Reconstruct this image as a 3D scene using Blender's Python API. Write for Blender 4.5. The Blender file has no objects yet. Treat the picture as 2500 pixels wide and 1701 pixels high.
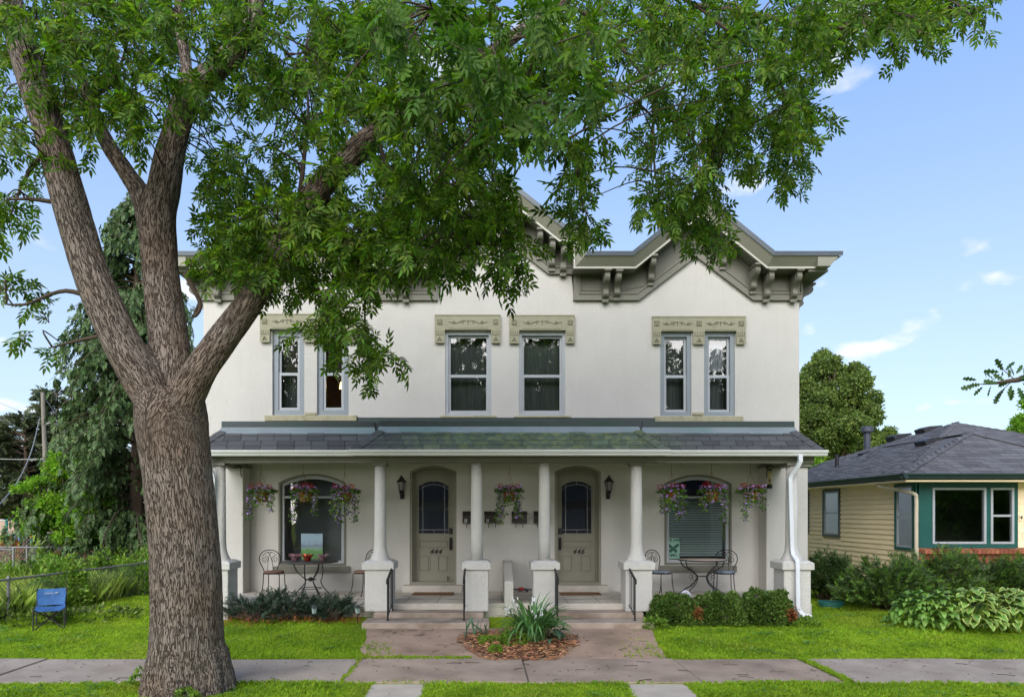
import bpy, bmesh, math, random
import numpy as np
from mathutils import Vector, Matrix, Euler
from mathutils.geometry import tessellate_polygon

R = math.radians
sc = bpy.context.scene
COL = sc.collection
random.seed(7)
rng = np.random.default_rng(7)

# ---------------------------------------------------------------- camera, sky, sun, exposure
F, CX, HY, CZ = 1710.0, 1200.0, 1250.0, 2.1       # focal length and principal point in photo pixels, eye height
SUN_EL, SUN_AZ = 20.0, 193.0                        # degrees; azimuth clockwise from +Y
SUN_STRENGTH, SUN_ANGLE = 4.6, 70.0
SKY_STRENGTH, EXPOSURE = 0.115, 0.90

camd = bpy.data.cameras.new("camera")
cam = bpy.data.objects.new("camera", camd)
COL.objects.link(cam)
cam.location = (0, 0, CZ)
cam.rotation_euler = (R(90), 0, 0)
camd.sensor_fit = 'HORIZONTAL'
camd.sensor_width = 36.0
camd.lens = 36.0 * F / 2500.0
camd.shift_x = (1250.0 - CX) / 2500.0
camd.shift_y = (HY - 850.5) / 2500.0
camd.clip_start = 0.1
camd.clip_end = 2000.0
sc.camera = cam

world = bpy.data.worlds.new("World")
sc.world = world
world.use_nodes = True
wn, wl_ = world.node_tree.nodes, world.node_tree.links
wn.clear()
w_out = wn.new('ShaderNodeOutputWorld')
w_bg = wn.new('ShaderNodeBackground')
w_bg.inputs['Strength'].default_value = SKY_STRENGTH
w_sky = wn.new('ShaderNodeTexSky')
w_sky.sky_type = 'NISHITA'
w_sky.sun_disc = False
w_sky.sun_elevation = R(SUN_EL)
w_sky.sun_rotation = R(SUN_AZ)
w_sky.altitude = 200
w_sky.air_density = 1.15
w_sky.dust_density = 0.25
w_sky.ozone_density = 3.0
w_tc = wn.new('ShaderNodeTexCoord')
w_sep = wn.new('ShaderNodeSeparateXYZ')
wl_.new(w_tc.outputs['Generated'], w_sep.inputs[0])


def wmath(op, a, b=None, clamp=False):
    n = wn.new('ShaderNodeMath')
    n.operation = op
    n.use_clamp = clamp
    for i, x in enumerate((a, b)):
        if x is None:
            continue
        if isinstance(x, (int, float)):
            n.inputs[i].default_value = x
        else:
            wl_.new(x, n.inputs[i])
    return n.outputs[0]


# small scattered fair-weather clouds over the whole sky (a layer seen in perspective)
w_z = wmath('ADD', wmath('MAXIMUM', w_sep.outputs['Z'], 0.0), 0.34)
w_cx = wmath('DIVIDE', w_sep.outputs['X'], w_z)
w_cy = wmath('DIVIDE', w_sep.outputs['Y'], w_z)
w_comb = wn.new('ShaderNodeCombineXYZ')
wl_.new(w_cx, w_comb.inputs[0])
wl_.new(w_cy, w_comb.inputs[1])
w_comb.inputs[2].default_value = 3.7
w_noise = wn.new('ShaderNodeTexNoise')
w_noise.inputs['Scale'].default_value = 6.0
w_noise.inputs['Detail'].default_value = 5.0
w_noise.inputs['Roughness'].default_value = 0.48
wl_.new(w_comb.outputs[0], w_noise.inputs['Vector'])
w_ramp = wn.new('ShaderNodeValToRGB')
w_ramp.color_ramp.interpolation = 'EASE'
w_ramp.color_ramp.elements[0].position = 0.585
w_ramp.color_ramp.elements[0].color = (0, 0, 0, 1)
w_ramp.color_ramp.elements[1].position = 0.72
w_ramp.color_ramp.elements[1].color = (1, 1, 1, 1)
wl_.new(w_noise.outputs['Fac'], w_ramp.inputs[0])
# thin bright haze over the whole sky: deep blue overhead, paler towards the horizon all round
w_grad = wn.new('ShaderNodeMapRange')
w_grad.interpolation_type = 'SMOOTHSTEP'
w_grad.inputs[1].default_value, w_grad.inputs[2].default_value = 0.62, 0.06
wl_.new(w_sep.outputs['Z'], w_grad.inputs[0])
w_haze = wn.new('ShaderNodeMix')
w_haze.data_type = 'RGBA'
wl_.new(w_grad.outputs[0], w_haze.inputs[0])
w_haze.inputs[6].default_value = (1.45, 2.5, 5.0, 1)
w_haze.inputs[7].default_value = (3.35, 4.15, 5.1, 1)
w_mix = wn.new('ShaderNodeMix')
w_mix.data_type = 'RGBA'
w_mix.inputs[0].default_value = 0.75
wl_.new(w_sky.outputs[0], w_mix.inputs[6])
wl_.new(w_haze.outputs[2], w_mix.inputs[7])
w_mix2 = wn.new('ShaderNodeMix')
w_mix2.data_type = 'RGBA'
wl_.new(wmath('MULTIPLY', w_ramp.outputs[0], 0.8), w_mix2.inputs[0])
wl_.new(w_mix.outputs[2], w_mix2.inputs[6])
w_mix2.inputs[7].default_value = (5.4, 5.4, 5.6, 1)
wl_.new(w_mix2.outputs[2], w_bg.inputs['Color'])
wl_.new(w_bg.outputs[0], w_out.inputs['Surface'])

sund = bpy.data.lights.new("sun", 'SUN')
sund.energy = SUN_STRENGTH
sund.angle = R(SUN_ANGLE)
sund.color = (1.0, 0.965, 0.92)
sun = bpy.data.objects.new("sun", sund)
COL.objects.link(sun)
_d = Vector((math.sin(R(SUN_AZ)) * math.cos(R(SUN_EL)), math.cos(R(SUN_AZ)) * math.cos(R(SUN_EL)), math.sin(R(SUN_EL))))
sun.location = _d * 40
sun.rotation_euler = _d.to_track_quat('Z', 'Y').to_euler()

vs = sc.view_settings
vs.view_transform = 'Standard'
vs.look = 'None'
vs.exposure = EXPOSURE
vs.gamma = 1.0
vs.use_curve_mapping = False
sc.render.engine = 'CYCLES'
sc.cycles.use_denoising = True
sc.cycles.max_bounces = 8
sc.cycles.diffuse_bounces = 4
sc.cycles.glossy_bounces = 3
sc.cycles.transmission_bounces = 4
sc.cycles.transparent_max_bounces = 8
sc.cycles.caustics_reflective = False
sc.cycles.caustics_refractive = False
sc.cycles.sample_clamp_indirect = 6.0


# ---------------------------------------------------------------- helpers
def P(px, py, d):
    """World point of a photo pixel at depth d."""
    return Vector(((px - CX) * d / F, d, CZ + (HY - py) * d / F))


def sstep(a, b, x):
    t = min(1.0, max(0.0, (x - a) / (b - a)))
    return t * t * (3 - 2 * t)


def ground_z(x, y):
    z = 0.10 * sstep(9.9, 12.0, y) + 0.06 * sstep(12.0, 13.0, y)
    return z


def wloc(o):
    v = Vector((0, 0, 0))
    while o is not None:
        v = v + o.location
        o = o.parent
    return v


def tag(o, label=None, cat=None, group=None, kind=None):
    if label:
        o['label'] = label
    if cat:
        o['category'] = cat
    if group:
        o['group'] = group
    if kind:
        o['kind'] = kind
    return o


def thing(name, label, cat, loc=(0, 0, 0), group=None, rz=0.0):
    o = bpy.data.objects.new(name, None)
    o.empty_display_size = 0.2
    COL.objects.link(o)
    o.location = loc
    o.rotation_euler = (0, 0, rz)
    return tag(o, label, cat, group)


def put(name, me, parent=None, loc=(0, 0, 0), rot=(0, 0, 0), scale=(1, 1, 1), mat=None):
    o = bpy.data.objects.new(name, me)
    COL.objects.link(o)
    if parent is not None:
        o.parent = parent
        loc = Vector(loc) - wloc(parent)
    o.location = loc
    o.rotation_euler = rot
    o.scale = scale
    if mat is not None and not me.materials:
        me.materials.append(mat)
    return o


def copy_tree(o, parent=None):
    c = o.copy()
    COL.objects.link(c)
    c.parent = parent
    for ch in [x for x in o.children]:
        copy_tree(ch, c)
    return c


def catmull(pts, n=6, closed=False):
    pts = [Vector(p) for p in pts]
    out = []
    m = len(pts)
    rngi = range(m) if closed else range(m - 1)
    for i in rngi:
        if closed:
            p0, p1, p2, p3 = pts[(i - 1) % m], pts[i], pts[(i + 1) % m], pts[(i + 2) % m]
        else:
            p0, p1, p2, p3 = pts[max(i - 1, 0)], pts[i], pts[i + 1], pts[min(i + 2, m - 1)]
        for k in range(n):
            t = k / n
            out.append(0.5 * ((2 * p1) + (p2 - p0) * t + (2 * p0 - 5 * p1 + 4 * p2 - p3) * t * t + (3 * p1 - p0 - 3 * p2 + p3) * t ** 3))
    if not closed:
        out.append(pts[-1].copy())
    return out


class MB:
    """Collects faces of one part; build() links them as one mesh object."""

    def __init__(s):
        s.v, s.f, s.mi, s.cur = [], [], [], 0

    def add(s, vs_, fs):
        b = len(s.v)
        s.v += [tuple(v) for v in vs_]
        for f in fs:
            s.f.append(tuple(i + b for i in f))
            s.mi.append(s.cur)
        return s

    def quad(s, a, b, c, d):
        return s.add([a, b, c, d], [(0, 1, 2, 3)])

    def box(s, x0, x1, y0, y1, z0, z1):
        v = [(x0, y0, z0), (x1, y0, z0), (x1, y1, z0), (x0, y1, z0), (x0, y0, z1), (x1, y0, z1), (x1, y1, z1), (x0, y1, z1)]
        return s.add(v, [(0, 3, 2, 1), (4, 5, 6, 7), (0, 1, 5, 4), (1, 2, 6, 5), (2, 3, 7, 6), (3, 0, 4, 7)])

    def prism(s, poly, a, b, axis='y'):
        """poly: 2D points; extruded from a to b along axis (y: poly is xz; x: poly is yz; z: poly is xy)."""
        def mk(p, t):
            return {'y': (p[0], t, p[1]), 'x': (t, p[0], p[1]), 'z': (p[0], p[1], t)}[axis]
        n = len(poly)
        v = [mk(p, a) for p in poly] + [mk(p, b) for p in poly]
        fs = [tuple(range(n)), tuple(range(2 * n - 1, n - 1, -1))]
        fs += [(i, (i + 1) % n + 0, (i + 1) % n + n, i + n) for i in range(n)]
        return s.add(v, fs)

    def holed(s, outer, holes, y, depth=0.0):
        """A wall sheet in the plane y with holes, each with reveals going back by depth."""
        polys = [[Vector((p[0], p[1], 0)) for p in outer]] + [[Vector((p[0], p[1], 0)) for p in h] for h in holes]
        flat = [p for q in polys for p in q]
        s.add([(p.x, y, p.y) for p in flat], tessellate_polygon(polys))
        if depth:
            for h in holes:
                n = len(h)
                v = [(p[0], y, p[1]) for p in h] + [(p[0], y + depth, p[1]) for p in h]
                s.add(v, [(i, (i + 1) % n, (i + 1) % n + n, i + n) for i in range(n)])
        return s

    def tube(s, pts, r, n=8, cap=True, closed=False):
        pts = [Vector(p) for p in pts]
        m = len(pts)
        rr = r if isinstance(r, (list, tuple)) else [r] * m
        if len(rr) != m:
            rr = [rr[0] + (rr[-1] - rr[0]) * i / (m - 1) for i in range(m)]
        up = None
        vv = []
        for i in range(m):
            if closed:
                t = (pts[(i + 1) % m] - pts[(i - 1) % m])
            else:
                t = pts[min(i + 1, m - 1)] - pts[max(i - 1, 0)]
            if t.length < 1e-9:
                t = Vector((0, 0, 1))
            t.normalize()
            if up is None:
                up = Vector((0, 0, 1)) if abs(t.z) < 0.9 else Vector((0, 1, 0))
            up = up - t * up.dot(t)
            if up.length < 1e-6:
                up = t.orthogonal()
            up.normalize()
            sd = t.cross(up)
            for k in range(n):
                a = 2 * math.pi * (k + 0.5) / n
                vv.append(pts[i] + (up * math.sin(a) + sd * math.cos(a)) * rr[i])
        fs = []
        for i in range(m if closed else m - 1):
            j = (i + 1) % m
            for k in range(n):
                l = (k + 1) % n
                fs.append((i * n + k, i * n + l, j * n + l, j * n + k))
        if cap and not closed:
            fs.append(tuple(range(n - 1, -1, -1)))
            fs.append(tuple(range((m - 1) * n, m * n)))
        return s.add(vv, fs)

    def lathe(s, prof, c=(0, 0, 0), n=20):
        """prof: (radius, z) from bottom to top."""
        vv, fs = [], []
        for r, z in prof:
            for k in range(n):
                a = 2 * math.pi * k / n
                vv.append((c[0] + r * math.cos(a), c[1] + r * math.sin(a), c[2] + z))
        for i in range(len(prof) - 1):
            for k in range(n):
                l = (k + 1) % n
                fs.append((i * n + k, i * n + l, (i + 1) * n + l, (i + 1) * n + k))
        fs.append(tuple(range(n - 1, -1, -1)))
        fs.append(tuple(range((len(prof) - 1) * n, len(prof) * n)))
        return s.add(vv, fs)

    def blob(s, c, r, seed=0, sub=3, rough=0.12, freq=2.0):
        bm = bmesh.new()
        bmesh.ops.create_icosphere(bm, subdivisions=sub, radius=1.0)
        from mathutils import noise
        vv = []
        for v in bm.verts:
            k = 1 + rough * noise.noise(v.co * freq + Vector((seed * 3.1, seed * 1.7, 0)))
            vv.append((c[0] + v.co.x * r[0] * k, c[1] + v.co.y * r[1] * k, c[2] + v.co.z * r[2] * k))
        fs = [tuple(v.index for v in f.verts) for f in bm.faces]
        bm.free()
        return s.add(vv, fs)

    def mesh(s, name, mats, off=(0, 0, 0), smooth=False):
        me = bpy.data.meshes.new(name)
        ox, oy, oz = off
        me.from_pydata([(x - ox, y - oy, z - oz) for x, y, z in s.v], [], s.f)
        mats = mats if isinstance(mats, (list, tuple)) else [mats]
        for m in mats:
            me.materials.append(m)
        if len(mats) > 1:
            me.polygons.foreach_set('material_index', s.mi)
        if smooth:
            me.polygons.foreach_set('use_smooth', [True] * len(me.polygons))
        me.update()
        return me

    def build(s, name, mats, parent=None, smooth=False, bevel=0.0, seg=2, normals=False):
        off = wloc(parent) if parent is not None else Vector((0, 0, 0))
        me = s.mesh(name, mats, off, smooth)
        if normals:
            bm = bmesh.new()
            bm.from_mesh(me)
            bmesh.ops.recalc_face_normals(bm, faces=bm.faces)
            bm.to_mesh(me)
            bm.free()
        o = bpy.data.objects.new(name, me)
        COL.objects.link(o)
        o.parent = parent
        if bevel:
            md = o.modifiers.new('bevel', 'BEVEL')
            md.width = bevel
            md.segments = seg
            md.limit_method = 'ANGLE'
            md.angle_limit = R(35)
        return o


def frames(d, roll=None):
    """Rotation matrices (N,3,3) whose local X follows d; local Z as far up as possible, then rolled."""
    d = d / np.linalg.norm(d, axis=1, keepdims=True)
    up = np.tile(np.array([0.0, 0.0, 1.0]), (len(d), 1))
    par = np.abs(d[:, 2]) > 0.98
    up[par] = (0, 1, 0)
    y = np.cross(up, d)
    y /= np.linalg.norm(y, axis=1, keepdims=True)
    z = np.cross(d, y)
    if roll is not None:
        c, s_ = np.cos(roll)[:, None], np.sin(roll)[:, None]
        y, z = y * c + z * s_, z * c - y * s_
    return np.stack([d, y, z], axis=2)


def np_mesh(name, verts, faces_flat, sizes, mats, mi=None, smooth=False):
    me = bpy.data.meshes.new(name)
    nv, nl, nf = len(verts), len(faces_flat), len(sizes)
    me.vertices.add(nv)
    me.vertices.foreach_set('co', verts.astype(np.float32).ravel())
    me.loops.add(nl)
    me.loops.foreach_set('vertex_index', faces_flat.astype(np.int32))
    me.polygons.add(nf)
    st = np.concatenate([[0], np.cumsum(sizes)[:-1]]).astype(np.int32)
    me.polygons.foreach_set('loop_start', st)
    for m in (mats if isinstance(mats, (list, tuple)) else [mats]):
        me.materials.append(m)
    if mi is not None:
        me.polygons.foreach_set('material_index', mi.astype(np.int32))
    if smooth:
        me.polygons.foreach_set('use_smooth', np.ones(nf, dtype=bool))
    me.update(calc_edges=True)
    return me


def scatter(name, tmpl, pos, rot, scl, mats, smooth=False):
    """tmpl: (verts (V,3), faces list) or with a third item, material index per face."""
    tv, tf = np.array(tmpl[0], float), tmpl[1]
    N, V = len(pos), len(tv)
    scl = np.asarray(scl, float)
    if scl.ndim == 1:
        scl = scl[:, None]
    loc = tv[None] * scl[:, None, :] if scl.shape[1] == 3 else tv[None] * scl[:, :, None]
    w = np.einsum('nij,nvj->nvi', rot, loc) + pos[:, None, :]
    ff = np.concatenate([np.array(f) for f in tf])
    sz = np.array([len(f) for f in tf])
    allf = (ff[None] + (np.arange(N) * V)[:, None]).ravel()
    mi = np.tile(np.array(tmpl[2]), N) if len(tmpl) > 2 else None
    return np_mesh(name, w.reshape(-1, 3), allf, np.tile(sz, N), mats, mi, smooth)


def rand_dirs(n, g=rng):
    v = g.normal(size=(n, 3))
    return v / np.linalg.norm(v, axis=1, keepdims=True)


# ---------------------------------------------------------------- materials
def mat(name, col, rough=0.65, var=0.12, scale=4.0, bump=0.0, bscale=60.0, objrand=0.0, island=0.0, spec=0.3, metal=0.0,
        col2=None, stretch=None, bdist=0.01, trans=0.0, tcol=None, dirt=None, voronoi=False, coat=0.0, streak=None):
    m = bpy.data.materials.new(name)
    m.use_nodes = True
    nt = m.node_tree
    n, l = nt.nodes, nt.links
    bs = n['Principled BSDF']
    bs.inputs['Roughness'].default_value = rough
    bs.inputs['Metallic'].default_value = metal
    bs.inputs['Specular IOR Level'].default_value = spec
    if coat:
        bs.inputs['Coat Weight'].default_value = coat
    tc = n.new('ShaderNodeTexCoord')
    vec = tc.outputs['Object']
    if stretch:
        mp = n.new('ShaderNodeMapping')
        mp.inputs['Scale'].default_value = stretch
        l.new(vec, mp.inputs[0])
        vec = mp.outputs[0]
    no = n.new('ShaderNodeTexNoise')
    no.inputs['Scale'].default_value = scale
    no.inputs['Detail'].default_value = 6
    no.inputs['Roughness'].default_value = 0.62
    l.new(vec, no.inputs['Vector'])
    mx = n.new('ShaderNodeMix')
    mx.data_type = 'RGBA'
    c = np.array(col[:3])
    a = c * (1 - var)
    b = np.array(col2) if col2 is not None else np.minimum(c * (1 + var), 1)
    mx.inputs[6].default_value = (*a, 1)
    mx.inputs[7].default_value = (*b, 1)
    rp = n.new('ShaderNodeMapRange')
    rp.inputs[1].default_value = 0.32
    rp.inputs[2].default_value = 0.68
    l.new(no.outputs['Fac'], rp.inputs[0])
    l.new(rp.outputs[0], mx.inputs[0])
    out = mx.outputs[2]
    if dirt:   # (colour, scale, threshold low, high, strength): stains with a shape of their own
        dn = n.new('ShaderNodeTexNoise')
        dn.inputs['Scale'].default_value = dirt[1]
        dn.inputs['Detail'].default_value = 7
        l.new(vec, dn.inputs['Vector'])
        dr = n.new('ShaderNodeMapRange')
        dr.inputs[1].default_value, dr.inputs[2].default_value, dr.inputs[4].default_value = dirt[2], dirt[3], dirt[4]
        l.new(dn.outputs['Fac'], dr.inputs[0])
        dm = n.new('ShaderNodeMix')
        dm.data_type = 'RGBA'
        l.new(dr.outputs[0], dm.inputs[0])
        l.new(out, dm.inputs[6])
        dm.inputs[7].default_value = (*dirt[0], 1)
        out = dm.outputs[2]
    if streak:  # (colour, strength): rain streaks running down
        sm = n.new('ShaderNodeMapping')
        sm.inputs['Scale'].default_value = (5.0, 5.0, .35)
        l.new(tc.outputs['Object'], sm.inputs[0])
        sn = n.new('ShaderNodeTexNoise')
        sn.inputs['Scale'].default_value = 1.6
        sn.inputs['Detail'].default_value = 7
        sn.inputs['Roughness'].default_value = .7
        l.new(sm.outputs[0], sn.inputs['Vector'])
        sr = n.new('ShaderNodeMapRange')
        sr.inputs[1].default_value, sr.inputs[2].default_value, sr.inputs[4].default_value = .52, .75, streak[1]
        l.new(sn.outputs['Fac'], sr.inputs[0])
        sx_ = n.new('ShaderNodeMix')
        sx_.data_type = 'RGBA'
        l.new(sr.outputs[0], sx_.inputs[0])
        l.new(out, sx_.inputs[6])
        sx_.inputs[7].default_value = (*streak[0], 1)
        out = sx_.outputs[2]
    if objrand or island:
        hs = n.new('ShaderNodeHueSaturation')
        if island:
            src = n.new('ShaderNodeNewGeometry').outputs['Random Per Island']
        else:
            src = n.new('ShaderNodeObjectInfo').outputs['Random']
        amt = island or objrand
        mr = n.new('ShaderNodeMapRange')
        mr.inputs[3].default_value = 1 - amt
        mr.inputs[4].default_value = 1 + amt
        l.new(src, mr.inputs[0])
        l.new(mr.outputs[0], hs.inputs['Value'])
        mh = n.new('ShaderNodeMapRange')
        mh.inputs[3].default_value = 0.5 - amt * 0.045
        mh.inputs[4].default_value = 0.5 + amt * 0.045
        w = n.new('ShaderNodeTexWhiteNoise')
        w.noise_dimensions = '1D'
        l.new(src, w.inputs['W'])
        l.new(w.outputs['Value'], mh.inputs[0])
        l.new(mh.outputs[0], hs.inputs['Hue'])
        l.new(out, hs.inputs['Color'])
        out = hs.outputs[0]
    l.new(out, bs.inputs['Base Color'])
    if bump:
        if voronoi:
            bn = n.new('ShaderNodeTexVoronoi')
            bn.inputs['Scale'].default_value = bscale
            l.new(vec, bn.inputs['Vector'])
            bo = bn.outputs['Distance']
        else:
            bn = n.new('ShaderNodeTexNoise')
            bn.inputs['Scale'].default_value = bscale
            bn.inputs['Detail'].default_value = 4
            l.new(vec, bn.inputs['Vector'])
            bo = bn.outputs['Fac']
        bp = n.new('ShaderNodeBump')
        bp.inputs['Strength'].default_value = bump
        bp.inputs['Distance'].default_value = bdist
        l.new(bo, bp.inputs['Height'])
        l.new(bp.outputs[0], bs.inputs['Normal'])
    if trans:
        tr = n.new('ShaderNodeBsdfTranslucent')
        ts = n.new('ShaderNodeMix')
        ts.data_type = 'RGBA'
        ts.blend_type = 'MULTIPLY'
        ts.inputs[0].default_value = 1
        l.new(out, ts.inputs[6])
        ts.inputs[7].default_value = (*(tcol or (1.3, 1.5, 0.6)), 1)
        l.new(ts.outputs[2], tr.inputs['Color'])
        ms = n.new('ShaderNodeMixShader')
        ms.inputs[0].default_value = trans
        l.new(bs.outputs[0], ms.inputs[1])
        l.new(tr.outputs[0], ms.inputs[2])
        l.new(ms.outputs[0], n['Material Output'].inputs['Surface'])
    return m


def glass(name, tint=(0.85, 0.9, 0.9), boost=1.0):
    m = bpy.data.materials.new(name)
    m.use_nodes = True
    n, l = m.node_tree.nodes, m.node_tree.links
    n.remove(n['Principled BSDF'])
    tr = n.new('ShaderNodeBsdfTransparent')
    tr.inputs[0].default_value = (*tint, 1)
    gl = n.new('ShaderNodeBsdfGlossy')
    gl.inputs['Roughness'].default_value = 0.015
    fr = n.new('ShaderNodeFresnel')
    fr.inputs[0].default_value = 1.52
    no = n.new('ShaderNodeTexNoise')
    no.inputs['Scale'].default_value = 2.5
    tc = n.new('ShaderNodeTexCoord')
    l.new(tc.outputs['Object'], no.inputs['Vector'])
    bp = n.new('ShaderNodeBump')
    bp.inputs['Strength'].default_value = 0.05
    bp.inputs['Distance'].default_value = 0.02
    l.new(no.outputs[0], bp.inputs['Height'])
    l.new(bp.outputs[0], gl.inputs['Normal'])
    mu = n.new('ShaderNodeMath')
    mu.operation = 'MULTIPLY'
    mu.use_clamp = True
    mu.inputs[1].default_value = 2.0 * boost      # two faces of a pane
    l.new(fr.outputs[0], mu.inputs[0])
    mx = n.new('ShaderNodeMixShader')
    l.new(mu.outputs[0], mx.inputs[0])
    l.new(tr.outputs[0], mx.inputs[1])
    l.new(gl.outputs[0], mx.inputs[2])
    l.new(mx.outputs[0], n['Material Output'].inputs['Surface'])
    return m


M = {}
M['stucco'] = mat('stucco', (0.51, 0.487, 0.452), 0.9, 0.035, 1.3, bump=0.6, bscale=26, bdist=0.014, spec=0.15, dirt=((0.42, 0.39, 0.34), 0.8, 0.56, 0.78, 0.35), streak=((0.34, 0.31, 0.27), .14))
M['stucco_white'] = mat('stucco_white', (0.545, 0.522, 0.487), 0.9, 0.04, 2.0, bump=0.75, bscale=30, bdist=0.018, spec=0.15, dirt=((0.45, 0.43, 0.40), 3.0, 0.62, 0.8, 0.3))
M['olive'] = mat('olive', (0.165, 0.158, 0.126), 0.55, 0.06, 3.0, bump=0.08, bscale=90, dirt=((0.12, 0.11, 0.09), 5, 0.6, 0.8, 0.4))
M['olive_light'] = mat('olive_light', (0.235, 0.228, 0.178), 0.55, 0.05, 3.0, bump=0.05, bscale=60)
M['olive_stone'] = mat('olive_stone', (0.29, 0.275, 0.19), 0.8, 0.07, 6.0, bump=0.25, bscale=80, dirt=((0.2, 0.19, 0.12), 7, 0.58, 0.75, 0.5))
M['olive_groove'] = mat('olive_groove', (0.11, 0.10, 0.065), 0.9, 0.1, 8.0)
M['sill_stone'] = mat('sill_stone', (0.36, 0.33, 0.22), 0.85, 0.12, 8.0, bump=0.3, bscale=60, dirt=((0.22, 0.20, 0.10), 9, 0.55, 0.7, 0.6))
M['bead_pale'] = mat('bead_pale', (0.44, 0.425, 0.365), 0.5, 0.03, 3)
M['roof_edge'] = mat('roof_edge', (0.10, 0.115, 0.135), 0.4, 0.08, 4, metal=0.3)
M['trim_blue'] = mat('trim_blue', (0.22, 0.25, 0.27), 0.45, 0.04, 3)
M['vinyl_white'] = mat('vinyl_white', (0.36, 0.38, 0.395), 0.4, 0.03, 3)
M['glass'] = glass('glass', boost=1.2)
M['glass_dark'] = glass('glass_dark', (0.30, 0.31, 0.34))
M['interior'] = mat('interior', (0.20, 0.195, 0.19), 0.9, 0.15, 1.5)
M['interior_light'] = mat('interior_light', (0.42, 0.41, 0.40), 0.9, 0.15, 1.5)
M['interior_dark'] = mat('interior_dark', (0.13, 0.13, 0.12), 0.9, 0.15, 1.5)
M['interior_warm'] = mat('interior_warm', (0.10, 0.05, 0.022), 0.7, 0.2, 2.0)
M['blind_brown'] = mat('blind_brown', (0.10, 0.085, 0.078), 0.6, 0.05, 5)
M['blind_pale'] = mat('blind_pale', (0.42, 0.50, 0.50), 0.5, 0.05, 5)
M['curtain_dark'] = mat('curtain_dark', (0.11, 0.12, 0.12), 0.9, 0.3, 3, stretch=(9, 1, 0.4))
M['curtain'] = mat('curtain', (0.42, 0.42, 0.46), 0.9, 0.1, 5, stretch=(12, 1, 0.4))
M['door'] = mat('door', (0.235, 0.222, 0.172), 0.5, 0.05, 3, bump=0.06, bscale=70)
M['door_line'] = mat('door_line', (0.15, 0.142, 0.108), 0.55, 0.05, 3)
M['black_iron'] = mat('black_iron', (0.022, 0.021, 0.021), 0.45, 0.2, 12, bump=0.1, bscale=90)
M['bronze_box'] = mat('bronze_box', (0.035, 0.03, 0.025), 0.5, 0.1, 8, metal=0.2)
M['lead'] = mat('lead', (0.30, 0.31, 0.31), 0.5, 0.1, 8, metal=0.4)
M['gutter_white'] = mat('gutter_white', (0.66, 0.66, 0.65), 0.4, 0.04, 2.5, dirt=((0.38, 0.36, 0.31), 3.0, 0.60, 0.78, 0.35))
M['spout_white'] = mat('spout_white', (0.66, 0.68, 0.72), 0.4, 0.03, 2.0)
M['flash_dark'] = mat('flash_dark', (0.045, 0.057, 0.06), 0.4, 0.12, 2.0, metal=0.2, dirt=((0.03, 0.07, 0.05), 1.2, 0.45, 0.7, 0.6))
M['flash_light'] = mat('flash_light', (0.26, 0.29, 0.285), 0.4, 0.10, 1.5, metal=0.2, dirt=((0.17, 0.26, 0.22), 1.0, 0.50, 0.65, 0.8))
M['concrete'] = mat('concrete', (0.50, 0.455, 0.40), 0.9, 0.12, 3.0, bump=0.3, bscale=120, bdist=0.006, dirt=((0.24, 0.20, 0.17), 2.2, 0.52, 0.72, 0.55))
M['concrete_step'] = mat('concrete_step', (0.35, 0.28, 0.225), 0.9, 0.15, 4.0, bump=0.3, bscale=110, bdist=0.006, dirt=((0.15, 0.105, 0.07), 2.5, 0.44, 0.68, 0.75))
M['white_wood'] = mat('white_wood', (0.82, 0.80, 0.76), 0.6, 0.04, 3)
M['terracotta'] = mat('terracotta', (0.33, 0.10, 0.03), 0.7, 0.2, 12)
M['rope'] = mat('rope', (0.20, 0.13, 0.07), 0.9, 0.2, 30)


def leafmat(name, col, trans=0.35, isl=0.35, var=0.25, scale=1.6, tcol=(1.35, 1.5, 0.45), rough=0.5, spec=0.25, col2=None, dirt=None):
    return mat(name, col, rough, var, scale, island=isl, spec=spec, trans=trans, tcol=tcol, col2=col2, dirt=dirt)


M['ash_leaf'] = leafmat('ash_leaf', (0.074, 0.148, 0.018), 0.52, 0.6, col2=(0.135, 0.22, 0.024))
M['ash_leaf_obj'] = mat('ash_leaf_obj', (0.075, 0.150, 0.020), 0.5, 0.25, 1.6, objrand=0.35, spec=0.25, trans=0.42, tcol=(1.35, 1.5, 0.45))
M['spruce'] = leafmat('spruce', (0.06, 0.112, 0.036), 0.14, 0.5, tcol=(1.1, 1.2, 0.6), col2=(0.095, 0.15, 0.05))
M['pine'] = leafmat('pine', (0.06, 0.08, 0.04), 0.08, 0.4, tcol=(1, 1.1, 0.6), col2=(0.09, 0.105, 0.05))
M['maple_light'] = leafmat('maple_light', (0.14, 0.30, 0.025), 0.45, 0.4, col2=(0.20, 0.36, 0.03))
M['maple'] = leafmat('maple', (0.085, 0.145, 0.03), 0.3, 0.5, col2=(0.15, 0.20, 0.045))
M['weed'] = leafmat('weed', (0.14, 0.26, 0.035), 0.38, 0.5, col2=(0.22, 0.34, 0.05))
M['box_leaf'] = leafmat('box_leaf', (0.075, 0.145, 0.028), 0.25, 0.55, col2=(0.125, 0.20, 0.038))
M['yew'] = leafmat('yew', (0.045, 0.09, 0.026), 0.15, 0.55, col2=(0.09, 0.15, 0.035))
M['yew_bright'] = leafmat('yew_bright', (0.07, 0.14, 0.028), 0.2, 0.6, col2=(0.13, 0.22, 0.04))
M['juniper'] = leafmat('juniper', (0.028, 0.055, 0.034), 0.1, 0.5, col2=(0.045, 0.075, 0.045))
M['dead_leaf'] = leafmat('dead_leaf', (0.26, 0.09, 0.03), 0.15, 0.5, tcol=(1.2, 0.9, 0.5))
M['wood_dark'] = mat('wood_dark', (0.07, 0.05, 0.035), 0.9, 0.25, 15, bump=0.4, bscale=40, stretch=(1, 1, 0.3))
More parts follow.
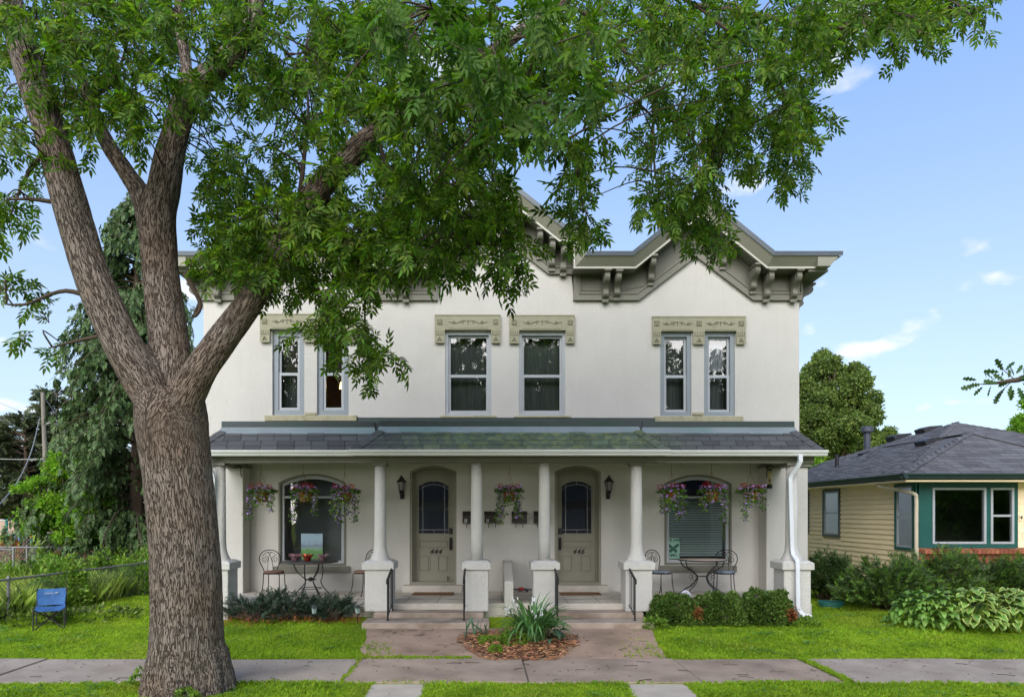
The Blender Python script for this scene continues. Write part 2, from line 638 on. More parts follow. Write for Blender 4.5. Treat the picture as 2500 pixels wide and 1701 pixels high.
M['shrub_core'] = mat('shrub_core', (0.045, 0.05, 0.025), 1.0, 0.3, 8, spec=0.0)  # shade inside the shrubs, put into the colour of their cores
# ================================================================ the white duplex
WY = 15.0                                   # front wall plane
def wx(px): return (px - CX) * WY / F
def wz(py): return CZ + (HY - py) * WY / F
XL, XR, XF = -6.17, 6.59, 0.30              # wall ends, facade centre line
HB = 31.0                                   # back of the house

house = thing('duplex_house', 'two-storey white stucco duplex with olive bracketed gables and a columned front porch', 'house', (XF, WY, 0.1))


def mir(pts):
    return [(2 * XF - x, z) for x, z in reversed(pts)]


def arch(x0, x1, z0, zs, zt, n=14):
    """Outline of an opening with a segmental head, counter-clockwise from bottom left."""
    h, c = zt - zs, (x1 - x0) / 2
    rr = (c * c + h * h) / (2 * h)
    cz, cx = zt - rr, (x0 + x1) / 2
    a = math.asin(min(1, c / rr))
    pts = [(x0, z0), (x1, z0)]
    for k in range(n + 1):
        t = a - 2 * a * k / n
        pts.append((cx + rr * math.sin(t), cz + rr * math.cos(t)))
    return pts


def rect(x0, x1, z0, z1):
    return [(x0, z0), (x1, z0), (x1, z1), (x0, z1)]


def inset(poly, d):
    """Offset a counter-clockwise outline inwards by d."""
    n = len(poly)
    out = []
    for i in range(n):
        p0, p1, p2 = Vector(poly[i - 1]), Vector(poly[i]), Vector(poly[(i + 1) % n])
        e1, e2 = (p1 - p0).normalized(), (p2 - p1).normalized()
        n1, n2 = Vector((-e1.y, e1.x)), Vector((-e2.y, e2.x))
        m = (n1 + n2) / (1 + n1.dot(n2))
        out.append(tuple(p1 + m * d))
    return out


def ring(mb, poly, d, y0, y1):
    """A frame of width d inside an outline, from y0 (front) to y1."""
    q = inset(poly, d)
    n = len(poly)
    for A, B, ya, yb in ((poly, q, y0, y0), (q, q, y0, y1), (poly, poly, y1, y0)):
        v = [(p[0], ya, p[1]) for p in A] + [(p[0], yb, p[1]) for p in B]
        mb.add(v, [(i, (i + 1) % n, (i + 1) % n + n, i + n) for i in range(n)])
    return q


UP = {  # upper windows: left, right, top, bottom in photo pixels at the wall
    'a': (665, 743, 807, 1013), 'b': (774, 851, 807, 1013), 'c': (1087, 1200, 810, 1014),
    'd': (1267, 1380, 811, 1014), 'e': (1612, 1688, 811, 1015), 'f': (1719, 1794, 811, 1015)}
win_up = {k: rect(wx(a), wx(b), wz(d), wz(c)) for k, (a, b, c, d) in UP.items()}
win_lo = {'g': arch(wx(680), wx(845), wz(1380), wz(1178), wz(1156)), 'h': arch(wx(1622), wx(1786), wz(1378), wz(1180), wz(1158))}
door_op = {'i': arch(wx(1000.5), wx(1114.5), wz(1426), wz(1151), wz(1136)), 'j': arch(wx(1354), wx(1467.5), wz(1426), wz(1151), wz(1136))}

# frieze lower edge and cornice top edge (left to right)
fr_r = [(XF, 7.90), (1.22, 7.19), (1.76, 7.19), (1.76, 6.63), (3.14, 6.63), (4.36, 7.565), (5.59, 6.63), (XR + 0.02, 6.63)]
co_r = [(XF, 8.97), (1.51, 8.005), (2.0, 8.005), (2.0, 7.45), (2.89, 7.45), (4.36, 8.64), (5.82, 7.45), (7.21, 7.45)]
frieze = mir(fr_r[1:]) + fr_r
frieze[0] = (XL - 0.02, 6.63)
cornice = mir(co_r[1:]) + co_r
cornice[0] = (XL - 0.62, 7.45)


def mitres(path):
    out = []
    n = len(path)
    for i in range(n):
        def nrm(a, b):
            t = (Vector(b) - Vector(a)).normalized()
            return Vector((t.y, -t.x))
        if i == 0:
            m = nrm(path[0], path[1])
        elif i == n - 1:
            m = nrm(path[-2], path[-1])
        else:
            n1, n2 = nrm(path[i - 1], path[i]), nrm(path[i], path[i + 1])
            m = (n1 + n2) / (1 + n1.dot(n2))
        out.append(m)
    return out


def sweep(mb, path, prof, lean=0.0):
    """prof: (a, y): a is the distance below the path, y the world depth."""
    ms = mitres(path)
    n, k = len(path), len(prof)
    vv = []
    for i, (p, m) in enumerate(zip(path, ms)):
        for a, y in prof:
            x, z = p[0] + m.x * a, p[1] + m.y * a
            if lean and i == 0:
                x += lean * a
            if lean and i == n - 1:
                x -= lean * a
            vv.append((x, y, z))
    mb.add(vv, [(i * k + j, (i + 1) * k + j, (i + 1) * k + j + 1, i * k + j + 1) for i in range(n - 1) for j in range(k - 1)])
    return mb


# walls
outer = [(XL, 0.0), (XR, 0.0)] + [(x, z + 0.33) for x, z in reversed(frieze)]
outer[2] = (XR, 6.96)
outer[-1] = (XL, 6.96)
mb = MB().holed(outer, list(win_up.values()) + list(win_lo.values()) + list(door_op.values()), WY, 0.24)
mb.build('wall', M['stucco'], house)
MB().quad((XR, WY, 0), (XR, HB, 0), (XR, HB, 7.1), (XR, WY, 7.1)).build('wall', M['stucco'], house)
MB().quad((XL, HB, 0), (XL, WY, 0), (XL, WY, 7.1), (XL, HB, 7.1)).build('wall', M['stucco'], house)
MB().quad((XR, HB, 0), (XL, HB, 0), (XL, HB, 7.1), (XR, HB, 7.1)).build('wall', M['stucco'], house)
# rooms behind the windows
mb = MB()
mb.box(XL + .05, XR - .05, 18.2, 18.3, 0.3, 7.0)
mb.box(XL + .05, XR - .05, 15.26, 18.2, 3.55, 3.75)
mb.box(XL + .05, XR - .05, 15.26, 18.2, 6.6, 6.7)
mb.box(XL + .05, XR - .05, 15.26, 18.2, 0.30, 0.40)
for xx in (-2.6, -0.55, 0.95, 3.0):
    mb.box(xx - .05, xx + .05, 15.27, 18.2, 0.4, 3.55)
for xx in (-1.6, 0.27, 2.4):
    mb.box(xx - .05, xx + .05, 15.27, 18.2, 3.75, 6.6)
mb.build('interior_wall', M['interior'], house)
MB().box(XL + .06, XR - .06, 17.2, 17.3, 3.76, 6.59).build('interior_wall', M['interior_light'], house)  # pale wall set forward of the back wall to brighten the upper windows
MB().box(XL + .06, -1.6, 16.5, 16.6, .41, 3.54).build('interior_wall', M['interior_light'], house)  # pale wall added close behind the left window so its panes look lighter
MB().box(-4.6, -1.7, 17.1, 17.19, 3.76, 6.59).build('interior_wall', M['interior_warm'], house)
M['lamp_glow'] = bpy.data.materials.new('lamp_glow')
M['lamp_glow'].use_nodes = True
_n = M['lamp_glow'].node_tree.nodes
_n['Principled BSDF'].inputs['Emission Color'].default_value = (1.0, 0.55, 0.18, 1)
_n['Principled BSDF'].inputs['Emission Strength'].default_value = 5.0
_n['Principled BSDF'].inputs['Base Color'].default_value = (0.8, 0.6, 0.4, 1)
lp = P(842, 940, 15.9)
flo = MB().lathe([(0.05, -.10), (0.13, -.08), (0.10, .06), (0.05, .08)], lp, 14)
lm = flo.build('ceiling_lamp', M['lamp_glow'], None, smooth=True)
MB().tube([(lp.x, lp.y, lp.z + .08), (lp.x, lp.y, 6.6)], 0.012, 6).build('lamp_rod', M['black_iron'], lm)
tag(lm, 'glowing warm lamp seen through the narrow upper window behind leaves', 'lamp')

# roof, cornice, frieze
y0 = WY
rf = MB()
sweep(rf, cornice, [(0.085, y0 - .63), (0.0, y0 - .645), (0.0, HB + .4)])
rf.cur = 0
roof = rf.build('roof', M['roof_edge'], house)
mb = MB()
sweep(mb, cornice, [(0.085, y0 - .63), (0.095, y0 - .60), (0.27, y0 - .45), (0.27, y0 - .40)], lean=0.85)
for sx, xe in ((1, 7.21), (-1, XL - .62)):     # side eaves and the slanted end faces
    pr = [(xe - sx * .01, 7.365), (xe - sx * .07, 7.355), (xe - sx * .23, 7.18), (xe - sx * .23, 7.16)]
    mb.prism(pr + [(xe - sx * .5, 7.16), (xe - sx * .5, 7.365)], y0 - .60, HB + .4)
mb.build('fascia', M['olive_light'], house)
mb = MB()
sweep(mb, cornice, [(0.262, y0 - .47), (0.262, y0 - .48), (0.298, y0 - .48), (0.298, y0 - .44)], lean=0.85)
mb.build('drip_bead', M['bead_pale'], house)
mb = MB()
sweep(mb, cornice, [(0.295, y0 - .46), (0.295, y0 + .02)], lean=0.85)
for sx, xw, xe in ((1, XR, 7.0), (-1, XL, XL - .40)):
    mb.box(min(xw, xe), max(xw, xe), y0 - .44, HB + .3, 7.10, 7.15)
mb.build('soffit', M['olive'], house)
ms = mitres(cornice)
top = [(p[0] + m.x * .29, p[1] + m.y * .29) for p, m in zip(cornice, ms)]
top[0] = (XL - .02, top[0][1])
top[-1] = (XR + .02, top[-1][1])
mb = MB()
n = len(frieze)
for yy in (y0 - .05,):
    mb.add([(x, yy, z) for x, z in frieze] + [(x, yy, z) for x, z in top], [(i, i + 1, i + 1 + n, i + n) for i in range(n - 1)])
sweep(mb, frieze, [(0.0, y0 - .05), (0.0, y0 + .0)])
sweep(mb, frieze, [(-.10, y0 - .051), (-.10, y0 - .075), (0.012, y0 - .075), (0.012, y0)])
sweep(mb, frieze, [(-.145, y0 - .051), (-.145, y0 - .085), (-.115, y0 - .095), (-.10, y0 - .076)])
for sx, xw in ((1, XR), (-1, XL)):             # frieze carried round the side walls
    mb.box(min(xw, xw + sx * .05), max(xw, xw + sx * .05), y0 - .05, HB, 6.63, 7.12)
mb.build('frieze', M['olive'], house)


def path_z(path, x, lower=True):
    best = None
    for (xa, za), (xb, zb) in zip(path[:-1], path[1:]):
        if abs(xb - xa) < 1e-6:
            continue
        if xa - 1e-6 <= x <= xb + 1e-6:
            z = za + (zb - za) * (x - xa) / (xb - xa)
            best = z if best is None else (min(best, z) if lower else max(best, z))
    return best


br_x = [(1.52, 0), (2.42, 0), (2.66, 1), (3.38, 1), (4.92, 1), (5.55, 1), (5.84, 0), (6.42, 0), (1.28, 0), (1.02, 1), (0.62, 1)]
prof = catmull([(0.40, -.055), (0.37, -.085), (0.385, -.15), (0.34, -.225), (0.235, -.275), (0.165, -.34), (0.16, -.405), (0.175, -.45), (0.14, -.50), (0.075, -.52)], 4)
prof = [(-0.42 + 0.42, 0)] and [(0.0, 0.0), (0.41, 0.0), (0.41, -.05)] + [(p.x, p.y) for p in prof] + [(0.07, -.54), (0.065, -.60), (0.0, -.60)]
bmb = MB()
bmb.prism([(-p, z) for p, z in prof], -.05, .05, 'x')
bmb.prism([(-p * .80, z) for p, z in prof if z > -.53 and z < -.06] + [(-.02, -.53), (-.02, -.06)], -.064, -.05, 'x')
bmb.prism([(-p * .80, z) for p, z in prof if z > -.53 and z < -.06] + [(-.02, -.53), (-.02, -.06)], .05, .064, 'x')
bmb.box(-.075, .075, -.43, 0.0, -.045, -.001)
bmb.box(-.065, .065, -.075, 0.0, -.60, -.545)
br_me = bmb.mesh('bracket', M['olive'])
for x, sl in br_x:
    for xx in (x, 2 * XF - x):
        side_center = abs(xx - XF) < 1.4
        zt = path_z([p for p in top], xx, True)
        if sl:
            zt = path_z(top, xx, True) - 0.02
        if abs(xx - XF) < 1.45:
            zt = max(z for z in [path_z(top[5:12] if len(top) > 12 else top, xx, False)] if z is not None) - (0.02 if sl else 0)
        put('bracket', br_me, house, (xx, y0 - .045, zt + .004), scale=(1, 1, 0.9 if sl else 1))
for sx, xw, yy in ((1, XR, y0 + .32), (-1, XL, y0 + .32), (1, XR, y0 + 1.3)):
    put('bracket', br_me, house, (xw + sx * .045, yy, 7.10), rot=(0, 0, R(90 * sx)))


def bay(xa, xb, path_lo, path_hi):
    c = []
    for x, pth, dz, lw in ((xa, path_lo, .20, False), (xb, path_lo, .20, False), (xb, path_hi, -.07, True), (xa, path_hi, -.07, True)):
        c.append((x, y0 - .055, path_z(pth, x, lw) + dz))
    pan = MB()
    pan.tube(c, 0.016, 4, closed=True)
    pan.build('frieze_panel', M['olive'], house)


FL, TL = frieze, top
for xa, xb in ((1.86, 2.32), (2.78, 3.28), (3.50, 4.30), (4.42, 4.82), (5.03, 5.45), (5.95, 6.32)):
    for a, b in ((xa, xb), (2 * XF - xb, 2 * XF - xa)):
        if a > XL + .1:
            bay(a, b, FL, TL)



# ---- stone lintels with incised scrolls
def scroll(x0, x1, z, s=1.0):
    xm, w = (x0 + x1) / 2, (x1 - x0) / 2
    out = []
    for sg in (-1, 1):
        pts = []
        for k in range(18):
            t = k / 17
            pts.append((xm + sg * w * (0.10 + 0.90 * t), WY - .078, z + 0.035 * s * math.sin(t * 6.3 + 0.6) * (1 - .3 * t)))
        out.append(pts)
        for t0, sz in ((0.30, .040), (0.72, .032)):
            cxx = xm + sg * w * t0
            out.append([(cxx + sg * sz * (1 - k / 15) * math.cos(k * .5), WY - .078, z - 0.004 + sz * (1 - k / 15) * math.sin(k * .5)) for k in range(14)])
    out.append([(xm, WY - .078, z - .05), (xm, WY - .078, z + .05)])
    out.append([(xm - .025, WY - .078, z + .03), (xm + .025, WY - .078, z + .03)])
    return out


def rosette(mb, gv, x, z, s=.045):
    for k in range(4):
        a = k * math.pi / 2
        mb.lathe([(0.016, 0), (0.012, .01), (0.004, .014)], (0, 0, 0), 8) if False else None
    gv.tube([(x - s, WY - .078, z - s), (x + s, WY - .078, z - s), (x + s, WY - .078, z + s), (x - s, WY - .078, z + s)], .006, 4, closed=True)
    for dx, dz in ((-.45, -.45), (.45, -.45), (.45, .45), (-.45, .45), (0, 0)):
        mb.box(x + dx * s - .013, x + dx * s + .013, WY - .092, WY - .07, z + dz * s - .013, z + dz * s + .013)
        gv.tube([(x + dx * s - .02, WY - .078, z + dz * s + .02), (x + dx * s + .02, WY - .078, z + dz * s - .02)], .004, 4)


def lintel(x0, x1, zt, zb, zd, drops, runs):
    poly = [(x0, zt)]
    x_in = []
    pts = [(x0, zt), (x0, zd)]
    for i, (a, b) in enumerate(drops):
        if i == 0:
            pts += [(b, zd), (b, zb)]
        elif i < len(drops) - 1:
            pts += [(a, zb), (a, zd), (b, zd), (b, zb)]
        else:
            pts += [(a, zb), (a, zd)]
    pts += [(x1, zd), (x1, zt)]
    m = MB().prism(pts, WY - .075, WY + .03)
    m.box(x0 - .012, x1 + .012, WY - .085, WY - .0, zt - .012, zt + .02)
    g = MB()
    zc = (zt + zb) / 2
    for a, b in drops:
        rosette(m, g, (a + b) / 2, zc, .05)
        for k in range(4):
            xx = a + (b - a) * (k + .5) / 4
            g.tube([(xx, WY - .078, zb - .03), (xx, WY - .078, zb - .09)], .006, 4)
        g.tube([(a + .01, WY - .078, zb - .115), (b - .01, WY - .078, zb - .115)], .006, 4)
        xc = (a + b) / 2
        for k in range(3):
            q = .05 - .015 * k
            g.tube([(xc - q, WY - .078, zd + .03), (xc, WY - .078, zd + .03 + q * 1.9), (xc + q, WY - .078, zd + .03)], .005, 4)
    for a, b in runs:
        for pts_ in scroll(a, b, zc):
            g.tube(pts_, .0065, 5)
        g.tube([(a, WY - .078, zb + .02), (b, WY - .078, zb + .02)], .003, 4)
    o = m.build('lintel', M['olive_stone'], house, bevel=.008)
    g.build('carved_line', M['olive_groove'], o)
    return o


Z = wz
lintel(wx(638), wx(871), Z(770), Z(804), Z(836), [(wx(638), wx(660)), (wx(743), wx(773)), (wx(851), wx(871))], [(wx(668), wx(738)), (wx(778), wx(846))])
lintel(wx(1063), wx(1221), Z(772), Z(806), Z(838), [(wx(1063), wx(1085)), (wx(1200), wx(1221))], [(wx(1096), wx(1190))])
lintel(wx(1244), wx(1401), Z(773), Z(807), Z(839), [(wx(1244), wx(1266)), (wx(1381), wx(1401))], [(wx(1276), wx(1370))])
lintel(wx(1592), wx(1817), Z(776), Z(809), Z(841), [(wx(1592), wx(1611)), (wx(1691), wx(1717)), (wx(1796), wx(1817))], [(wx(1616), wx(1688)), (wx(1721), wx(1792))])
# sills
for a, b, c, d in ((648, 872, 1014.5, 1028), (1076, 1212, 1015, 1020), (1256, 1394, 1015, 1020), (1598, 1812, 1016.5, 1030)):
    MB().box(wx(a), wx(b), WY - .07, WY + .1, Z(d), Z(c)).build('window_sill', M['sill_stone'], house, bevel=.008)
for a, b in ((745, 772), (1690, 1717)):
    MB().box(wx(a), wx(b), WY - .045, WY + .05, Z(1013.8), Z(1007)).build('sill_block', M['sill_stone'], house, bevel=.01)


# ---- upper windows
def pane(o, poly, y, m):
    MB().add([(p[0], y, p[1]) for p in poly], [tuple(range(len(poly)))]).build('pane', m, o)


def slats(o, x0, x1, z0, z1, y, m, pitch=.034, w=.027, tilt=55, name='blind_slat'):
    k = int((z1 - z0) / pitch)
    sm = MB()
    c, s_ = math.cos(R(tilt)) * w / 2, math.sin(R(tilt)) * w / 2
    hw = (x1 - x0) / 2
    sm.add([(-hw, -c, -s_), (hw, -c, -s_), (hw, 0, .003), (-hw, 0, .003), (hw, c, s_), (-hw, c, s_)], [(0, 1, 2, 3), (3, 2, 4, 5)])
    me = sm.mesh(name, m)
    for i in range(k):
        put(name, me, o, ((x0 + x1) / 2, y, z1 - (i + .5) * pitch))


def sash_window(key, trim, tw, midpx, blind=None):
    poly = win_up[key]
    m = MB()
    q = ring(m, poly, tw, WY + (.05 if tw > .1 else .03), WY + .2)
    w = m.build('window', trim, house, bevel=.006)
    s1 = MB()
    zm = Z(midpx)
    (a, b), (c, d) = q[0], q[2]
    top_ = rect(a, c, zm - .01, d)
    bot_ = rect(a, c, b, zm + .03)
    tq = ring(s1, top_, .05, WY + .10, WY + .15)
    bq = ring(s1, bot_, .055, WY + .075, WY + .13)
    s1.build('sash', M['vinyl_white'], w, bevel=.005)
    pane(w, tq, WY + .125, M['glass'])
    pane(w, bq, WY + .10, M['glass'])
    if blind == 'brown':
        slats(w, tq[0][0] + .01, tq[1][0] - .01, tq[0][1], tq[2][1], WY + .22, M['blind_brown'])
    lo_ = bq[0][1] if key in 'acdef' else None
    if lo_ is not None:
        x0_, x1_ = bq[0][0] - .06, bq[1][0] + .06
        cm = MB()
        nn = 24
        v = []
        for i in range(nn + 1):
            xx = x0_ + (x1_ - x0_) * i / nn
            yy = WY + .34 + .012 * math.sin(i * 1.7)
            v += [(xx, yy, lo_ - .03), (xx, yy, tq[2][1] + .04)]
        cm.add(v, [(2 * i, 2 * i + 2, 2 * i + 3, 2 * i + 1) for i in range(nn)])
        cm.build('curtain', M['curtain_dark'], w, smooth=True)  # grey sheet added behind the panes to lift them from black
    if blind == 'sheer':
        cm = MB()
        nn = 30
        x0_, x1_ = tq[0][0] - .02, tq[1][0] + .02
        v = []
        for i in range(nn + 1):
            xx = x0_ + (x1_ - x0_) * i / nn
            yy = WY + .26 + .02 * math.sin(i * 1.3)
            v += [(xx, yy, tq[0][1] + .10), (xx, yy, tq[2][1] + .02)]
        cm.add(v, [(2 * i, 2 * i + 2, 2 * i + 3, 2 * i + 1) for i in range(nn)])
        cm.build('curtain', M['curtain'], w, smooth=True)
    return w


sash_window('a', M['trim_blue'], .115, 912, 'brown')
sash_window('b', M['trim_blue'], .115, 912, 'brown')
sash_window('c', M['vinyl_white'], .06, 917)
sash_window('d', M['vinyl_white'], .06, 917)
sash_window('e', M['trim_blue'], .09, 918)
sash_window('f', M['trim_blue'], .09, 918, 'sheer')


# ---- ground-floor arched windows
def arched_window(key, blinds):
    poly = win_lo[key]
    m = MB()
    q = ring(m, poly, .045, WY - .012, WY + .16)
    w = m.build('window', M['olive'], house)
    m2 = MB()
    q2 = ring(m2, q, .065, WY + .04, WY + .13)
    x0, x1 = q2[0][0], q2[1][0]
    zm = Z(1213)
    m2.box(x0 - .01, x1 + .01, WY + .045, WY + .12, zm - .022, zm + .022)
    m2.build('frame', M['vinyl_white'], w)
    pane(w, [(x0, q2[0][1]), (x1, q2[0][1]), (x1, zm - .02), (x0, zm - .02)], WY + .09, M['glass'])
    pane(w, [(x0, zm + .02), (x1, zm + .02)] + q2[2:], WY + .09, M['glass'])
    if blinds:
        slats(w, x0 + .02, x1 - .02, q2[0][1] + .02, zm - .03, WY + .2, M['blind_pale'], .052, .046, 48)
    return q2


qg = arched_window('g', False)
qh = arched_window('h', True)
for a, b, c, d in ((667, 855, 1381.5, 1397), (1611, 1797, 1379.5, 1395)):
    MB().box(wx(a), wx(b), WY - .06, WY + .05, Z(d), Z(c)).build('window_sill', M['olive'], house, bevel=.008)


# ---- doors
def text_mesh(s, size, ext=.004, shear=0.0, bold=0.0, spacing=1.0):
    cu = bpy.data.curves.new('lettering', 'FONT')
    cu.body, cu.size, cu.extrude, cu.shear, cu.offset = s, size, ext, shear, bold
    cu.space_character = spacing
    cu.align_x, cu.align_y = 'CENTER', 'CENTER'
    o = bpy.data.objects.new('lettering', cu)
    COL.objects.link(o)
    dg = bpy.context.evaluated_depsgraph_get()
    me = bpy.data.meshes.new_from_object(o.evaluated_get(dg))
    bpy.data.objects.remove(o)
    bpy.data.curves.remove(cu)
    return me


def door(key, number, hand):
    op = door_op[key]
    x0, x1 = op[0][0], op[1][0]
    xc = (x0 + x1) / 2
    m = MB()
    q = ring(m, op, .05, WY + .02, WY + .24)
    dz = Z(1424)
    lx0, lx1, lzt = q[0][0], q[1][0], Z(1160)
    # frame with arched head board
    m.prism([(lx0, lzt + .0), (lx1, lzt)] + [p for p in q[2:]], WY + .17, WY + .23)
    m.box(lx0, lx0 + .04, WY + .16, WY + .22, dz, lzt)
    m.box(lx1 - .04, lx1, WY + .16, WY + .22, dz, lzt)
    m.box(lx0, lx1, WY + .15, WY + .175, lzt - .03, lzt + .02)
    d = m.build('door', M['door'], house)
    a, b = lx0 + .04, lx1 - .04
    gx0, gx1 = xc - .345, xc + .335
    gl = arch(gx0, gx1, Z(1304), Z(1186), Z(1171))
    leaf = MB().holed(rect(a, b, dz, lzt - .03), [gl], WY + .20, .03)
    leaf.build('leaf', M['door'], d)
    pn = MB()
    gv_ = MB()
    ring(pn, gl, .018, WY + .185, WY + .215)
    pz = [(gx0, gx1, Z(1340), Z(1317)), (gx0, xc - .075, Z(1398), Z(1355)), (xc + .065, gx1, Z(1398), Z(1355))]
    for (u0, u1, w0, w1) in pz:
        ring(pn, rect(u0, u1, w0, w1), .030, WY + .186, WY + .20)
        ring(gv_, rect(u0 + .032, u1 - .032, w0 + .032, w1 - .032), .010, WY + .1985, WY + .20)
        pn.box(u0 + .05, u1 - .05, WY + .19, WY + .2, w0 + .04, w1 - .04)
    pn.build('panel', M['door'], d, bevel=.004)
    gv_.build('panel_groove', M['door_line'], d)
    # leaded glass: real cames, one pane behind
    ix0, ix1 = gx0 + .105, gx1 - .105
    cm = MB()
    yy = WY + .205
    zt_ = Z(1186)
    zb1 = Z(1304) + .095
    cm.tube([(ix0, yy, Z(1304)), (ix0, yy, Z(1174))], .006, 4)
    cm.tube([(ix1, yy, Z(1304)), (ix1, yy, Z(1174))], .006, 4)
    cm.tube([(gx0, yy, zb1), (gx1, yy, zb1)], .006, 4)
    cm.tube([(gx0, yy, Z(1241)), (ix0, yy, Z(1241))], .006, 4)
    cm.tube([(ix1, yy, Z(1241)), (gx1, yy, Z(1241))], .006, 4)
    cm.tube([(xc, yy, Z(1304)), (xc, yy, zb1)], .006, 4)
    cm.tube([(xc, yy, Z(1182)), (xc, yy, Z(1171))], .006, 4)
    ar = arch(gx0, gx1, 0, Z(1186) - .09, Z(1171) - .09)[2:]
    cm.tube([(p[0], yy, p[1]) for p in ar], .006, 4)
    cm.build('lead_strip', M['lead'], d)
    pane(d, gl, WY + .215, M['glass_dark'])
    MB().quad((gx0 - .05, WY + .26, Z(1310)), (gx1 + .05, WY + .26, Z(1310)), (gx1 + .05, WY + .26, Z(1165)), (gx0 - .05, WY + .26, Z(1165))).build('curtain', M['curtain'], d)  # flat sheet added behind the door glass to set its brightness
    # numbers, lock and pull
    me = text_mesh(number, .155, .006, 0.35, 0.0025, 1.15)
    me.materials.append(M['black_iron'])
    num = put('house_number', me, d, (xc + .03, WY + .186, Z(1347.5)), (R(90), 0, 0))
    hx = (lx1 - .085) if hand > 0 else (lx0 + .085)
    lk = MB().box(hx - .04, hx + .04, WY + .15, WY + .2, Z(1303), Z(1289)).box(hx - .028, hx + .028, WY + .14, WY + .15, Z(1301), Z(1295))
    lk.build('keypad_lock', M['black_iron'], d, bevel=.008)
    hd = MB().box(hx - .03, hx + .03, WY + .165, WY + .2, Z(1343), Z(1312))
    hd.tube(catmull([(hx, WY + .17, Z(1339)), (hx, WY + .10, Z(1336)), (hx, WY + .09, Z(1326)), (hx, WY + .17, Z(1318))], 5), .013, 8)
    hd.build('handle', M['black_iron'], d, bevel=.004)
    if hand > 0:
        MB().tube([(hx - .06, WY + .16, Z(1419)), (hx - .06, WY + .15, Z(1407))], .012, 6).build('door_stop', M['black_iron'], d)
    # threshold
    MB().box(x0 - .13, x1 + .13, WY - .28, WY + .23, .41, Z(1426)).build('threshold', M['concrete'], house, bevel=.012)


door('i', '444', 1)
door('j', '446', -1)
# ================================================================ porch of the duplex
PF = 0.41                                    # porch floor height
PY = 13.0                                    # floor front edge
mb = MB().box(-5.25, 5.95, PY, WY, 0.0, PF)
mb.build('porch_floor', M['concrete'], house, bevel=.015)
jo = MB()
for i in range(-8, 10):
    jo.box(i * .61 + .2, i * .61 + .208, PY + .02, WY - .02, PF, PF + .003)
for yy in (13.62, 14.24):
    jo.box(-5.2, 5.9, yy, yy + .008, PF, PF + .0025)
M['joint'] = mat('joint', (0.12, 0.105, 0.09), 0.95, .2, 10)
jo.build('floor_joint', M['joint'], house)
# steps, a flight for each door
for a, b in ((-2.22, -.04), (.92, 2.79)):
    MB().box(a + .10, b - .06 if b > 1 else b - .10, 12.56, PY - .002, 0.02, .30).build('step', M['concrete_step'], house, bevel=.015)
    MB().box(a, b, 11.97, 12.555, 0.0, .213).build('step', M['concrete_step'], house, bevel=.015)

# pilasters against the wall ends
for a, b in ((XL, -5.17), (5.72, XR)):
    MB().box(a + .002, b, 14.58, WY - .002, 0.0, 3.04).build('pilaster', M['stucco'], house, bevel=.02)
    MB().box(a - .03, b + .06, 14.53, WY - .003, 3.042, 3.08).build('pilaster_cap', M['olive'], house, bevel=.006)

# columns on pedestals
cols = [(-5.03, 1), (-2.06, 1), (-.275, 0), (.977, 0), (2.68, 1), (5.56, 1)]
CY = 12.98
for i, (x, flare) in enumerate(cols):
    pw = .245 if flare else .22
    c = bpy.data.objects.new('column', None)
    zb = .297 if 0 < i < 5 else .05
    pd = MB().box(x - pw, x + pw, CY - .26, CY + .24, zb, 1.06)
    col = pd.build('column', M['stucco_white'], house, bevel=.02)
    cp = MB()
    e = .045
    h = [(pw + e, CY - .26 - e, CY + .24 + e)]
    cp.box(x - pw - e, x + pw + e, CY - .26 - e, CY + .24 + e, 1.055, 1.185)
    v = []
    for (w, s_, z) in ((pw + e - .005, e - .005, 1.183), (pw - .02, -.02, 1.22)):
        v += [(x - w, CY - .26 - s_, z), (x + w, CY - .26 - s_, z), (x + w, CY + .24 + s_, z), (x - w, CY + .24 + s_, z)]
    cp.add(v, [(4, 5, 6, 7), (0, 1, 5, 4), (1, 2, 6, 5), (2, 3, 7, 6), (3, 0, 4, 7)])
    cp.build('pedestal_cap', M['stucco_white'], col, bevel=.012)
    sh = MB()
    r0 = .104
    if flare:
        prof_ = [(.20, 1.20), (.19, 1.235), (.155, 1.30), (.128, 1.38), (.116, 1.47), (.112, 1.6), (.101, 2.96)]
    else:
        prof_ = [(.112, 1.20), (.112, 1.6), (.104, 2.4), (.098, 3.0)]
    sh.lathe(prof_, (x, CY - .01, 0), 20 if not flare else 12)
    sh.build('shaft', M['stucco_white'], col, smooth=True)
    if flare:
        MB().box(x - .135, x + .135, CY - .14, CY + .12, 2.955, 3.004).build('capital', M['olive'], col, bevel=.006)

# beams, ceiling
MB().box(-5.42, -2.16, 12.90, 13.12, 3.005, 3.16).build('porch_beam', M['olive'], house, bevel=.008)
MB().box(-2.16, 2.79, 12.86, 13.10, 3.0, 3.16).build('porch_beam', M['olive'], house, bevel=.008)
MB().box(2.79, 5.95, 12.90, 13.12, 3.005, 3.16).build('porch_beam', M['olive'], house, bevel=.008)
for x in (-5.40, 5.93):
    MB().box(x - .1, x + .1, 13.121, WY - .004, 3.006, 3.15).build('porch_beam', M['olive'], house)
MB().box(-5.4, 5.93, 12.78, WY - .01, 3.165, 3.2).build('porch_ceiling', M['white_wood'], house)

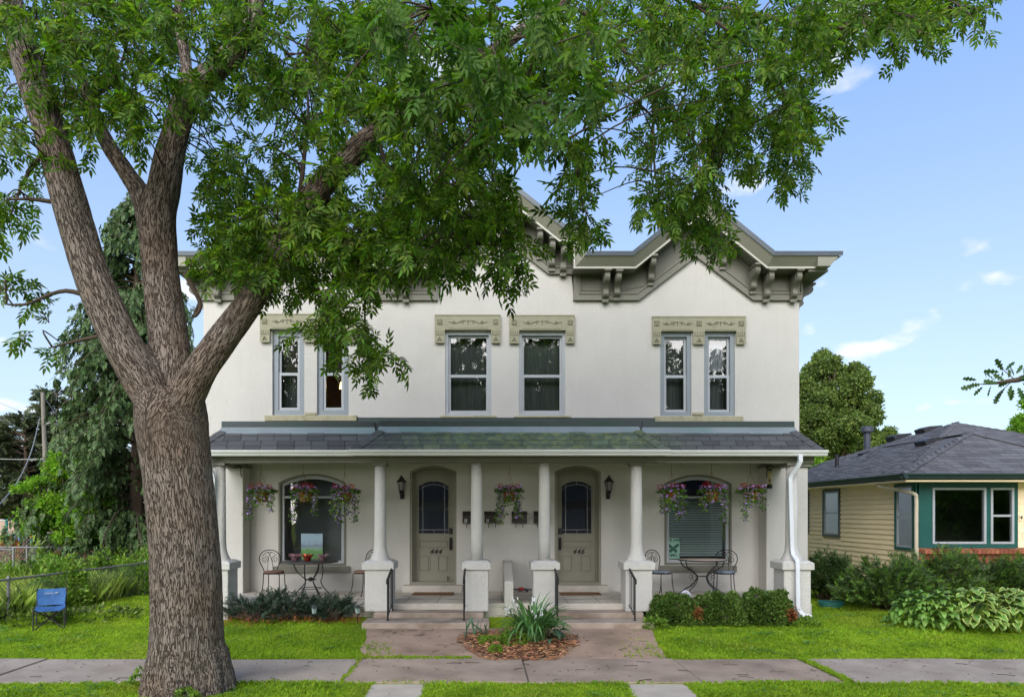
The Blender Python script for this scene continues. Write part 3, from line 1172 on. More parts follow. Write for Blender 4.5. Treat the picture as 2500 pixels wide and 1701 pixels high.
# skirt roof: (x eave left, right), (x top left, right), eave y, z, top y, z
SECT = [((-5.47, -2.20), (-5.08, -2.20), 12.75, 3.225, 13.16, 3.62, 1, 0),
        ((-2.50, 3.14), (-2.08, 2.72), 12.50, 3.212, 12.93, 3.605, 1, 1),
        ((2.84, 6.03), (2.84, 5.70), 12.75, 3.225, 13.16, 3.62, 0, 1)]
m = bpy.data.materials.new('shingle')
M['shingle'] = m
m.use_nodes = True
n, l = m.node_tree.nodes, m.node_tree.links
bs = n['Principled BSDF']
bs.inputs['Roughness'].default_value = .92
bs.inputs['Specular IOR Level'].default_value = .2
geo = n.new('ShaderNodeNewGeometry')
sp = n.new('ShaderNodeSeparateXYZ')
l.new(geo.outputs['Position'], sp.inputs[0])


def mr(a, b, c=0., d=1., smooth=True):
    q = n.new('ShaderNodeMapRange')
    q.interpolation_type = 'SMOOTHSTEP' if smooth else 'LINEAR'
    for i, v in zip((1, 2, 3, 4), (a, b, c, d)):
        q.inputs[i].default_value = v
    return q


def mul(a, b, op='MULTIPLY'):
    q = n.new('ShaderNodeMath')
    q.operation = op
    q.use_clamp = True
    for i, v in enumerate((a, b)):
        if isinstance(v, (int, float)):
            q.inputs[i].default_value = v
        else:
            l.new(v, q.inputs[i])
    return q.outputs[0]


r1 = mr(-2.6, -.3)
l.new(sp.outputs['X'], r1.inputs[0])
r2 = mr(2.3, 4.0, 1., 0.)
l.new(sp.outputs['X'], r2.inputs[0])
n1 = n.new('ShaderNodeTexNoise')
n1.inputs['Scale'].default_value = 2.6
n1.inputs['Detail'].default_value = 8
n1.inputs['Roughness'].default_value = .7
l.new(geo.outputs['Position'], n1.inputs['Vector'])
r3 = mr(.28, .52, .55, 1.)
l.new(n1.outputs['Fac'], r3.inputs[0])
alg = mul(mul(r1.outputs[0], r2.outputs[0]), r3.outputs[0])
oi = n.new('ShaderNodeObjectInfo')
hs = n.new('ShaderNodeHueSaturation')
mv = mr(0, 1, .78, 1.22, False)
l.new(oi.outputs['Random'], mv.inputs[0])
l.new(mv.outputs[0], hs.inputs['Value'])
n2 = n.new('ShaderNodeTexNoise')
n2.inputs['Scale'].default_value = 160
n2.inputs['Detail'].default_value = 3
l.new(geo.outputs['Position'], n2.inputs['Vector'])
g0 = n.new('ShaderNodeMix')
g0.data_type = 'RGBA'
l.new(n2.outputs['Fac'], g0.inputs[0])
g0.inputs[6].default_value = (.058, .058, .059, 1)
g0.inputs[7].default_value = (.118, .117, .119, 1)
g1 = n.new('ShaderNodeMix')
g1.data_type = 'RGBA'
l.new(alg, g1.inputs[0])
l.new(g0.outputs[2], g1.inputs[6])
n3 = n.new('ShaderNodeTexNoise')
n3.inputs['Scale'].default_value = 9
n3.inputs['Detail'].default_value = 6
l.new(geo.outputs['Position'], n3.inputs['Vector'])
g2 = n.new('ShaderNodeMix')
g2.data_type = 'RGBA'
r4 = mr(.42, .66)
l.new(n3.outputs['Fac'], r4.inputs[0])
l.new(r4.outputs[0], g2.inputs[0])
g2.inputs[6].default_value = (.095, .125, .085, 1)
g2.inputs[7].default_value = (.16, .185, .085, 1)
l.new(g2.outputs[2], g1.inputs[7])
l.new(g1.outputs[2], hs.inputs['Color'])
l.new(hs.outputs[0], bs.inputs['Base Color'])
bp = n.new('ShaderNodeBump')
bp.inputs['Strength'].default_value = .4
bp.inputs['Distance'].default_value = .004
l.new(n2.outputs['Fac'], bp.inputs['Height'])
l.new(bp.outputs[0], bs.inputs['Normal'])

sh_me = MB().box(-.5, .5, -.5, .5, -.5, .5).mesh('shingle', M['shingle'])
for si, (ex, tx, ey, ez, ty, tz, hipl, hipr) in enumerate(SECT):
    base = MB()
    v = [(ex[0], ey, ez), (ex[1], ey, ez), (tx[1], ty, tz), (tx[0], ty, tz)]
    back = 13.4
    v += [(ex[0], back, ez), (ex[1], back, ez), (tx[1], back, tz), (tx[0], back, tz)]
    base.add(v, [(0, 1, 2, 3), (1, 5, 6, 2), (0, 3, 7, 4), (3, 2, 6, 7), (0, 4, 5, 1)])
    pr_ = base.build('porch_roof', M['roof_edge'], house)
    L = math.hypot(ty - ey, tz - ez)
    pitch = math.atan2(tz - ez, ty - ey)
    rows = 4
    ex_ = L / rows
    tw = .308
    for r in range(rows):
        t0, t1 = r / rows, (r + 1) / rows
        tc = (t0 + t1) / 2 - .04
        lo = ex[0] + (tx[0] - ex[0]) * t0
        hi = ex[1] + (tx[1] - ex[1]) * t0
        lo2 = lo + (.06 if hipl else 0)
        hi2 = hi - (.06 if hipr else 0)
        x = lo2 - tw * (.5 if r % 2 else .05) - random.random() * .06
        while x < hi2:
            a, b = max(x, lo2), min(x + tw, hi2)
            x += tw
            if b - a < .05:
                continue
            yy, zz = ey + (ty - ey) * tc, ez + (tz - ez) * tc
            nx, nz = -math.sin(pitch), math.cos(pitch)
            lift = .016 + random.random() * .004
            put('shingle', sh_me, pr_, ((a + b) / 2, yy + nx * lift, zz + nz * lift),
                (pitch - .055 + random.uniform(-.01, .01), 0, random.uniform(-.004, .004)), (b - a - .010, ex_ * 1.14, .012))
    for side, has in ((0, hipl), (1, hipr)):
        if not has:
            continue
        e, t_ = Vector((ex[side], ey, ez)), Vector((tx[side], ty, tz))
        hd = (t_ - e)
        nseg = 4
        nrm_ = Vector((0, -math.sin(pitch), math.cos(pitch)))
        yv = hd.normalized()
        xv = yv.cross(nrm_).normalized()
        inw = xv if (xv.x > 0) == (side == 0) else -xv
        for k in range(nseg):
            c_ = e + hd * ((k + .5) / nseg) + nrm_ * .032 + inw * .07
            mt = Matrix((xv, yv, nrm_)).transposed().to_4x4()
            mt.translation = c_ - wloc(pr_)
            o_ = put('hip_shingle', sh_me, pr_)
            o_.matrix_basis = mt @ Matrix.Rotation(-.07, 4, 'X') @ Matrix.Diagonal((.15, hd.length / nseg * 1.12, .012, 1))
    # flashing: pale apron, dark upstand
    fl = MB()
    fl.add([(tx[0] - .04, ty - .09, tz - .055), (tx[1] + .04, ty - .09, tz - .055), (tx[1] + .0, ty + .02, tz + .085), (tx[0] - .0, ty + .02, tz + .085)], [(0, 1, 2, 3)])
    fl.add([(tx[0] - .04, ty - .09, tz - .055), (tx[0], ty + .02, tz + .085), (tx[0], ty + .3, tz + .085)], [(0, 1, 2)])
    fl.build('apron_flashing', M['flash_light'], pr_)
    MB().box(tx[0], tx[1], ty + .012, ty + .05, tz + .08, tz + .19).build('flashing', M['flash_dark'], pr_, bevel=.004)
# low-slope deck behind the skirt and the wedge of metal against the wall
MB().add([(-5.08, 13.2, 3.79), (5.7, 13.2, 3.79), (5.7, WY - .005, 3.90), (-5.08, WY - .005, 3.90), (-5.08, 13.2, 3.5), (5.7, 13.2, 3.5), (5.7, WY - .005, 3.5), (-5.08, WY - .005, 3.5)],
         [(0, 1, 2, 3), (0, 4, 5, 1), (1, 5, 6, 2), (0, 3, 7, 4), (4, 7, 6, 5)]).build('roof_deck', M['flash_dark'], house)
MB().prism([(wx(600), 3.90), (wx(1800), 3.90), (wx(1610), Z(1023)), (wx(1600), Z(1020)), (wx(870), Z(1019)), (wx(860), Z(1019))], WY - .03, WY - .004).build('wall_flashing', M['flash_dark'], house)
MB().box(wx(1072), wx(1216), WY - .06, WY - .031, Z(1027), Z(1020.5)).build('wall_flashing', M['flash_dark'], house)
MB().box(wx(1252), wx(1398), WY - .06, WY - .031, Z(1028), Z(1021)).build('wall_flashing', M['flash_dark'], house)

# gutters
gp = [(.0, .0), (-.07, .0), (-.085, .02), (-.085, .035), (-.11, .06), (-.12, .085), (-.12, .105), (-.105, .105), (-.105, .09), (-.01, .09), (0, .105)]
for a, b, ey, ez in ((-5.50, -2.50, 12.75, 3.225), (-2.53, 3.17, 12.50, 3.212), (3.16, 6.09, 12.75, 3.225)):
    MB().prism([(ey + p[0] + .02, ez - .105 + p[1]) for p in gp], a, b, 'x').build('gutter', M['gutter_white'], house)
    MB().box(a + .03, b - .03, ey + .022, ey + .3, ez - .075, ez - .03).build('eave_board', M['bead_pale'], house)
# downspouts
def spout(name, pts, r, mname):
    o = MB().tube(pts, r, 4).build(name, mname, house, bevel=.01)
    return o
xs = (1942 - CX) * 12.7 / F
spout('downspout', [(5.58, 12.66, 3.13), (5.58, 12.66, 3.02), (5.55, 12.70, 2.93), (5.48, 12.78, 2.80), (5.455, 12.80, 2.72), (5.46, 12.80, 2.5), (5.49, 12.80, 1.45), (5.50, 12.78, 1.32), (5.51, 12.63, 1.22), (5.515, 12.62, 1.1), (5.52, 12.62, .42), (5.54, 12.61, .33), (5.60, 12.56, .255), (5.72, 12.50, .225)], .052, M['spout_white'])
spout('downspout', [(-5.16, 12.70, 3.13), (-5.16, 12.70, 3.02), (-5.13, 12.72, 2.93), (-5.09, 12.78, 2.80), (-5.08, 12.80, 2.72), (-5.12, 12.80, 1.45), (-5.13, 12.63, 1.22), (-5.13, 12.62, .3)], .05, M['spout_white'])

# low wing wall between the two halves
pl = [(12.98, .30), (12.98, .815), (13.05, .83), (14.2, 1.045), (14.35, 1.07), (15.0, 1.07), (15.0, .30)]
MB().prism(pl, .235, .405, 'x').build('dividing_wall', M['stucco'], house, bevel=.02)
# ================================================================ ground, pavement, lawns
M['soil_lawn'] = mat('soil_lawn', (0.17, 0.27, 0.012), 1.0, 0.25, 1.2, bump=.4, bscale=30, spec=0.05, col2=(0.26, 0.36, 0.018), dirt=((0.16, 0.13, 0.06), 1.6, .60, .78, .5))
M['walk'] = mat('walk', (0.345, 0.285, 0.232), .95, .13, 2.0, bump=.45, bscale=170, bdist=.006, spec=.15, dirt=((0.20, 0.15, 0.12), 1.7, .47, .72, .55))
M['walk_brown'] = mat('walk_brown', (0.37, 0.255, 0.185), .95, .16, 1.6, bump=.5, bscale=150, bdist=.006, spec=.12, dirt=((0.155, 0.115, 0.075), 1.3, .46, .7, .6))
M['walk_pale'] = mat('walk_pale', (0.43, 0.37, 0.305), .95, .12, 2.4, bump=.4, bscale=150, bdist=.006, spec=.15)
M['asphalt'] = mat('asphalt', (0.05, 0.05, 0.052), .9, .15, 3, bump=.4, bscale=120)


def axis(breaks):
    out = []
    for a, b, st in breaks:
        k = max(1, int(round((b - a) / st)))
        out += [a + (b - a) * i / k for i in range(k)]
    return out + [breaks[-1][1]]


ax = axis([(-400, -60, 60), (-60, -14, 6), (-14, 14, .5), (14, 60, 6), (60, 400, 60)])
ay = axis([(-120, -10, 20), (-10, 6, 2), (6, 14, .25), (14, 40, 2), (40, 100, 10), (100, 900, 100)])
gm = MB()
gm.add([(x, y, ground_z(x, y)) for y in ay for x in ax], [(j * len(ax) + i, j * len(ax) + i + 1, (j + 1) * len(ax) + i + 1, (j + 1) * len(ax) + i) for j in range(len(ay) - 1) for i in range(len(ax) - 1)])
tag(gm.build('ground', M['soil_lawn'], smooth=True), kind='structure')
tag(MB().quad((-150, -7, .006), (150, -7, .006), (150, 3.2, .006), (-150, 3.2, .006)).build('road', M['asphalt']), kind='structure')
mb = MB().box(-150, 150, 3.2, 3.36, -.2, .11)
tag(mb.build('kerb', M['walk_pale'], bevel=.02), kind='structure')

SY0, SY1 = 8.60, 9.97
sidewalk = MB().box(-60, 60, SY0 + .03, SY1 - .03, -.15, .006).build('sidewalk', M['joint'])
tag(sidewalk, kind='structure')
cuts = [-13.0, -10.8, -8.55, -6.3, -4.08, -1.85, .455, 2.6, 4.42, 6.6, 8.8, 11.0, 13.2]
M['walk_mid'] = mat('walk_mid', (0.33, 0.252, 0.195), .95, .15, 1.8, bump=.45, bscale=170, bdist=.006, spec=.12, dirt=((0.17, 0.125, 0.095), 1.5, .46, .7, .6))
for i, (a, b) in enumerate(zip(cuts[:-1], cuts[1:])):
    g0 = .012
    g1 = .06 if abs(b - 4.42) < .01 else (.02 if abs(b + 1.85) < .01 else .008)
    ga = .06 if abs(a - 4.42) < .01 else g0
    lift = [.018, .012, .02, .014, .01, .022][i % 6]
    mcol = M['walk_mid'] if -1.9 < a < 2.7 else M['walk']
    s_ = MB()
    v = [(a + ga, SY0, 0), (b - g1, SY0 - .0, 0), (b - g1 - .02, SY1, 0), (a + ga - .02, SY1, 0)]
    s_.add([(x, y, -.1) for x, y, z in v] + [(x, y, lift + (.006 if k in (1, 2) else 0)) for k, (x, y, z) in enumerate(v)],
           [(4, 5, 6, 7), (0, 1, 5, 4), (1, 2, 6, 5), (2, 3, 7, 6), (3, 0, 4, 7)])
    s_.build('paving_slab', mcol, sidewalk, bevel=.012)
# walk from the pavement to the steps
wk = MB()
ys = [SY1 + .01 + (11.99 - SY1) * k / 8 for k in range(9)]
xs0 = [-1.80, -1.86, -1.97, -2.0, -1.98, -2.0, -2.06, -2.1, -2.12]
xs1 = [2.50, 2.52, 2.56, 2.55, 2.60, 2.62, 2.66, 2.70, 2.74]
nx = 6
wk.add([(a + (b - a) * k / nx, y, ground_z(0, y) + .016) for y, a, b in zip(ys, xs0, xs1) for k in range(nx + 1)],
       [(j * (nx + 1) + i, j * (nx + 1) + i + 1, (j + 1) * (nx + 1) + i + 1, (j + 1) * (nx + 1) + i) for j in range(8) for i in range(nx)])
tag(wk.build('front_path', M['walk_brown'], smooth=True), kind='structure')
for a, b in ((-1.46, -.80), (1.62, 2.36)):
    tag(MB().box(a, b, 3.4, SY0 - .06, -.1, .012).build('kerb_path', M['walk_pale'], bevel=.02), kind='structure')


# ---- grass: bladed tufts over the lawns
def tuft(nb, h, w, g):
    vv, ff = [], []
    for k in range(nb):
        a = g.uniform(0, 6.28)
        ln = g.uniform(.3, .9)
        hh = h * g.uniform(.6, 1.15)
        bx, by = g.normal(0, .012), g.normal(0, .012)
        dx, dy = math.cos(a), math.sin(a)
        px_, py_ = -dy * w / 2, dx * w / 2
        b = len(vv)
        mx, my, mz = bx + dx * hh * ln * .35, by + dy * hh * ln * .35, hh * .62
        vv += [(bx - px_, by - py_, -.01), (bx + px_, by + py_, -.01), (mx + px_ * .8, my + py_ * .8, mz), (bx + dx * hh * ln, by + dy * hh * ln, hh)]
        ff += [(b, b + 1, b + 2), (b, b + 2, b + 3)]
    return vv, ff


def inside_path(x, y):
    w = (np.abs(x - .3) < 2.30 + .05 * np.sin(y * 6) + .08 * (y > 11)) & (y > SY1 - .1)
    k = ((x > -1.44) & (x < -.82) | (x > 1.64) & (x < 2.34)) & (y < SY0)
    return w | k


def lawn(name, x0, x1, y0_, y1_, dens, h, matn, seed, w=.006, keep=None, nb=6):
    g = np.random.default_rng(seed)
    nn = int((x1 - x0) * (y1_ - y0_) * dens)
    x, y = g.uniform(x0, x1, nn), g.uniform(y0_, y1_, nn)
    ok = ~inside_path(x, y)
    if keep is not None:
        ok &= keep(x, y, g)
    x, y = x[ok], y[ok]
    z = 0.10 * np.clip((y - 9.9) / 2.1, 0, 1) ** 2 * (3 - 2 * np.clip((y - 9.9) / 2.1, 0, 1)) + 0.06 * np.clip((y - 12.0), 0, 1) ** 2 * (3 - 2 * np.clip((y - 12.0), 0, 1))
    pos = np.stack([x, y, z], 1)
    a = g.uniform(0, 6.28, len(x))
    rot = np.zeros((len(x), 3, 3))
    rot[:, 0, 0], rot[:, 0, 1], rot[:, 1, 0], rot[:, 1, 1], rot[:, 2, 2] = np.cos(a), -np.sin(a), np.sin(a), np.cos(a), 1
    wob = .75 + .35 * np.sin(x * 2.1 + np.sin(y * 3.0)) * np.sin(y * 2.7 + x) + g.uniform(0, .4, len(x))
    me = scatter(name, tuft(nb, h, w, g), pos, rot, wob, matn)
    return put(name, me)


M['grass'] = leafmat('grass', (0.215, 0.375, 0.022), .45, .4, .3, 1.1, tcol=(1.25, 1.3, .5), rough=.55, col2=(0.335, 0.485, 0.035), dirt=((.40, .36, .07), 1.0, .52, .72, .40))
M['grass_tall'] = leafmat('grass_tall', (0.21, 0.33, 0.04), .4, .45, .3, 1.0, tcol=(1.3, 1.35, .6), col2=(0.36, 0.44, 0.09))
o = lawn('grass', -11.5, -1.6, SY1 - .03, 12.55, 540, .042, M['grass'], 1)
tag(o, 'short bright green lawn on the left before the porch', 'grass', kind='stuff')
o = lawn('grass', 2.4, 11.5, SY1 - .03, 13.6, 480, .042, M['grass'], 2)
tag(o, 'short bright green lawn on the right running to the bungalow', 'grass', kind='stuff')
o = lawn('grass', -8, 9.5, 7.7, SY0 + .02, 720, .05, M['grass'], 3)
tag(o, 'strip of grass between the pavement and the street', 'grass', kind='stuff')
o = lawn('grass', -8.6, -5.3, 12.5, 17.5, 330, .06, M['grass'], 4)
tag(o, 'mown grass beside the house inside the wire fence', 'grass', kind='stuff')
o = lawn('grass', 5.9, 9.2, 13.5, 20, 260, .06, M['grass'], 41)
tag(o, 'shaded grass strip between the duplex and the bungalow', 'grass', kind='stuff')
o = lawn('tall_grass', -17, -8.2, 11, 26, 60, .42, M['grass_tall'], 5, .011, keep=lambda x, y, g: x < -8.70 + (y - 12.63) * .22 - .02, nb=7)
tag(o, 'tall unmown grass beyond the wire fence', 'grass', kind='stuff')
# grass growing in the wide joint and along edges of the slabs
g = np.random.default_rng(8)
n_ = 1250
x = np.concatenate([g.uniform(-1.95, -.3, 300), -1.9 + np.abs(g.normal(0, .25, 150)), 2.55 - np.abs(g.normal(0, .18, 100)), 4.42 + g.normal(0, .03, 330), -1.85 + g.normal(0, .02, 60), g.uniform(-2.4, -1.5, 160), g.uniform(1.9, 2.6, 150)])
y = np.concatenate([SY1 + g.normal(.05, .045, 300), g.uniform(SY1, 11.9, 150), g.uniform(SY1, 11.9, 100), g.uniform(SY0, SY1, 330), g.uniform(SY0, SY1, 60), g.uniform(SY1 + .05, 11.0, 160), g.uniform(SY1, 11.8, 150)])
pos = np.stack([x, y, np.full(n_, .012) + .1 * np.clip((y - 10.3) / 2.2, 0, 1)], 1)
rot = np.tile(np.eye(3), (n_, 1, 1))
a = g.uniform(0, 6.28, n_)
rot[:, 0, 0], rot[:, 0, 1], rot[:, 1, 0], rot[:, 1, 1] = np.cos(a), -np.sin(a), np.sin(a), np.cos(a)
tag(put('grass', scatter('joint_grass', tuft(6, .04, .006, g), pos, rot, g.uniform(.6, 1.1, n_), M['grass'])), 'grass tufts sprouting from joints of the pavement and path', 'grass', kind='stuff')
# fallen twigs, seeds and leaf bits on the paving
tw = MB()
for k in range(210):
    if random.random() < .55:
        x_, y_ = random.uniform(-7.5, 8.5), random.uniform(SY0 + .05, SY1 - .05)
    else:
        x_, y_ = random.uniform(-1.8, 2.4), random.uniform(SY1, 11.8)
    z_ = ground_z(x_, y_) + .032
    a_, L_ = random.uniform(-.5, .5) if random.random() < .7 else random.uniform(0, 3.1), random.choice([.015, .02, .03, .03, .04, .05, .08, .14, .2])
    dx_, dy_ = math.cos(a_) * L_ / 2, math.sin(a_) * L_ / 2
    tw.tube([(x_ - dx_, y_ - dy_, z_), (x_, y_ + random.uniform(-.01, .01), z_ + .004), (x_ + dx_, y_ + dy_, z_)], random.uniform(.002, .005), 4)
tag(tw.build('fallen_twigs', M['wood_dark']), 'dark twigs and seed litter scattered over the paving', 'litter', kind='stuff')
n_ = 1500
x, y = g.uniform(-8, 9.5, n_), g.uniform(7.6, 12.3, n_)
ok = ((y < SY1) & (y > SY0)) | inside_path(x, y) | (g.uniform(0, 1, n_) < .35)
x, y = x[ok], y[ok]
pos = np.stack([x, y, .032 + .1 * np.clip((y - 9.9) / 2.1, 0, 1) + np.where(((y < SY1) & (y > SY0)) | inside_path(x, y), 0, .035)], 1)
rot = frames(np.stack([np.cos(x * 99), np.sin(x * 99), np.zeros(len(x))], 1), g.normal(0, .3, len(x)))
M['litter'] = mat('litter', (.10, .055, .03), .9, .3, 5, island=.6)
tag(put('leaf_litter', scatter('leaf_litter', ([(0, 0, 0), (.5, .3, .1), (1, 0, .05), (.5, -.3, .1)], [(0, 1, 2), (0, 2, 3)]), pos, rot, g.uniform(.01, .035, len(x)), M['litter'])), 'tiny brown leaf fragments scattered over the paving', 'litter', kind='stuff')

# patches of clover and broad-leaved weeds in the lawns
gc = np.random.default_rng(17)
M['clover'] = leafmat('clover', (0.10, 0.23, 0.035), .3, .4, .25, 2.0, col2=(0.16, 0.30, 0.06))
px_l, ps = [], 0
for k in range(90):
    side = gc.uniform()
    cxx, cyy = (gc.uniform(-8.5, -2.3), gc.uniform(10.1, 12.2)) if side < .4 else ((gc.uniform(2.9, 9.0), gc.uniform(10.1, 13.0)) if side < .85 else (gc.uniform(-6, 8), gc.uniform(7.9, 8.45)))
    m_ = int(gc.integers(12, 42))
    rr = gc.uniform(.06, .28)
    px_l.append(np.stack([cxx + gc.normal(0, rr, m_), cyy + gc.normal(0, rr * .7, m_), np.full(m_, ground_z(cxx, cyy) + .035) + gc.uniform(0, .02, m_)], 1))
pp = np.concatenate(px_l)
pp = pp[~inside_path(pp[:, 0], pp[:, 1]) & ((pp[:, 1] > SY1) | (pp[:, 1] < SY0))]
tag(put('clover', scatter('clover', ([(0, 0, 0), (.4, .4, .15), (1, 0, .05), (.4, -.4, .15)], [(0, 2, 1), (0, 3, 2)]), pp, frames(np.stack([gc.normal(size=len(pp)), gc.normal(size=len(pp)), gc.uniform(-.1, .35, len(pp))], 1)), gc.uniform(.025, .055, len(pp)), M['clover'])), 'scattered patches of darker clover and weeds in the lawns', 'weeds', kind='stuff')
# ================================================================ the big ash tree in front
ash = thing('ash_tree', 'huge ash tree with ridged bark and three spreading limbs beside the pavement', 'tree', (-3.72, 8.22, 0.0))
D = 1.0757                                    # overview pixels to photo pixels


def Q(x, y, d):
    return P(x * D, y * D, d)


def rpx(w, d):                                # width in overview pixels -> radius in metres
    return w * D * d / F / 2


td = 8.22
limbs = []
trunk_c = [Q(428, 1598, td), Q(428, 1560, td), Q(425, 1500, td), Q(425, 1400, td), Q(420, 1250, td), Q(404, 1080, td), Q(390, 960, td), Q(388, 890, td)]
trunk_r = [rpx(222, td), rpx(196, td), rpx(176, td), rpx(164, td), rpx(158, td), rpx(157, td), rpx(166, td), rpx(150, td)]
limbs.append((trunk_c, trunk_r))
limbs.append(([Q(380, 960, td), Q(330, 870, td), Q(266, 757, td - .05), Q(203, 609, td - .1), Q(160, 465, td - .1), Q(120, 324, td - .1), Q(68, 162, td - .15), Q(20, 0, td - .2), Q(-40, -160, td - .2)],
              [rpx(110, td), rpx(108, td), rpx(97, td), rpx(90, td), rpx(88, td), rpx(80, td), rpx(74, td), rpx(66, td), rpx(56, td)]))
limbs.append(([Q(388, 930, td + .1), Q(386, 800, td + .25), Q(368, 650, td + .3), Q(358, 501, td + .3), Q(372, 430, td + .3), Q(392, 324, td + .3), Q(428, 216, td + .25), Q(506, 144, td + .1), Q(562, 74, td), Q(582, 10, td), Q(600, -120, td)],
              [rpx(105, td), rpx(106, td), rpx(98, td), rpx(96, td), rpx(86, td), rpx(74, td), rpx(68, td), rpx(56, td), rpx(50, td), rpx(42, td), rpx(34, td)]))
limbs.append(([Q(335, 520, td + .3), Q(318, 440, td + .3), Q(285, 390, td + .3), Q(240, 318, td + .35), Q(200, 225, td + .4), Q(165, 110, td + .4), Q(140, -40, td + .4)],
              [rpx(52, td), rpx(54, td), rpx(48, td), rpx(44, td), rpx(38, td), rpx(32, td), rpx(26, td)]))
limbs.append(([Q(428, 216, td + .25), Q(420, 130, td + .4), Q(408, 60, td + .5), Q(400, -80, td + .6)], [rpx(40, td), rpx(32, td), rpx(28, td), rpx(22, td)]))
limbs.append(([Q(400, 950, td - .1), Q(450, 850, td - .15), Q(505, 770, td - .15), Q(575, 672, td - .1), Q(640, 560, td), Q(705, 455, td), Q(770, 380, td), Q(850, 305, td), Q(945, 232, td + .1), Q(1070, 150, td + .3), Q(1200, 60, td + .6), Q(1340, -40, td + .9)],
              [rpx(105, td), rpx(92, td), rpx(82, td), rpx(75, td), rpx(72, td), rpx(70, td), rpx(68, td), rpx(64, td), rpx(54, td), rpx(44, td), rpx(36, td), rpx(30, td)]))

am = MB()
paths = []
for c, r in limbs:
    k = 6
    cc = catmull(c, k)
    t_ = np.linspace(0, len(r) - 1, len(cc))
    rr = np.interp(t_, np.arange(len(r)), r) * (.95 if c is trunk_c else (.80 if len(c) == 12 else .85))
    paths.append((np.array([tuple(p) for p in cc]), rr))
    am.tube(cc, list(rr), 18)
# root flare ridges
base = trunk_c[0]
for k in range(9):
    a_ = k * 2 * math.pi / 9 + .3 * math.sin(k * 5)
    L_ = .52 + .10 * math.sin(k * 3.7)
    p0 = base + Vector((math.cos(a_) * .32, math.sin(a_) * .32, .62))
    p1 = base + Vector((math.cos(a_) * .43, math.sin(a_) * .43, .22))
    p2 = base + Vector((math.cos(a_) * L_, math.sin(a_) * L_, .02))
    p3 = base + Vector((math.cos(a_) * (L_ + .10), math.sin(a_) * (L_ + .10), -.12))
    am.tube(catmull([p0, p1, p2, p3], 4), [.13, .11, .09, .07], 8)
tmp = am.build('trunk_tmp', M['wood_dark'])
md = tmp.modifiers.new('r', 'REMESH')
md.mode = 'VOXEL'
md.voxel_size = .026
sm_ = tmp.modifiers.new('s', 'SMOOTH')
sm_.iterations = 9
sm_.factor = .6
dg = bpy.context.evaluated_depsgraph_get()
tme = bpy.data.meshes.new_from_object(tmp.evaluated_get(dg))
bpy.data.objects.remove(tmp)
tme.name = 'trunk'
nv = len(tme.vertices)
co = np.empty(nv * 3, np.float32)
tme.vertices.foreach_get('co', co)
co = co.reshape(-1, 3).astype(float)
best = np.full(nv, 1e9)
best0 = np.full(nv, 1e9)
bk0 = np.zeros((nv, 3))
rad0 = np.zeros((nv, 3))
bk = np.zeros((nv, 3))
rad = np.zeros((nv, 3))
for li, (pc, rr) in enumerate(paths):
    ln = np.concatenate([[0], np.cumsum(np.linalg.norm(np.diff(pc, axis=0), axis=1))])
    up = np.array([0.0, 1.0, 0.0])
    for i in range(len(pc) - 1):
        a_, b_ = pc[i], pc[i + 1]
        t = b_ - a_
        L_ = np.linalg.norm(t)
        t = t / L_
        up = up - t * up.dot(t)
        up /= np.linalg.norm(up)
        sd = np.cross(t, up)
        q = co - a_
        h = np.clip(q @ t, 0, L_)
        off = q - h[:, None] * t
        dist = np.linalg.norm(off, axis=1)
        sc_ = dist - (rr[i] + (rr[i + 1] - rr[i]) * h / L_)
        hr = q @ t if (i == 0 or i == len(pc) - 2) else h
        B_, K_, R_n = (best0, bk0, rad0) if li == 0 else (best, bk, rad)
        sel = sc_ < B_ - 1e-4
        B_[sel] = sc_[sel]
        # bark coordinates: the limb straightened out, so furrows run along it
        K_[sel, 0] = (off @ sd)[sel]
        K_[sel, 1] = (off @ up)[sel]
        K_[sel, 2] = (ln[i] + hr)[sel] + li * 13.7
        R_n[sel] = off[sel] / np.maximum(dist[sel], 1e-6)[:, None]
z_f = trunk_c[-2][2]
wt = np.clip((co[:, 2] - (z_f - .45)) / .6, 0, 1)
wt = wt * wt * (3 - 2 * wt)                   # 0 on the trunk, 1 on the limbs: the two grains blend at the fork
rad = rad0 * (1 - wt[:, None]) + rad * wt[:, None]
# knobbly relief on the surface itself
from mathutils import noise as mnoise
def knob(b):
    return np.array([mnoise.noise(Vector((x_ * 9, y_ * 9, z_ * 1.6))) * .010 + mnoise.noise(Vector((x_ * 26, y_ * 26, z_ * 3.2))) * .010 for x_, y_, z_ in b])


disp = knob(bk0) * (1 - wt) + knob(bk) * wt
co += rad * disp[:, None]
co -= np.array(ash.location)
tme.vertices.foreach_set('co', co.astype(np.float32).ravel())
at = tme.attributes.new('bark_co', 'FLOAT_VECTOR', 'POINT')
at.data.foreach_set('vector', bk.astype(np.float32).ravel())
at = tme.attributes.new('bark_co_trunk', 'FLOAT_VECTOR', 'POINT')
at.data.foreach_set('vector', bk0.astype(np.float32).ravel())
at = tme.attributes.new('limb_share', 'FLOAT', 'POINT')
at.data.foreach_set('value', wt.astype(np.float32))
tme.polygons.foreach_set('use_smooth', np.ones(len(tme.polygons), bool))
tme.materials.clear()

m = bpy.data.materials.new('ash_bark')
M['bark'] = m
m.use_nodes = True
n, l = m.node_tree.nodes, m.node_tree.links
bs = n['Principled BSDF']
bs.inputs['Roughness'].default_value = .95
bs.inputs['Specular IOR Level'].default_value = .12


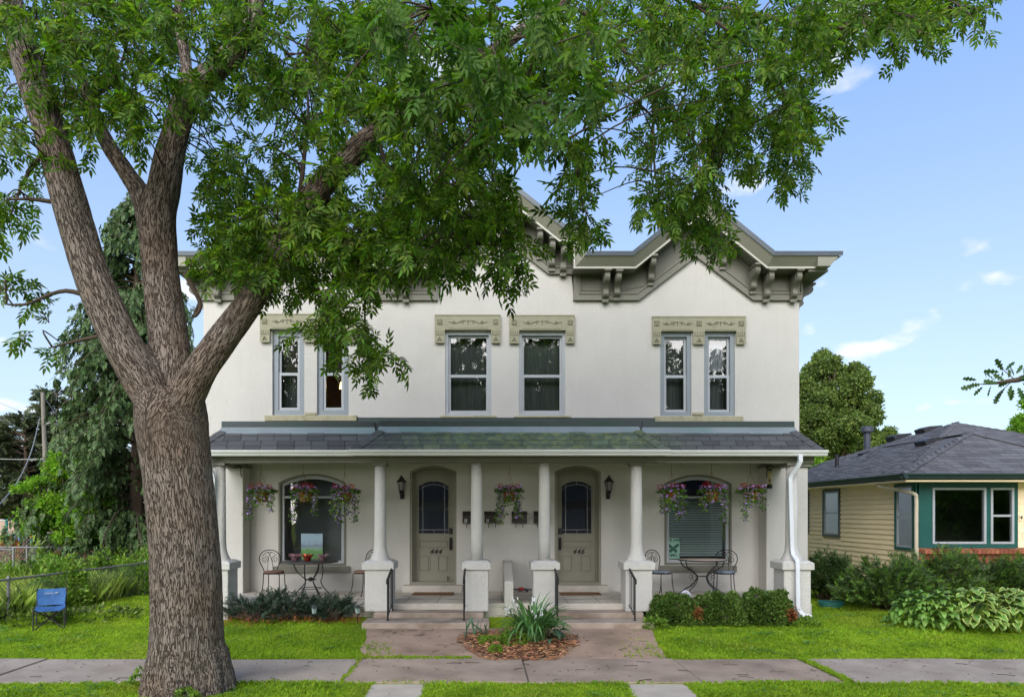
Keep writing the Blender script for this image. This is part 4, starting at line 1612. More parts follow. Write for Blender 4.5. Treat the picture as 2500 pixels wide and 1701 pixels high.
def bark_height(attr):
    att = n.new('ShaderNodeAttribute')
    att.attribute_name = attr
    wrp = n.new('ShaderNodeTexNoise')
    wrp.inputs['Scale'].default_value = 6
    wrp.inputs['Detail'].default_value = 3
    l.new(att.outputs['Vector'], wrp.inputs['Vector'])
    va = n.new('ShaderNodeVectorMath')
    va.operation = 'MULTIPLY_ADD'
    va.inputs[1].default_value = (.05, .05, .10)
    l.new(wrp.outputs['Color'], va.inputs[0])
    l.new(att.outputs['Vector'], va.inputs[2])
    mp = n.new('ShaderNodeMapping')
    mp.inputs['Scale'].default_value = (1, 1, .12)
    l.new(va.outputs[0], mp.inputs[0])
    vo = n.new('ShaderNodeTexNoise')
    vo.inputs['Scale'].default_value = 50
    vo.inputs['Detail'].default_value = 1.6
    vo.inputs['Roughness'].default_value = .55
    l.new(mp.outputs[0], vo.inputs['Vector'])
    vsub = n.new('ShaderNodeMath')
    vsub.operation = 'SUBTRACT'
    vsub.inputs[1].default_value = .5
    l.new(vo.outputs['Fac'], vsub.inputs[0])
    vabs = n.new('ShaderNodeMath')
    vabs.operation = 'ABSOLUTE'
    l.new(vsub.outputs[0], vabs.inputs[0])
    nf = n.new('ShaderNodeTexNoise')
    nf.inputs['Scale'].default_value = 80
    nf.inputs['Detail'].default_value = 5
    l.new(mp.outputs[0], nf.inputs['Vector'])
    rd = n.new('ShaderNodeMapRange')
    rd.interpolation_type = 'SMOOTHSTEP'
    rd.inputs[1].default_value = .0
    rd.inputs[2].default_value = .085
    rd.inputs[4].default_value = .72
    l.new(vabs.outputs[0], rd.inputs[0])
    hh = n.new('ShaderNodeMath')
    hh.operation = 'MULTIPLY_ADD'
    l.new(nf.outputs['Fac'], hh.inputs[0])
    hh.inputs[1].default_value = .55
    l.new(rd.outputs[0], hh.inputs[2])
    return att, hh


att, h_limb = bark_height('bark_co')
att0, h_trunk = bark_height('bark_co_trunk')
ls = n.new('ShaderNodeAttribute')
ls.attribute_name = 'limb_share'
hh_ = n.new('ShaderNodeMix')
l.new(ls.outputs['Fac'], hh_.inputs[0])
l.new(h_trunk.outputs[0], hh_.inputs[2])
l.new(h_limb.outputs[0], hh_.inputs[3])
rp = n.new('ShaderNodeValToRGB')
el = rp.color_ramp.elements
el[0].position, el[0].color = .25, (.050, .036, .027, 1)
el[1].position, el[1].color = 1.22 if False else 1.0, (.235, .192, .160, 1)
e2 = rp.color_ramp.elements.new(.58)
e2.color = (.16, .126, .102, 1)
l.new(hh_.outputs[0], rp.inputs[0])
nb_ = n.new('ShaderNodeTexNoise')
nb_.inputs['Scale'].default_value = 1.6
nb_.inputs['Detail'].default_value = 4
l.new(att0.outputs['Vector'], nb_.inputs['Vector'])
cb = n.new('ShaderNodeMix')
cb.data_type = 'RGBA'
cb.blend_type = 'MULTIPLY'
mr_ = n.new('ShaderNodeMapRange')
mr_.inputs[1].default_value, mr_.inputs[2].default_value = .42, .62
l.new(nb_.outputs['Fac'], mr_.inputs[0])
l.new(mr_.outputs[0], cb.inputs[0])
l.new(rp.outputs[0], cb.inputs[6])
cb.inputs[7].default_value = (.86, .79, .73, 1)
l.new(cb.outputs[2], bs.inputs['Base Color'])
bp = n.new('ShaderNodeBump')
bp.inputs['Strength'].default_value = 1.0
bp.inputs['Distance'].default_value = .035
l.new(hh_.outputs[0], bp.inputs['Height'])
l.new(bp.outputs[0], bs.inputs['Normal'])
tme.materials.append(m)
tr = bpy.data.objects.new('trunk', tme)
COL.objects.link(tr)
tr.parent = ash

# ---- leaves: compound, seven leaflets
def ash_leaf(nl=3, fold=.22):
    vv, ff = [], []

    def leaflet(ox, oy, oz, ang, droop, L, W):
        b = len(vv)
        ca, sa = math.cos(ang), math.sin(ang)
        prof = [(0, 0), (.28, .85), (.60, .80), (1.0, 0)]
        pts = [(0, 0, 0), (.28 * L, W * .5 * .9, fold * W), (.62 * L, W * .5 * .78, fold * W * .7), (L, 0, 0), (.62 * L, -W * .5 * .78, fold * W * .7), (.28 * L, -W * .5 * .9, fold * W)]
        for x_, y_, z_ in pts:
            z_ = z_ - droop * (x_ / L) ** 1.5 * L
            vv.append((ox + x_ * ca - y_ * sa, oy + x_ * sa + y_ * ca, oz + z_))
        ff.extend([(b, b + 5, b + 4, b + 3), (b, b + 3, b + 2, b + 1)])
    R_ = .20
    for k in range(nl):
        t = (k + 1.0) / (nl + .6)
        for sg in (1, -1):
            leaflet(R_ * t, 0, -.10 * t * t * R_ * 3, sg * (1.05 - .15 * k), .30 + .1 * k, .092 + .01 * k, .043)
    leaflet(R_ * .98, 0, -.06, 0, .45, .112, .048)
    b = len(vv)
    vv.extend([(0, .0025, 0), (0, -.0025, 0), (R_, -.0015, -.06), (R_, .0015, -.06)])
    ff.append((b, b + 1, b + 2, b + 3))
    return vv, ff


LEAF = ash_leaf()
# clumps of the crown: overview x, y, half width, half height, depth from, to, number of twigs
CL = [
    (60, 60, 130, 110, 6.6, 9.5, 84), (180, 150, 160, 120, 6.8, 9.0, 100), (70, 300, 110, 110, 7.0, 9.2, 52), (290, 60, 170, 110, 6.6, 9.8, 120),
    (380, 220, 90, 90, 7.0, 9.0, 42), (40, 440, 70, 70, 7.2, 8.8, 14), (10, 520, 55, 60, 7.4, 8.6, 11), (230, 280, 110, 80, 7.2, 9.4, 40), (330, 330, 70, 60, 7, 8, 8), (25, 680, 45, 38, 7.6, 8.6, 9), (110, 780, 50, 45, 7.9, 8.6, 9),
    (500, 60, 130, 100, 6.8, 10.5, 80), (640, 90, 150, 130, 6.8, 11, 115), (560, 250, 90, 100, 8.0, 11.0, 42), (690, 230, 110, 110, 7.6, 11.0, 62), (560, 430, 125, 115, 7.4, 11.0, 100), (480, 330, 45, 90, 8.5, 11, 12),
    (620, 520, 130, 85, 7.2, 10.5, 108), (520, 580, 105, 65, 7.6, 11.0, 84), (720, 560, 130, 85, 7.2, 10.0, 96), (800, 440, 150, 110, 7.2, 10.6, 105), (650, 640, 115, 48, 7.4, 10, 60),
    (780, 660, 110, 60, 7.4, 9.6, 38), (850, 580, 105, 75, 7.2, 9.4, 64), (790, 780, 75, 65, 7.4, 9.0, 30), (850, 830, 55, 48, 7.4, 8.8, 17), (745, 720, 60, 60, 7.4, 9.2, 22),
    (820, 120, 150, 130, 5.8, 10.5, 110), (960, 80, 170, 110, 4.6, 10.0, 120), (900, 270, 150, 110, 5.6, 10.0, 90), (1040, 230, 150, 110, 4.6, 9.0, 90), (960, 400, 140, 100, 5.8, 10.0, 95), (1060, 470, 110, 110, 6.0, 9.6, 75),
    (970, 540, 130, 75, 6.2, 9.0, 82), (1130, 560, 85, 75, 6.4, 8.6, 42), (1120, 630, 60, 40, 6.6, 8.2, 15), (1150, 120, 150, 120, 4.4, 9.5, 95), (1240, 235, 130, 105, 4.4, 9.0, 60), (1120, 320, 80, 50, 5.4, 9.5, 22), (1000, 610, 70, 40, 6.6, 8.5, 12),
    (1310, 90, 120, 110, 5.5, 10.5, 70), (1315, 330, 62, 80, 6.2, 9.0, 30), (1325, 450, 58, 85, 6.8, 9.2, 34), (1320, 530, 40, 35, 7.2, 9, 9), (1420, 60, 130, 90, 6.5, 11.0, 75), (1450, 200, 80, 90, 7.5, 11.0, 30),
    (1560, 100, 130, 110, 6.8, 11.0, 95), (1500, 330, 75, 90, 7.8, 10.5, 34), (1600, 300, 120, 110, 7.2, 11.0, 85), (1540, 450, 90, 80, 7.8, 10.4, 50), (1590, 530, 75, 50, 8.0, 10.0, 32), (1510, 500, 45, 60, 8, 10, 14), (1630, 420, 60, 70, 8, 10.4, 22),
    (1720, 80, 130, 110, 6.6, 11.0, 95), (1720, 230, 110, 100, 7.2, 11.0, 78), (1800, 300, 75, 90, 7.6, 10.5, 44), (1790, 400, 62, 50, 8.0, 10.4, 22), (1690, 340, 70, 70, 7.8, 10.6, 30), (1840, 130, 90, 80, 7.4, 10.6, 52),
    (1880, 60, 110, 70, 6.8, 10.5, 62), (2000, 60, 90, 60, 7.0, 10.0, 46), (2060, 100, 55, 35, 7.6, 9.4, 14), (2110, 35, 100, 35, 7.2, 9.8, 34), (2170, 60, 50, 40, 7.6, 9.2, 14), (2220, 15, 50, 25, 7.4, 9.2, 12),
]
g = np.random.default_rng(21)
DENS = 0.47
limb_pts = np.concatenate([pc for pc, _ in paths[1:]])
limb_rad = np.concatenate([rr for _, rr in paths[1:]])
LP_, LD_, TW_ = [], [], MB()
bro = []
# secondary boughs that carry the outer clumps; given in overview pixels with depth
BOUGHS = [
    [(1200, 60, 8.8), (1300, 20, 8.9), (1392, 90, 9.1), (1470, 190, 9.2), (1482, 250, 9.2), (1484, 360, 9.1), (1500, 440, 9.0), (1560, 500, 9.0)],
    [(1340, -40, 9.1), (1480, -30, 9.0), (1577, 12, 8.9), (1640, 60, 8.9), (1682, 87, 8.8), (1760, 160, 8.8), (1790, 260, 8.9), (1800, 370, 9.0)],
    [(1577, 12, 8.9), (1700, 30, 8.7), (1850, 60, 8.5), (1990, 60, 8.4), (2120, 25, 8.3), (2230, 20, 8.2)],
    [(1482, 250, 9.2), (1560, 300, 9.1), (1620, 400, 9.0)],
    [(1070, 150, 8.5), (1150, 200, 7.8), (1250, 260, 7.2), (1300, 350, 7.4), (1325, 480, 7.9)],
    [(945, 232, 8.3), (1000, 320, 7.8), (1050, 430, 7.6), (1120, 560, 7.5)],
    [(850, 305, 8.2), (880, 400, 8.0), (860, 520, 8.0), (830, 640, 8.1), (830, 800, 8.1)],
    [(770, 380, 8.2), (740, 470, 8.4), (752, 560, 8.3), (760, 700, 8.2)],
    [(705, 455, 8.2), (660, 520, 8.8), (600, 560, 9.3), (520, 580, 9.5)],
    [(680, 450, 8.2), (690, 360, 8.3), (700, 250, 8.6), (690, 120, 9.0)],
    [(562, 74, 8.2), (640, 110, 8.6), (700, 190, 9.0)],
    [(1070, 150, 8.5), (1020, 60, 7.4), (980, 20, 6.4)],
    [(945, 232, 8.3), (1040, 240, 7.0), (1180, 230, 6.0)],
    [(850, 305, 8.2), (820, 180, 8.3), (810, 60, 8.6)],
    [(120, 324, 8.1), (60, 400, 8.1), (20, 500, 8.0)],
    [(160, 465, 8.1), (70, 452, 8.0), (0, 455, 8.0)],
    [(240, 690, 8.15), (150, 660, 8.1), (60, 690, 8.1), (10, 690, 8.1)],
    [(262, 757, 8.15), (190, 770, 8.2), (110, 790, 8.25)],
    [(200, 225, 8.6), (260, 180, 8.5), (300, 60, 8.4)],
    [(420, 620, 8.5), (455, 690, 8.6), (440, 715, 8.6), (480, 620, 8.9)],
]
for bp_ in BOUGHS:
    pts = catmull([Q(*q) for q in bp_], 6)
    dist0 = np.linalg.norm(limb_pts - np.array(pts[0]), axis=1)
    TW_.tube(pts, [.034 - .026 * i / (len(pts) - 1) for i in range(len(pts))], 6)
    bro.append(np.array([tuple(p) for p in pts]))
bough_pts = np.concatenate([limb_pts] + bro)


def add_twig(p, dirv, ln, nleaf):
    """A hanging twig with opposite leaves."""
    p = np.array(p)
    d0 = dirv / np.linalg.norm(dirv)
    pts = []
    q = p.copy()
    for k in range(5):
        pts.append(q.copy())
        d0 = d0 + np.array([0, 0, -.10]) + g.normal(0, .10, 3)
        d0 /= np.linalg.norm(d0)
        q = q + d0 * ln / 4
    TW_.tube(pts, [.006, .005, .004, .003, .002], 4, cap=False)
    for k in range(nleaf):
        t = (k + .6) / nleaf * 4
        i = min(3, int(t))
        b_ = pts[i] + (pts[i + 1] - pts[i]) * (t - i)
        ax_ = pts[i + 1] - pts[i]
        sd = np.cross(ax_, g.normal(size=3))
        sd /= np.linalg.norm(sd) + 1e-9
        ld = sd * .9 + ax_ / np.linalg.norm(ax_) * .7 + np.array([0, 0, -.12])
        LP_.append(b_)
        LD_.append(ld)
    LP_.append(pts[-1])
    LD_.append(d0 + np.array([0, 0, -.2]))


for (cx_, cy_, rx, ry, d0_, d1_, cnt) in CL:
    k = 0
    cen = np.array(Q(cx_, cy_, (d0_ + d1_) / 2))
    for i in range(int(cnt * DENS)):
        a_ = g.uniform(0, 6.283)
        r_ = math.sqrt(g.uniform(0, 1)) * (1 + .12 * math.sin(a_ * 5 + cx_))
        dd = g.uniform(d0_, d1_)
        p = np.array(Q(cx_ + rx * .82 * r_ * math.cos(a_), cy_ - 20 + ry * .76 * r_ * math.sin(a_), dd))
        out = p - cen
        dv = out * .5 + g.normal(0, .40, 3) + np.array([0, 0, -.10])
        add_twig(p, dv, g.uniform(.18, .36), int(g.integers(6, 10)))
        if i % 3 == 0:                        # branchlet joining the twig to the nearest bough
            j = np.argmin(np.linalg.norm(bough_pts - p, axis=1) + .25 * np.maximum(0, p[2] - bough_pts[:, 2]))
            bq = bough_pts[j]
            mid = (p + bq) / 2 + np.array([g.normal(0, .08), g.normal(0, .08), .12])
            TW_.tube(catmull([bq, mid, p], 4), [.012, .005], 4, cap=False)
LP = np.array(LP_)
LD = np.array(LD_)
print('ash leaves', len(LP))
TW_.build('branches', M['wood_dark'], ash, smooth=True)['kind'] = 'stuff'
roll = g.normal(0, .8, len(LP))
rot = frames(LD, roll)
scl = g.uniform(.55, .93, len(LP))
sk = g.choice(len(LP), 85, replace=False)
sp_, sd_ = [], []
for i in sk:
    k = int(g.integers(14, 34))
    sp_.append(LP[i] + g.normal(0, .05, (k, 3)) + np.array([0, 0, -.05]))
    sd_.append(g.normal(0, .5, (k, 3)) + np.array([0, 0, -.8]))
sp_, sd_ = np.concatenate(sp_), np.concatenate(sd_)
M['ash_seed'] = leafmat('ash_seed', (.075, .045, .02), .2, .6, col2=(.17, .14, .03), tcol=(1.2, 1.1, .5))
me = scatter('seed_clusters', ([(0, 0, 0), (.5, .16, .02), (1, 0, 0), (.5, -.16, .02)], [(0, 1, 2, 3)]), sp_ - np.array(ash.location), frames(sd_, g.uniform(0, 6.28, len(sp_))), g.uniform(.03, .055, len(sp_)), M['ash_seed'])
o = bpy.data.objects.new('seed_clusters', me)
COL.objects.link(o)
o.parent = ash
o['kind'] = 'stuff'
near = np.argsort(LP[:, 1])
in_fr = (np.abs(LP[:, 0] * F / LP[:, 1] - 50) < 1250) & (LP[:, 2] < CZ + 1250 * LP[:, 1] / F)
near = np.array([i for i in near if in_fr[i]])[:280]
rest = np.setdiff1d(np.arange(len(LP)), near)
off = np.array(ash.location)
me = scatter('crown', LEAF, LP[rest] - off, rot[rest], scl[rest], M['ash_leaf'])
o = bpy.data.objects.new('crown', me)
COL.objects.link(o)
o.parent = ash
o['kind'] = 'stuff'
lv_me = scatter('leaf', LEAF, np.zeros((1, 3)), np.eye(3)[None], np.ones(1), M['ash_leaf_obj'])
for i in near:
    o = bpy.data.objects.new('leaf', lv_me)
    COL.objects.link(o)
    o.parent = ash
    o.matrix_basis = Matrix.Translation(Vector(LP[i] - off)) @ Matrix(rot[i].tolist()).to_4x4() @ Matrix.Scale(float(scl[i]), 4)
# ================================================================ the beige bungalow next door
BX, BY = 9.72, 16.0                          # its near corner
bung = thing('bungalow', 'single-storey beige bungalow with green trim and grey hip roof next door', 'house', (BX + 4, BY + 5, .16))
M['siding'] = mat('siding', (0.90, 0.715, 0.465), .6, .04, 2.0, bump=.05, bscale=50, spec=.25, objrand=.03)
M['green_trim'] = mat('green_trim', (0.014, 0.085, 0.072), .45, .08, 3)
M['green_dark'] = mat('green_dark', (0.02, 0.042, 0.042), .4, .1, 3)
M['beige_metal'] = mat('beige_metal', (0.55, 0.48, 0.36), .45, .05, 3)
M['grey_trim'] = mat('grey_trim', (0.085, 0.10, 0.105), .5, .1, 3)
M['brick'] = mat('brick', (0.33, 0.115, 0.06), .9, .2, 10, bump=.3, bscale=60, objrand=.3)
M['mortar'] = mat('mortar', (0.36, 0.32, 0.28), .95, .1, 10)
M['bshingle'] = mat('bshingle', (0.112, 0.110, 0.117), .95, .18, 60, island=.28, spec=.15, bump=.3, bscale=140, bdist=.004)
M['bshingle_obj'] = mat('bshingle_obj', (0.112, 0.110, 0.117), .95, .18, 60, objrand=.22, spec=.15, bump=.3, bscale=140, bdist=.004)
M['vent_black'] = mat('vent_black', (0.02, 0.02, 0.024), .5, .2, 6)
M['grey_pipe'] = mat('grey_pipe', (0.06, 0.065, 0.085), .5, .15, 6, metal=.3)

BZ0, BZ1 = .45, 2.80
def bx(px): return (px - CX) * BY / F
def bz(py): return CZ + (HY - py) * BY / F
wins = {'far': (21.45, 22.25), 'mid': (19.55, 20.42), 'near': (16.12, 16.76)}
def bwz(py, d): return CZ + (HY - py) * d / F
whole = {'far': (1.50, 2.68), 'mid': (1.47, 2.69), 'near': (1.28, 2.71)}
# side wall core and boards cut round the windows
mb = MB().box(BX + .04, BX + .2, BY + .02, 26.2, .0, BZ1)
mb.box(BX + .04, bx(2486), BY + .04, BY + .2, 0, bz(1337))
mb.box(bx(2486), 17.0, BY + .04, BY + .2, 0, BZ1)
mb.build('wall', M['siding'], bung)
nb_ = 19
ex = (BZ1 - BZ0) / nb_
for i in range(nb_):
    z0, z1 = BZ0 + i * ex, BZ0 + (i + 1) * ex + .012
    spans = [(16.0, 26.2)]
    for k, (a, b) in wins.items():
        w0, w1 = whole[k]
        if z1 > w0 - .02 and z0 < w1 + .02:
            nsp = []
            for (s0, s1) in spans:
                if b + .06 <= s0 or a - .06 >= s1:
                    nsp.append((s0, s1))
                    continue
                if a - .06 - s0 > .03:
                    nsp.append((s0, a - .06))
                if s1 - b - .06 > .03:
                    nsp.append((b + .06, s1))
            spans = nsp
    for (s0, s1) in spans:
        q = MB()
        q.add([(BX - .030, s0, z0), (BX - .030, s1, z0), (BX + .004, s1, z1), (BX + .004, s0, z1), (BX + .04, s0, z0), (BX + .04, s1, z0), (BX + .04, s1, z1), (BX + .04, s0, z1)],
              [(0, 3, 2, 1), (0, 1, 5, 4), (3, 7, 6, 2), (0, 4, 7, 3), (1, 2, 6, 5)])
        q.build('siding_board', M['siding'], bung)
MB().box(BX - .005, BX + .03, BY + .3, 26.2, 0.1, BZ0).build('foundation', M['concrete'], bung)
for k, (a, b) in wins.items():
    w0, w1 = whole[k]
    tm = M['green_trim'] if k == 'near' else M['grey_trim']
    q = MB()
    t = .065
    for (u0, u1, v0, v1) in ((a - t, b + t, w1, w1 + t), (a - t, b + t, w0 - t, w0), (a - t, a, w0, w1), (b, b + t, w0, w1)):
        q.box(BX - .052, BX + .02, u0, u1, v0, v1)
    w = q.build('window', tm, bung, bevel=.006)
    q = MB()
    zm = (w0 + w1) / 2
    s = .045
    for (u0, u1, v0, v1) in ((a, b, w1 - s, w1), (a, b, w0, w0 + s), (a, a + s, w0 + s, w1 - s), (b - s, b, w0 + s, w1 - s), (a + s, b - s, zm - .02, zm + .02)):
        q.box(BX - .036, BX + .01, u0, u1, v0, v1)
    q.build('sash', M['vinyl_white'] if k != 'far' else M['grey_trim'], w)
    for (v0, v1) in ((w0 + s, zm - .02), (zm + .02, w1 - s)):
        MB().quad((BX - .018, a + s, v0), (BX - .018, b - s, v0), (BX - .018, b - s, v1), (BX - .018, a + s, v1)).build('pane', M['glass'], w)
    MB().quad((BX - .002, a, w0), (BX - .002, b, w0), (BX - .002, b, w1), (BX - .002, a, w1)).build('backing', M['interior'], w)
    MB().quad((BX - .008, a + s, zm), (BX - .008, b - s, zm), (BX - .008, b - s, w1 - s), (BX - .008, a + s, w1 - s)).build('shade', M['curtain'], w)

# front: green bay with picture window
def bx(px): return (px - CX) * BY / F
def bz(py): return CZ + (HY - py) * BY / F
o1, o2 = rect(bx(2276), bx(2407), bz(1327), bz(1190)), rect(bx(2418), bx(2475), bz(1327), bz(1190))
MB().holed(rect(BX, bx(2485), bz(1337), BZ1), [o1, o2], BY, .12).build('bay_front', M['green_trim'], bung)
MB().box(BX - .03, BX + .0, BY - .01, BY + .06, bz(1337), BZ1).build('corner_trim', M['green_trim'], bung)
for oo, split in ((o1, None), (o2, (bz(1327) + bz(1190)) / 2)):
    q = MB()
    r_ = ring(q, oo, .05, BY - .02, BY + .06)
    if split:
        q.box(r_[0][0], r_[1][0], BY + .0, BY + .05, split - .025, split + .025)
    w = q.build('window', M['vinyl_white'], bung, bevel=.006)
    if split:
        pane(w, [r_[0], r_[1], (r_[1][0], split - .02), (r_[0][0], split - .02)], BY + .03, M['glass'])
        pane(w, [(r_[0][0], split + .02), (r_[1][0], split + .02), r_[2], r_[3]], BY + .03, M['glass'])
    else:
        pane(w, r_, BY + .03, M['glass'])
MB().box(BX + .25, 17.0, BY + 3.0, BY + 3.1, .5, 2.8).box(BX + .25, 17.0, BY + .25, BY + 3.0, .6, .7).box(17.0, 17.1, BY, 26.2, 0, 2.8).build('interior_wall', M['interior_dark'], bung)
# cedar-shake wall to the right of the bay, with its house number plate
shk = MB().box(-.5, .5, -.5, .5, -.5, .5).mesh('shake', M['siding'])
for r in range(9):
    xx = bx(2486) - (.1 if r % 2 else 0)
    while xx < bx(2486) + 2.6:
        w_ = random.uniform(.2, .3)
        a_ = max(xx, bx(2486))
        if xx + w_ - a_ > .06:
            put('shake', shk, bung, ((a_ + xx + w_) / 2, BY + .02, 1.30 + (r + .5) * .165), (R(-4), 0, 0), (xx + w_ - a_ - .008, .02, .172))
        xx += w_
plq = MB().box(bx(2488), bx(2496), BY - .012, BY + .0, bz(1271), bz(1256)).build('number_plate', M['siding'], bung)
nm = text_mesh('4', .12, .003, 0.15, .002)
nm.materials.append(M['vent_black'])
put('house_number', nm, plq, (bx(2492), BY - .015, bz(1263)), (R(90), 0, 0))
# brick course under the window
MB().box(BX + .05, 17, BY - .06, BY + .1, .1, bz(1349)).build('brick_base', M['mortar'], bung)
bk_me = MB().box(-.5, .5, -.5, .5, -.5, .5).mesh('brick', M['brick'])
k = 0
xx = BX + .04
while xx < 13.2:
    put('brick', bk_me, bung, (xx + .05, BY - .10, (bz(1339) + bz(1349)) / 2), (R(8), 0, 0), (.088, .22, .085))
    xx += .1
for r in range(3):
    xx = BX + .05 - (.1 if r % 2 else 0)
    while xx < 13.0:
        put('brick', bk_me, bung, (xx + .1, BY - .065, bz(1349) - .05 - r * .075), (0, 0, 0), (.2, .06, .065))
        xx += .21
# roof planes
EZ = 2.94
c0, c1, c2, c3 = Vector((9.2, 15.57, EZ)), Vector((9.2, 26.6, EZ)), Vector((17.3, 15.57, EZ)), Vector((17.3, 26.6, EZ))
A_ = Vector((13.25, 20.0, 4.64))
B_ = Vector((11.8, 17.3, 4.03))
c4 = Vector((14.4, 15.57, EZ))
q = MB()
q.add([c0, c1, A_, c2, c3], [(0, 2, 1), (0, 3, 2), (3, 4, 2), (4, 1, 2)])
Br = Vector((11.8, 21.0, 4.03))
q.add([c0 + Vector((0, -.01, .005)), c4 + Vector((0, -.01, .005)), B_, Br], [(0, 1, 2), (1, 3, 2), (0, 2, 3)])
roof_b = q.build('roof', M['bshingle'], bung)
# shingles on the faces in view: the largest are single pieces, the rest joined
tabs = []


def tile_face(a, b, c, rows_h=.14, tabw=.32):
    """a-b is the eave, c the apex."""
    e = (b - a).normalized()
    nrm = (b - a).cross(c - a).normalized()
    if nrm.z < 0:
        nrm = -nrm
    up = nrm.cross(e)
    if up.z < 0:
        up = -up
    H = (c - a).dot(up)
    ca = (c - a).dot(e)
    W = (b - a).length
    r = 0
    while r * rows_h < H - .05:
        h = r * rows_h
        lo, hi = ca * h / H, W - (W - ca) * h / H
        x = lo - random.random() * tabw
        while x < hi:
            w_ = tabw * random.uniform(.55, 1.2)
            s0, s1 = max(x, lo), min(x + w_, hi)
            x += w_
            if s1 - s0 < .05:
                continue
            cen = a + e * ((s0 + s1) / 2) + up * (h + rows_h * .5) + nrm * .014
            tabs.append((cen, e, up, nrm, s1 - s0 - .008, rows_h * 1.1))
        r += 1


tile_face(c0, c4, B_)
tile_face(c0, c1, A_)
n_before = len(tabs)
tile_face(c0, c2, A_)


def bay_roof(x, y):
    return min(EZ + .42 * (x - 9.2), EZ + (y - 15.57) * .63, EZ + .42 * (14.4 - x))


tabs = tabs[:n_before] + [t for t in tabs[n_before:] if t[0].z > bay_roof(t[0].x, t[0].y) + .0]
def visible_px(t):
    return t[4] * t[5] / (t[0].y ** 2) * (1.0 if (1950 < CX + t[0].x * F / t[0].y < 2520) else 0)
tabs.sort(key=visible_px, reverse=True)
one = MB().box(-.5, .5, -.5, .5, -.5, .5).mesh('shingle', M['bshingle_obj'])
lump = MB()
for i, (cen, e, up, nrm, w_, h_) in enumerate(tabs):
    mt = Matrix((e, up, nrm)).transposed().to_4x4()
    mt.translation = cen
    tilt = Matrix.Rotation(-.06, 4, 'X')
    mt = mt @ tilt @ Matrix.Diagonal((w_, h_, .010 + .006 * (i % 3), 1))
    if i < 280:
        o = bpy.data.objects.new('shingle', one)
        COL.objects.link(o)
        o.parent = roof_b
        o.matrix_basis = Matrix.Translation(-bung.location) @ mt
    else:
        vv = [mt @ Vector(v) for v in ((-.5, -.5, -.5), (.5, -.5, -.5), (.5, .5, -.5), (-.5, .5, -.5), (-.5, -.5, .5), (.5, -.5, .5), (.5, .5, .5), (-.5, .5, .5))]
        lump.add(vv, [(4, 5, 6, 7), (0, 1, 5, 4), (1, 2, 6, 5), (3, 0, 4, 7)])
lump.build('shingle_field', M['bshingle'], roof_b)['kind'] = 'stuff'
# hip caps
hc = []
for p, q_ in ((c0, B_), (B_, c4), (B_.lerp(Br, 0), Br), (c0.lerp(A_, .67), A_), (A_, c2)):
    L_ = (q_ - p).length
    k = int(L_ / .2)
    for i in range(k):
        hc.append((p.lerp(q_, (i + .5) / k), (q_ - p).normalized()))
for c_, d_ in hc:
    put('hip_shingle', one, roof_b, (c_.x, c_.y, c_.z + .016), d_.to_track_quat('Y', 'Z').to_euler(), (.17, .225, .012))
# gutters, fascia, soffit
gp2 = [(0, 0), (-.07, .01), (-.09, .06), (-.12, .09), (-.12, .12), (0, .12)]
MB().prism([(c0.y + p[0], EZ - .10 + p[1]) for p in gp2], 9.08, 17.4, 'x').build('gutter', M['green_dark'], bung)
MB().prism([(c0.x + p[0], EZ - .10 + p[1]) for p in gp2], 15.46, 26.7, 'y').build('gutter', M['green_dark'], bung)
MB().box(9.2, 17.3, 15.57, BY + .05, EZ - .16, EZ - .12).box(9.2, BX + .1, BY + .051, 26.6, EZ - .16, EZ - .12).build('soffit', M['siding'], bung)
MB().box(9.205, 17.3, 15.575, 15.60, EZ - .15, EZ - .01).box(9.205, 9.23, 15.6, 26.6, EZ - .15, EZ - .01).build('fascia', M['green_dark'], bung)
MB().tube(catmull([(9.25, 16.75, EZ - .12), (9.28, 16.75, EZ - .2), (9.45, 16.3, EZ - .32), (9.62, 15.95, EZ - .42), (9.66, 15.93, EZ - .55), (9.66, 15.93, 1.9), (9.66, 15.93, .5)], 6), .045, 8).build('downspout', M['beige_metal'], bung, smooth=True)
# roof fittings
def on_left(px, py):
    """Point on the left slope seen at a photo pixel."""
    dx, dz = (px - CX) / F, (HY - py) / F
    d = (2.94 - 9.2 * .42 - CZ) / (dz - .42 * dx)
    return Vector((dx * d, d, CZ + dz * d))
v = on_left(2117, 1090)
cp = MB().lathe([(.10, -.15), (.10, .48)], v, 16)
cp.lathe([(.17, .46), (.19, .50), (.19, .62), (.15, .66)], v, 20)
cp.build('flue_pipe', M['grey_pipe'], bung)
for px, py in ((2193, 1070), (2266, 1052), (2270, 1082)):
    v = on_left(px, py)
    q = MB().prism([(-.24, -.03), (.30, -.03), (.30, .03), (-.06, .15), (-.24, .15)], -.24, .24, 'y')
    me = q.mesh('roof_vent', M['vent_black'])
    put('roof_vent', me, bung, v, (0, -math.atan(.42), 0))
v = on_left(2113, 1108)
put('roof_vent', MB().prism([(-.16, -.02), (.16, -.02), (.16, .02), (-.04, .08), (-.16, .08)], -.14, .14, 'y').mesh('roof_vent', M['vent_black']), bung, v, (0, -math.atan(.42), 0))
v = on_left(2043, 1140)
MB().lathe([(.11, -.06), (.06, .02), (.055, .38)], v, 12).build('vent_pipe', M['vent_black'], bung)
# ================================================================ furniture and small things on and round the porch
M['cushion_brown'] = mat('cushion_brown', (.20, .115, .085), .9, .25, 25, bump=.3, bscale=80)
M['cushion_blue'] = mat('cushion_blue', (.09, .13, .22), .85, .5, 14, col2=(.30, .34, .40), bump=.2, bscale=60)
M['tabletop_dark'] = mat('tabletop_dark', (.045, .042, .042), .4, .2, 20)
M['tabletop_beige'] = mat('tabletop_beige', (.34, .27, .22), .6, .25, 30)


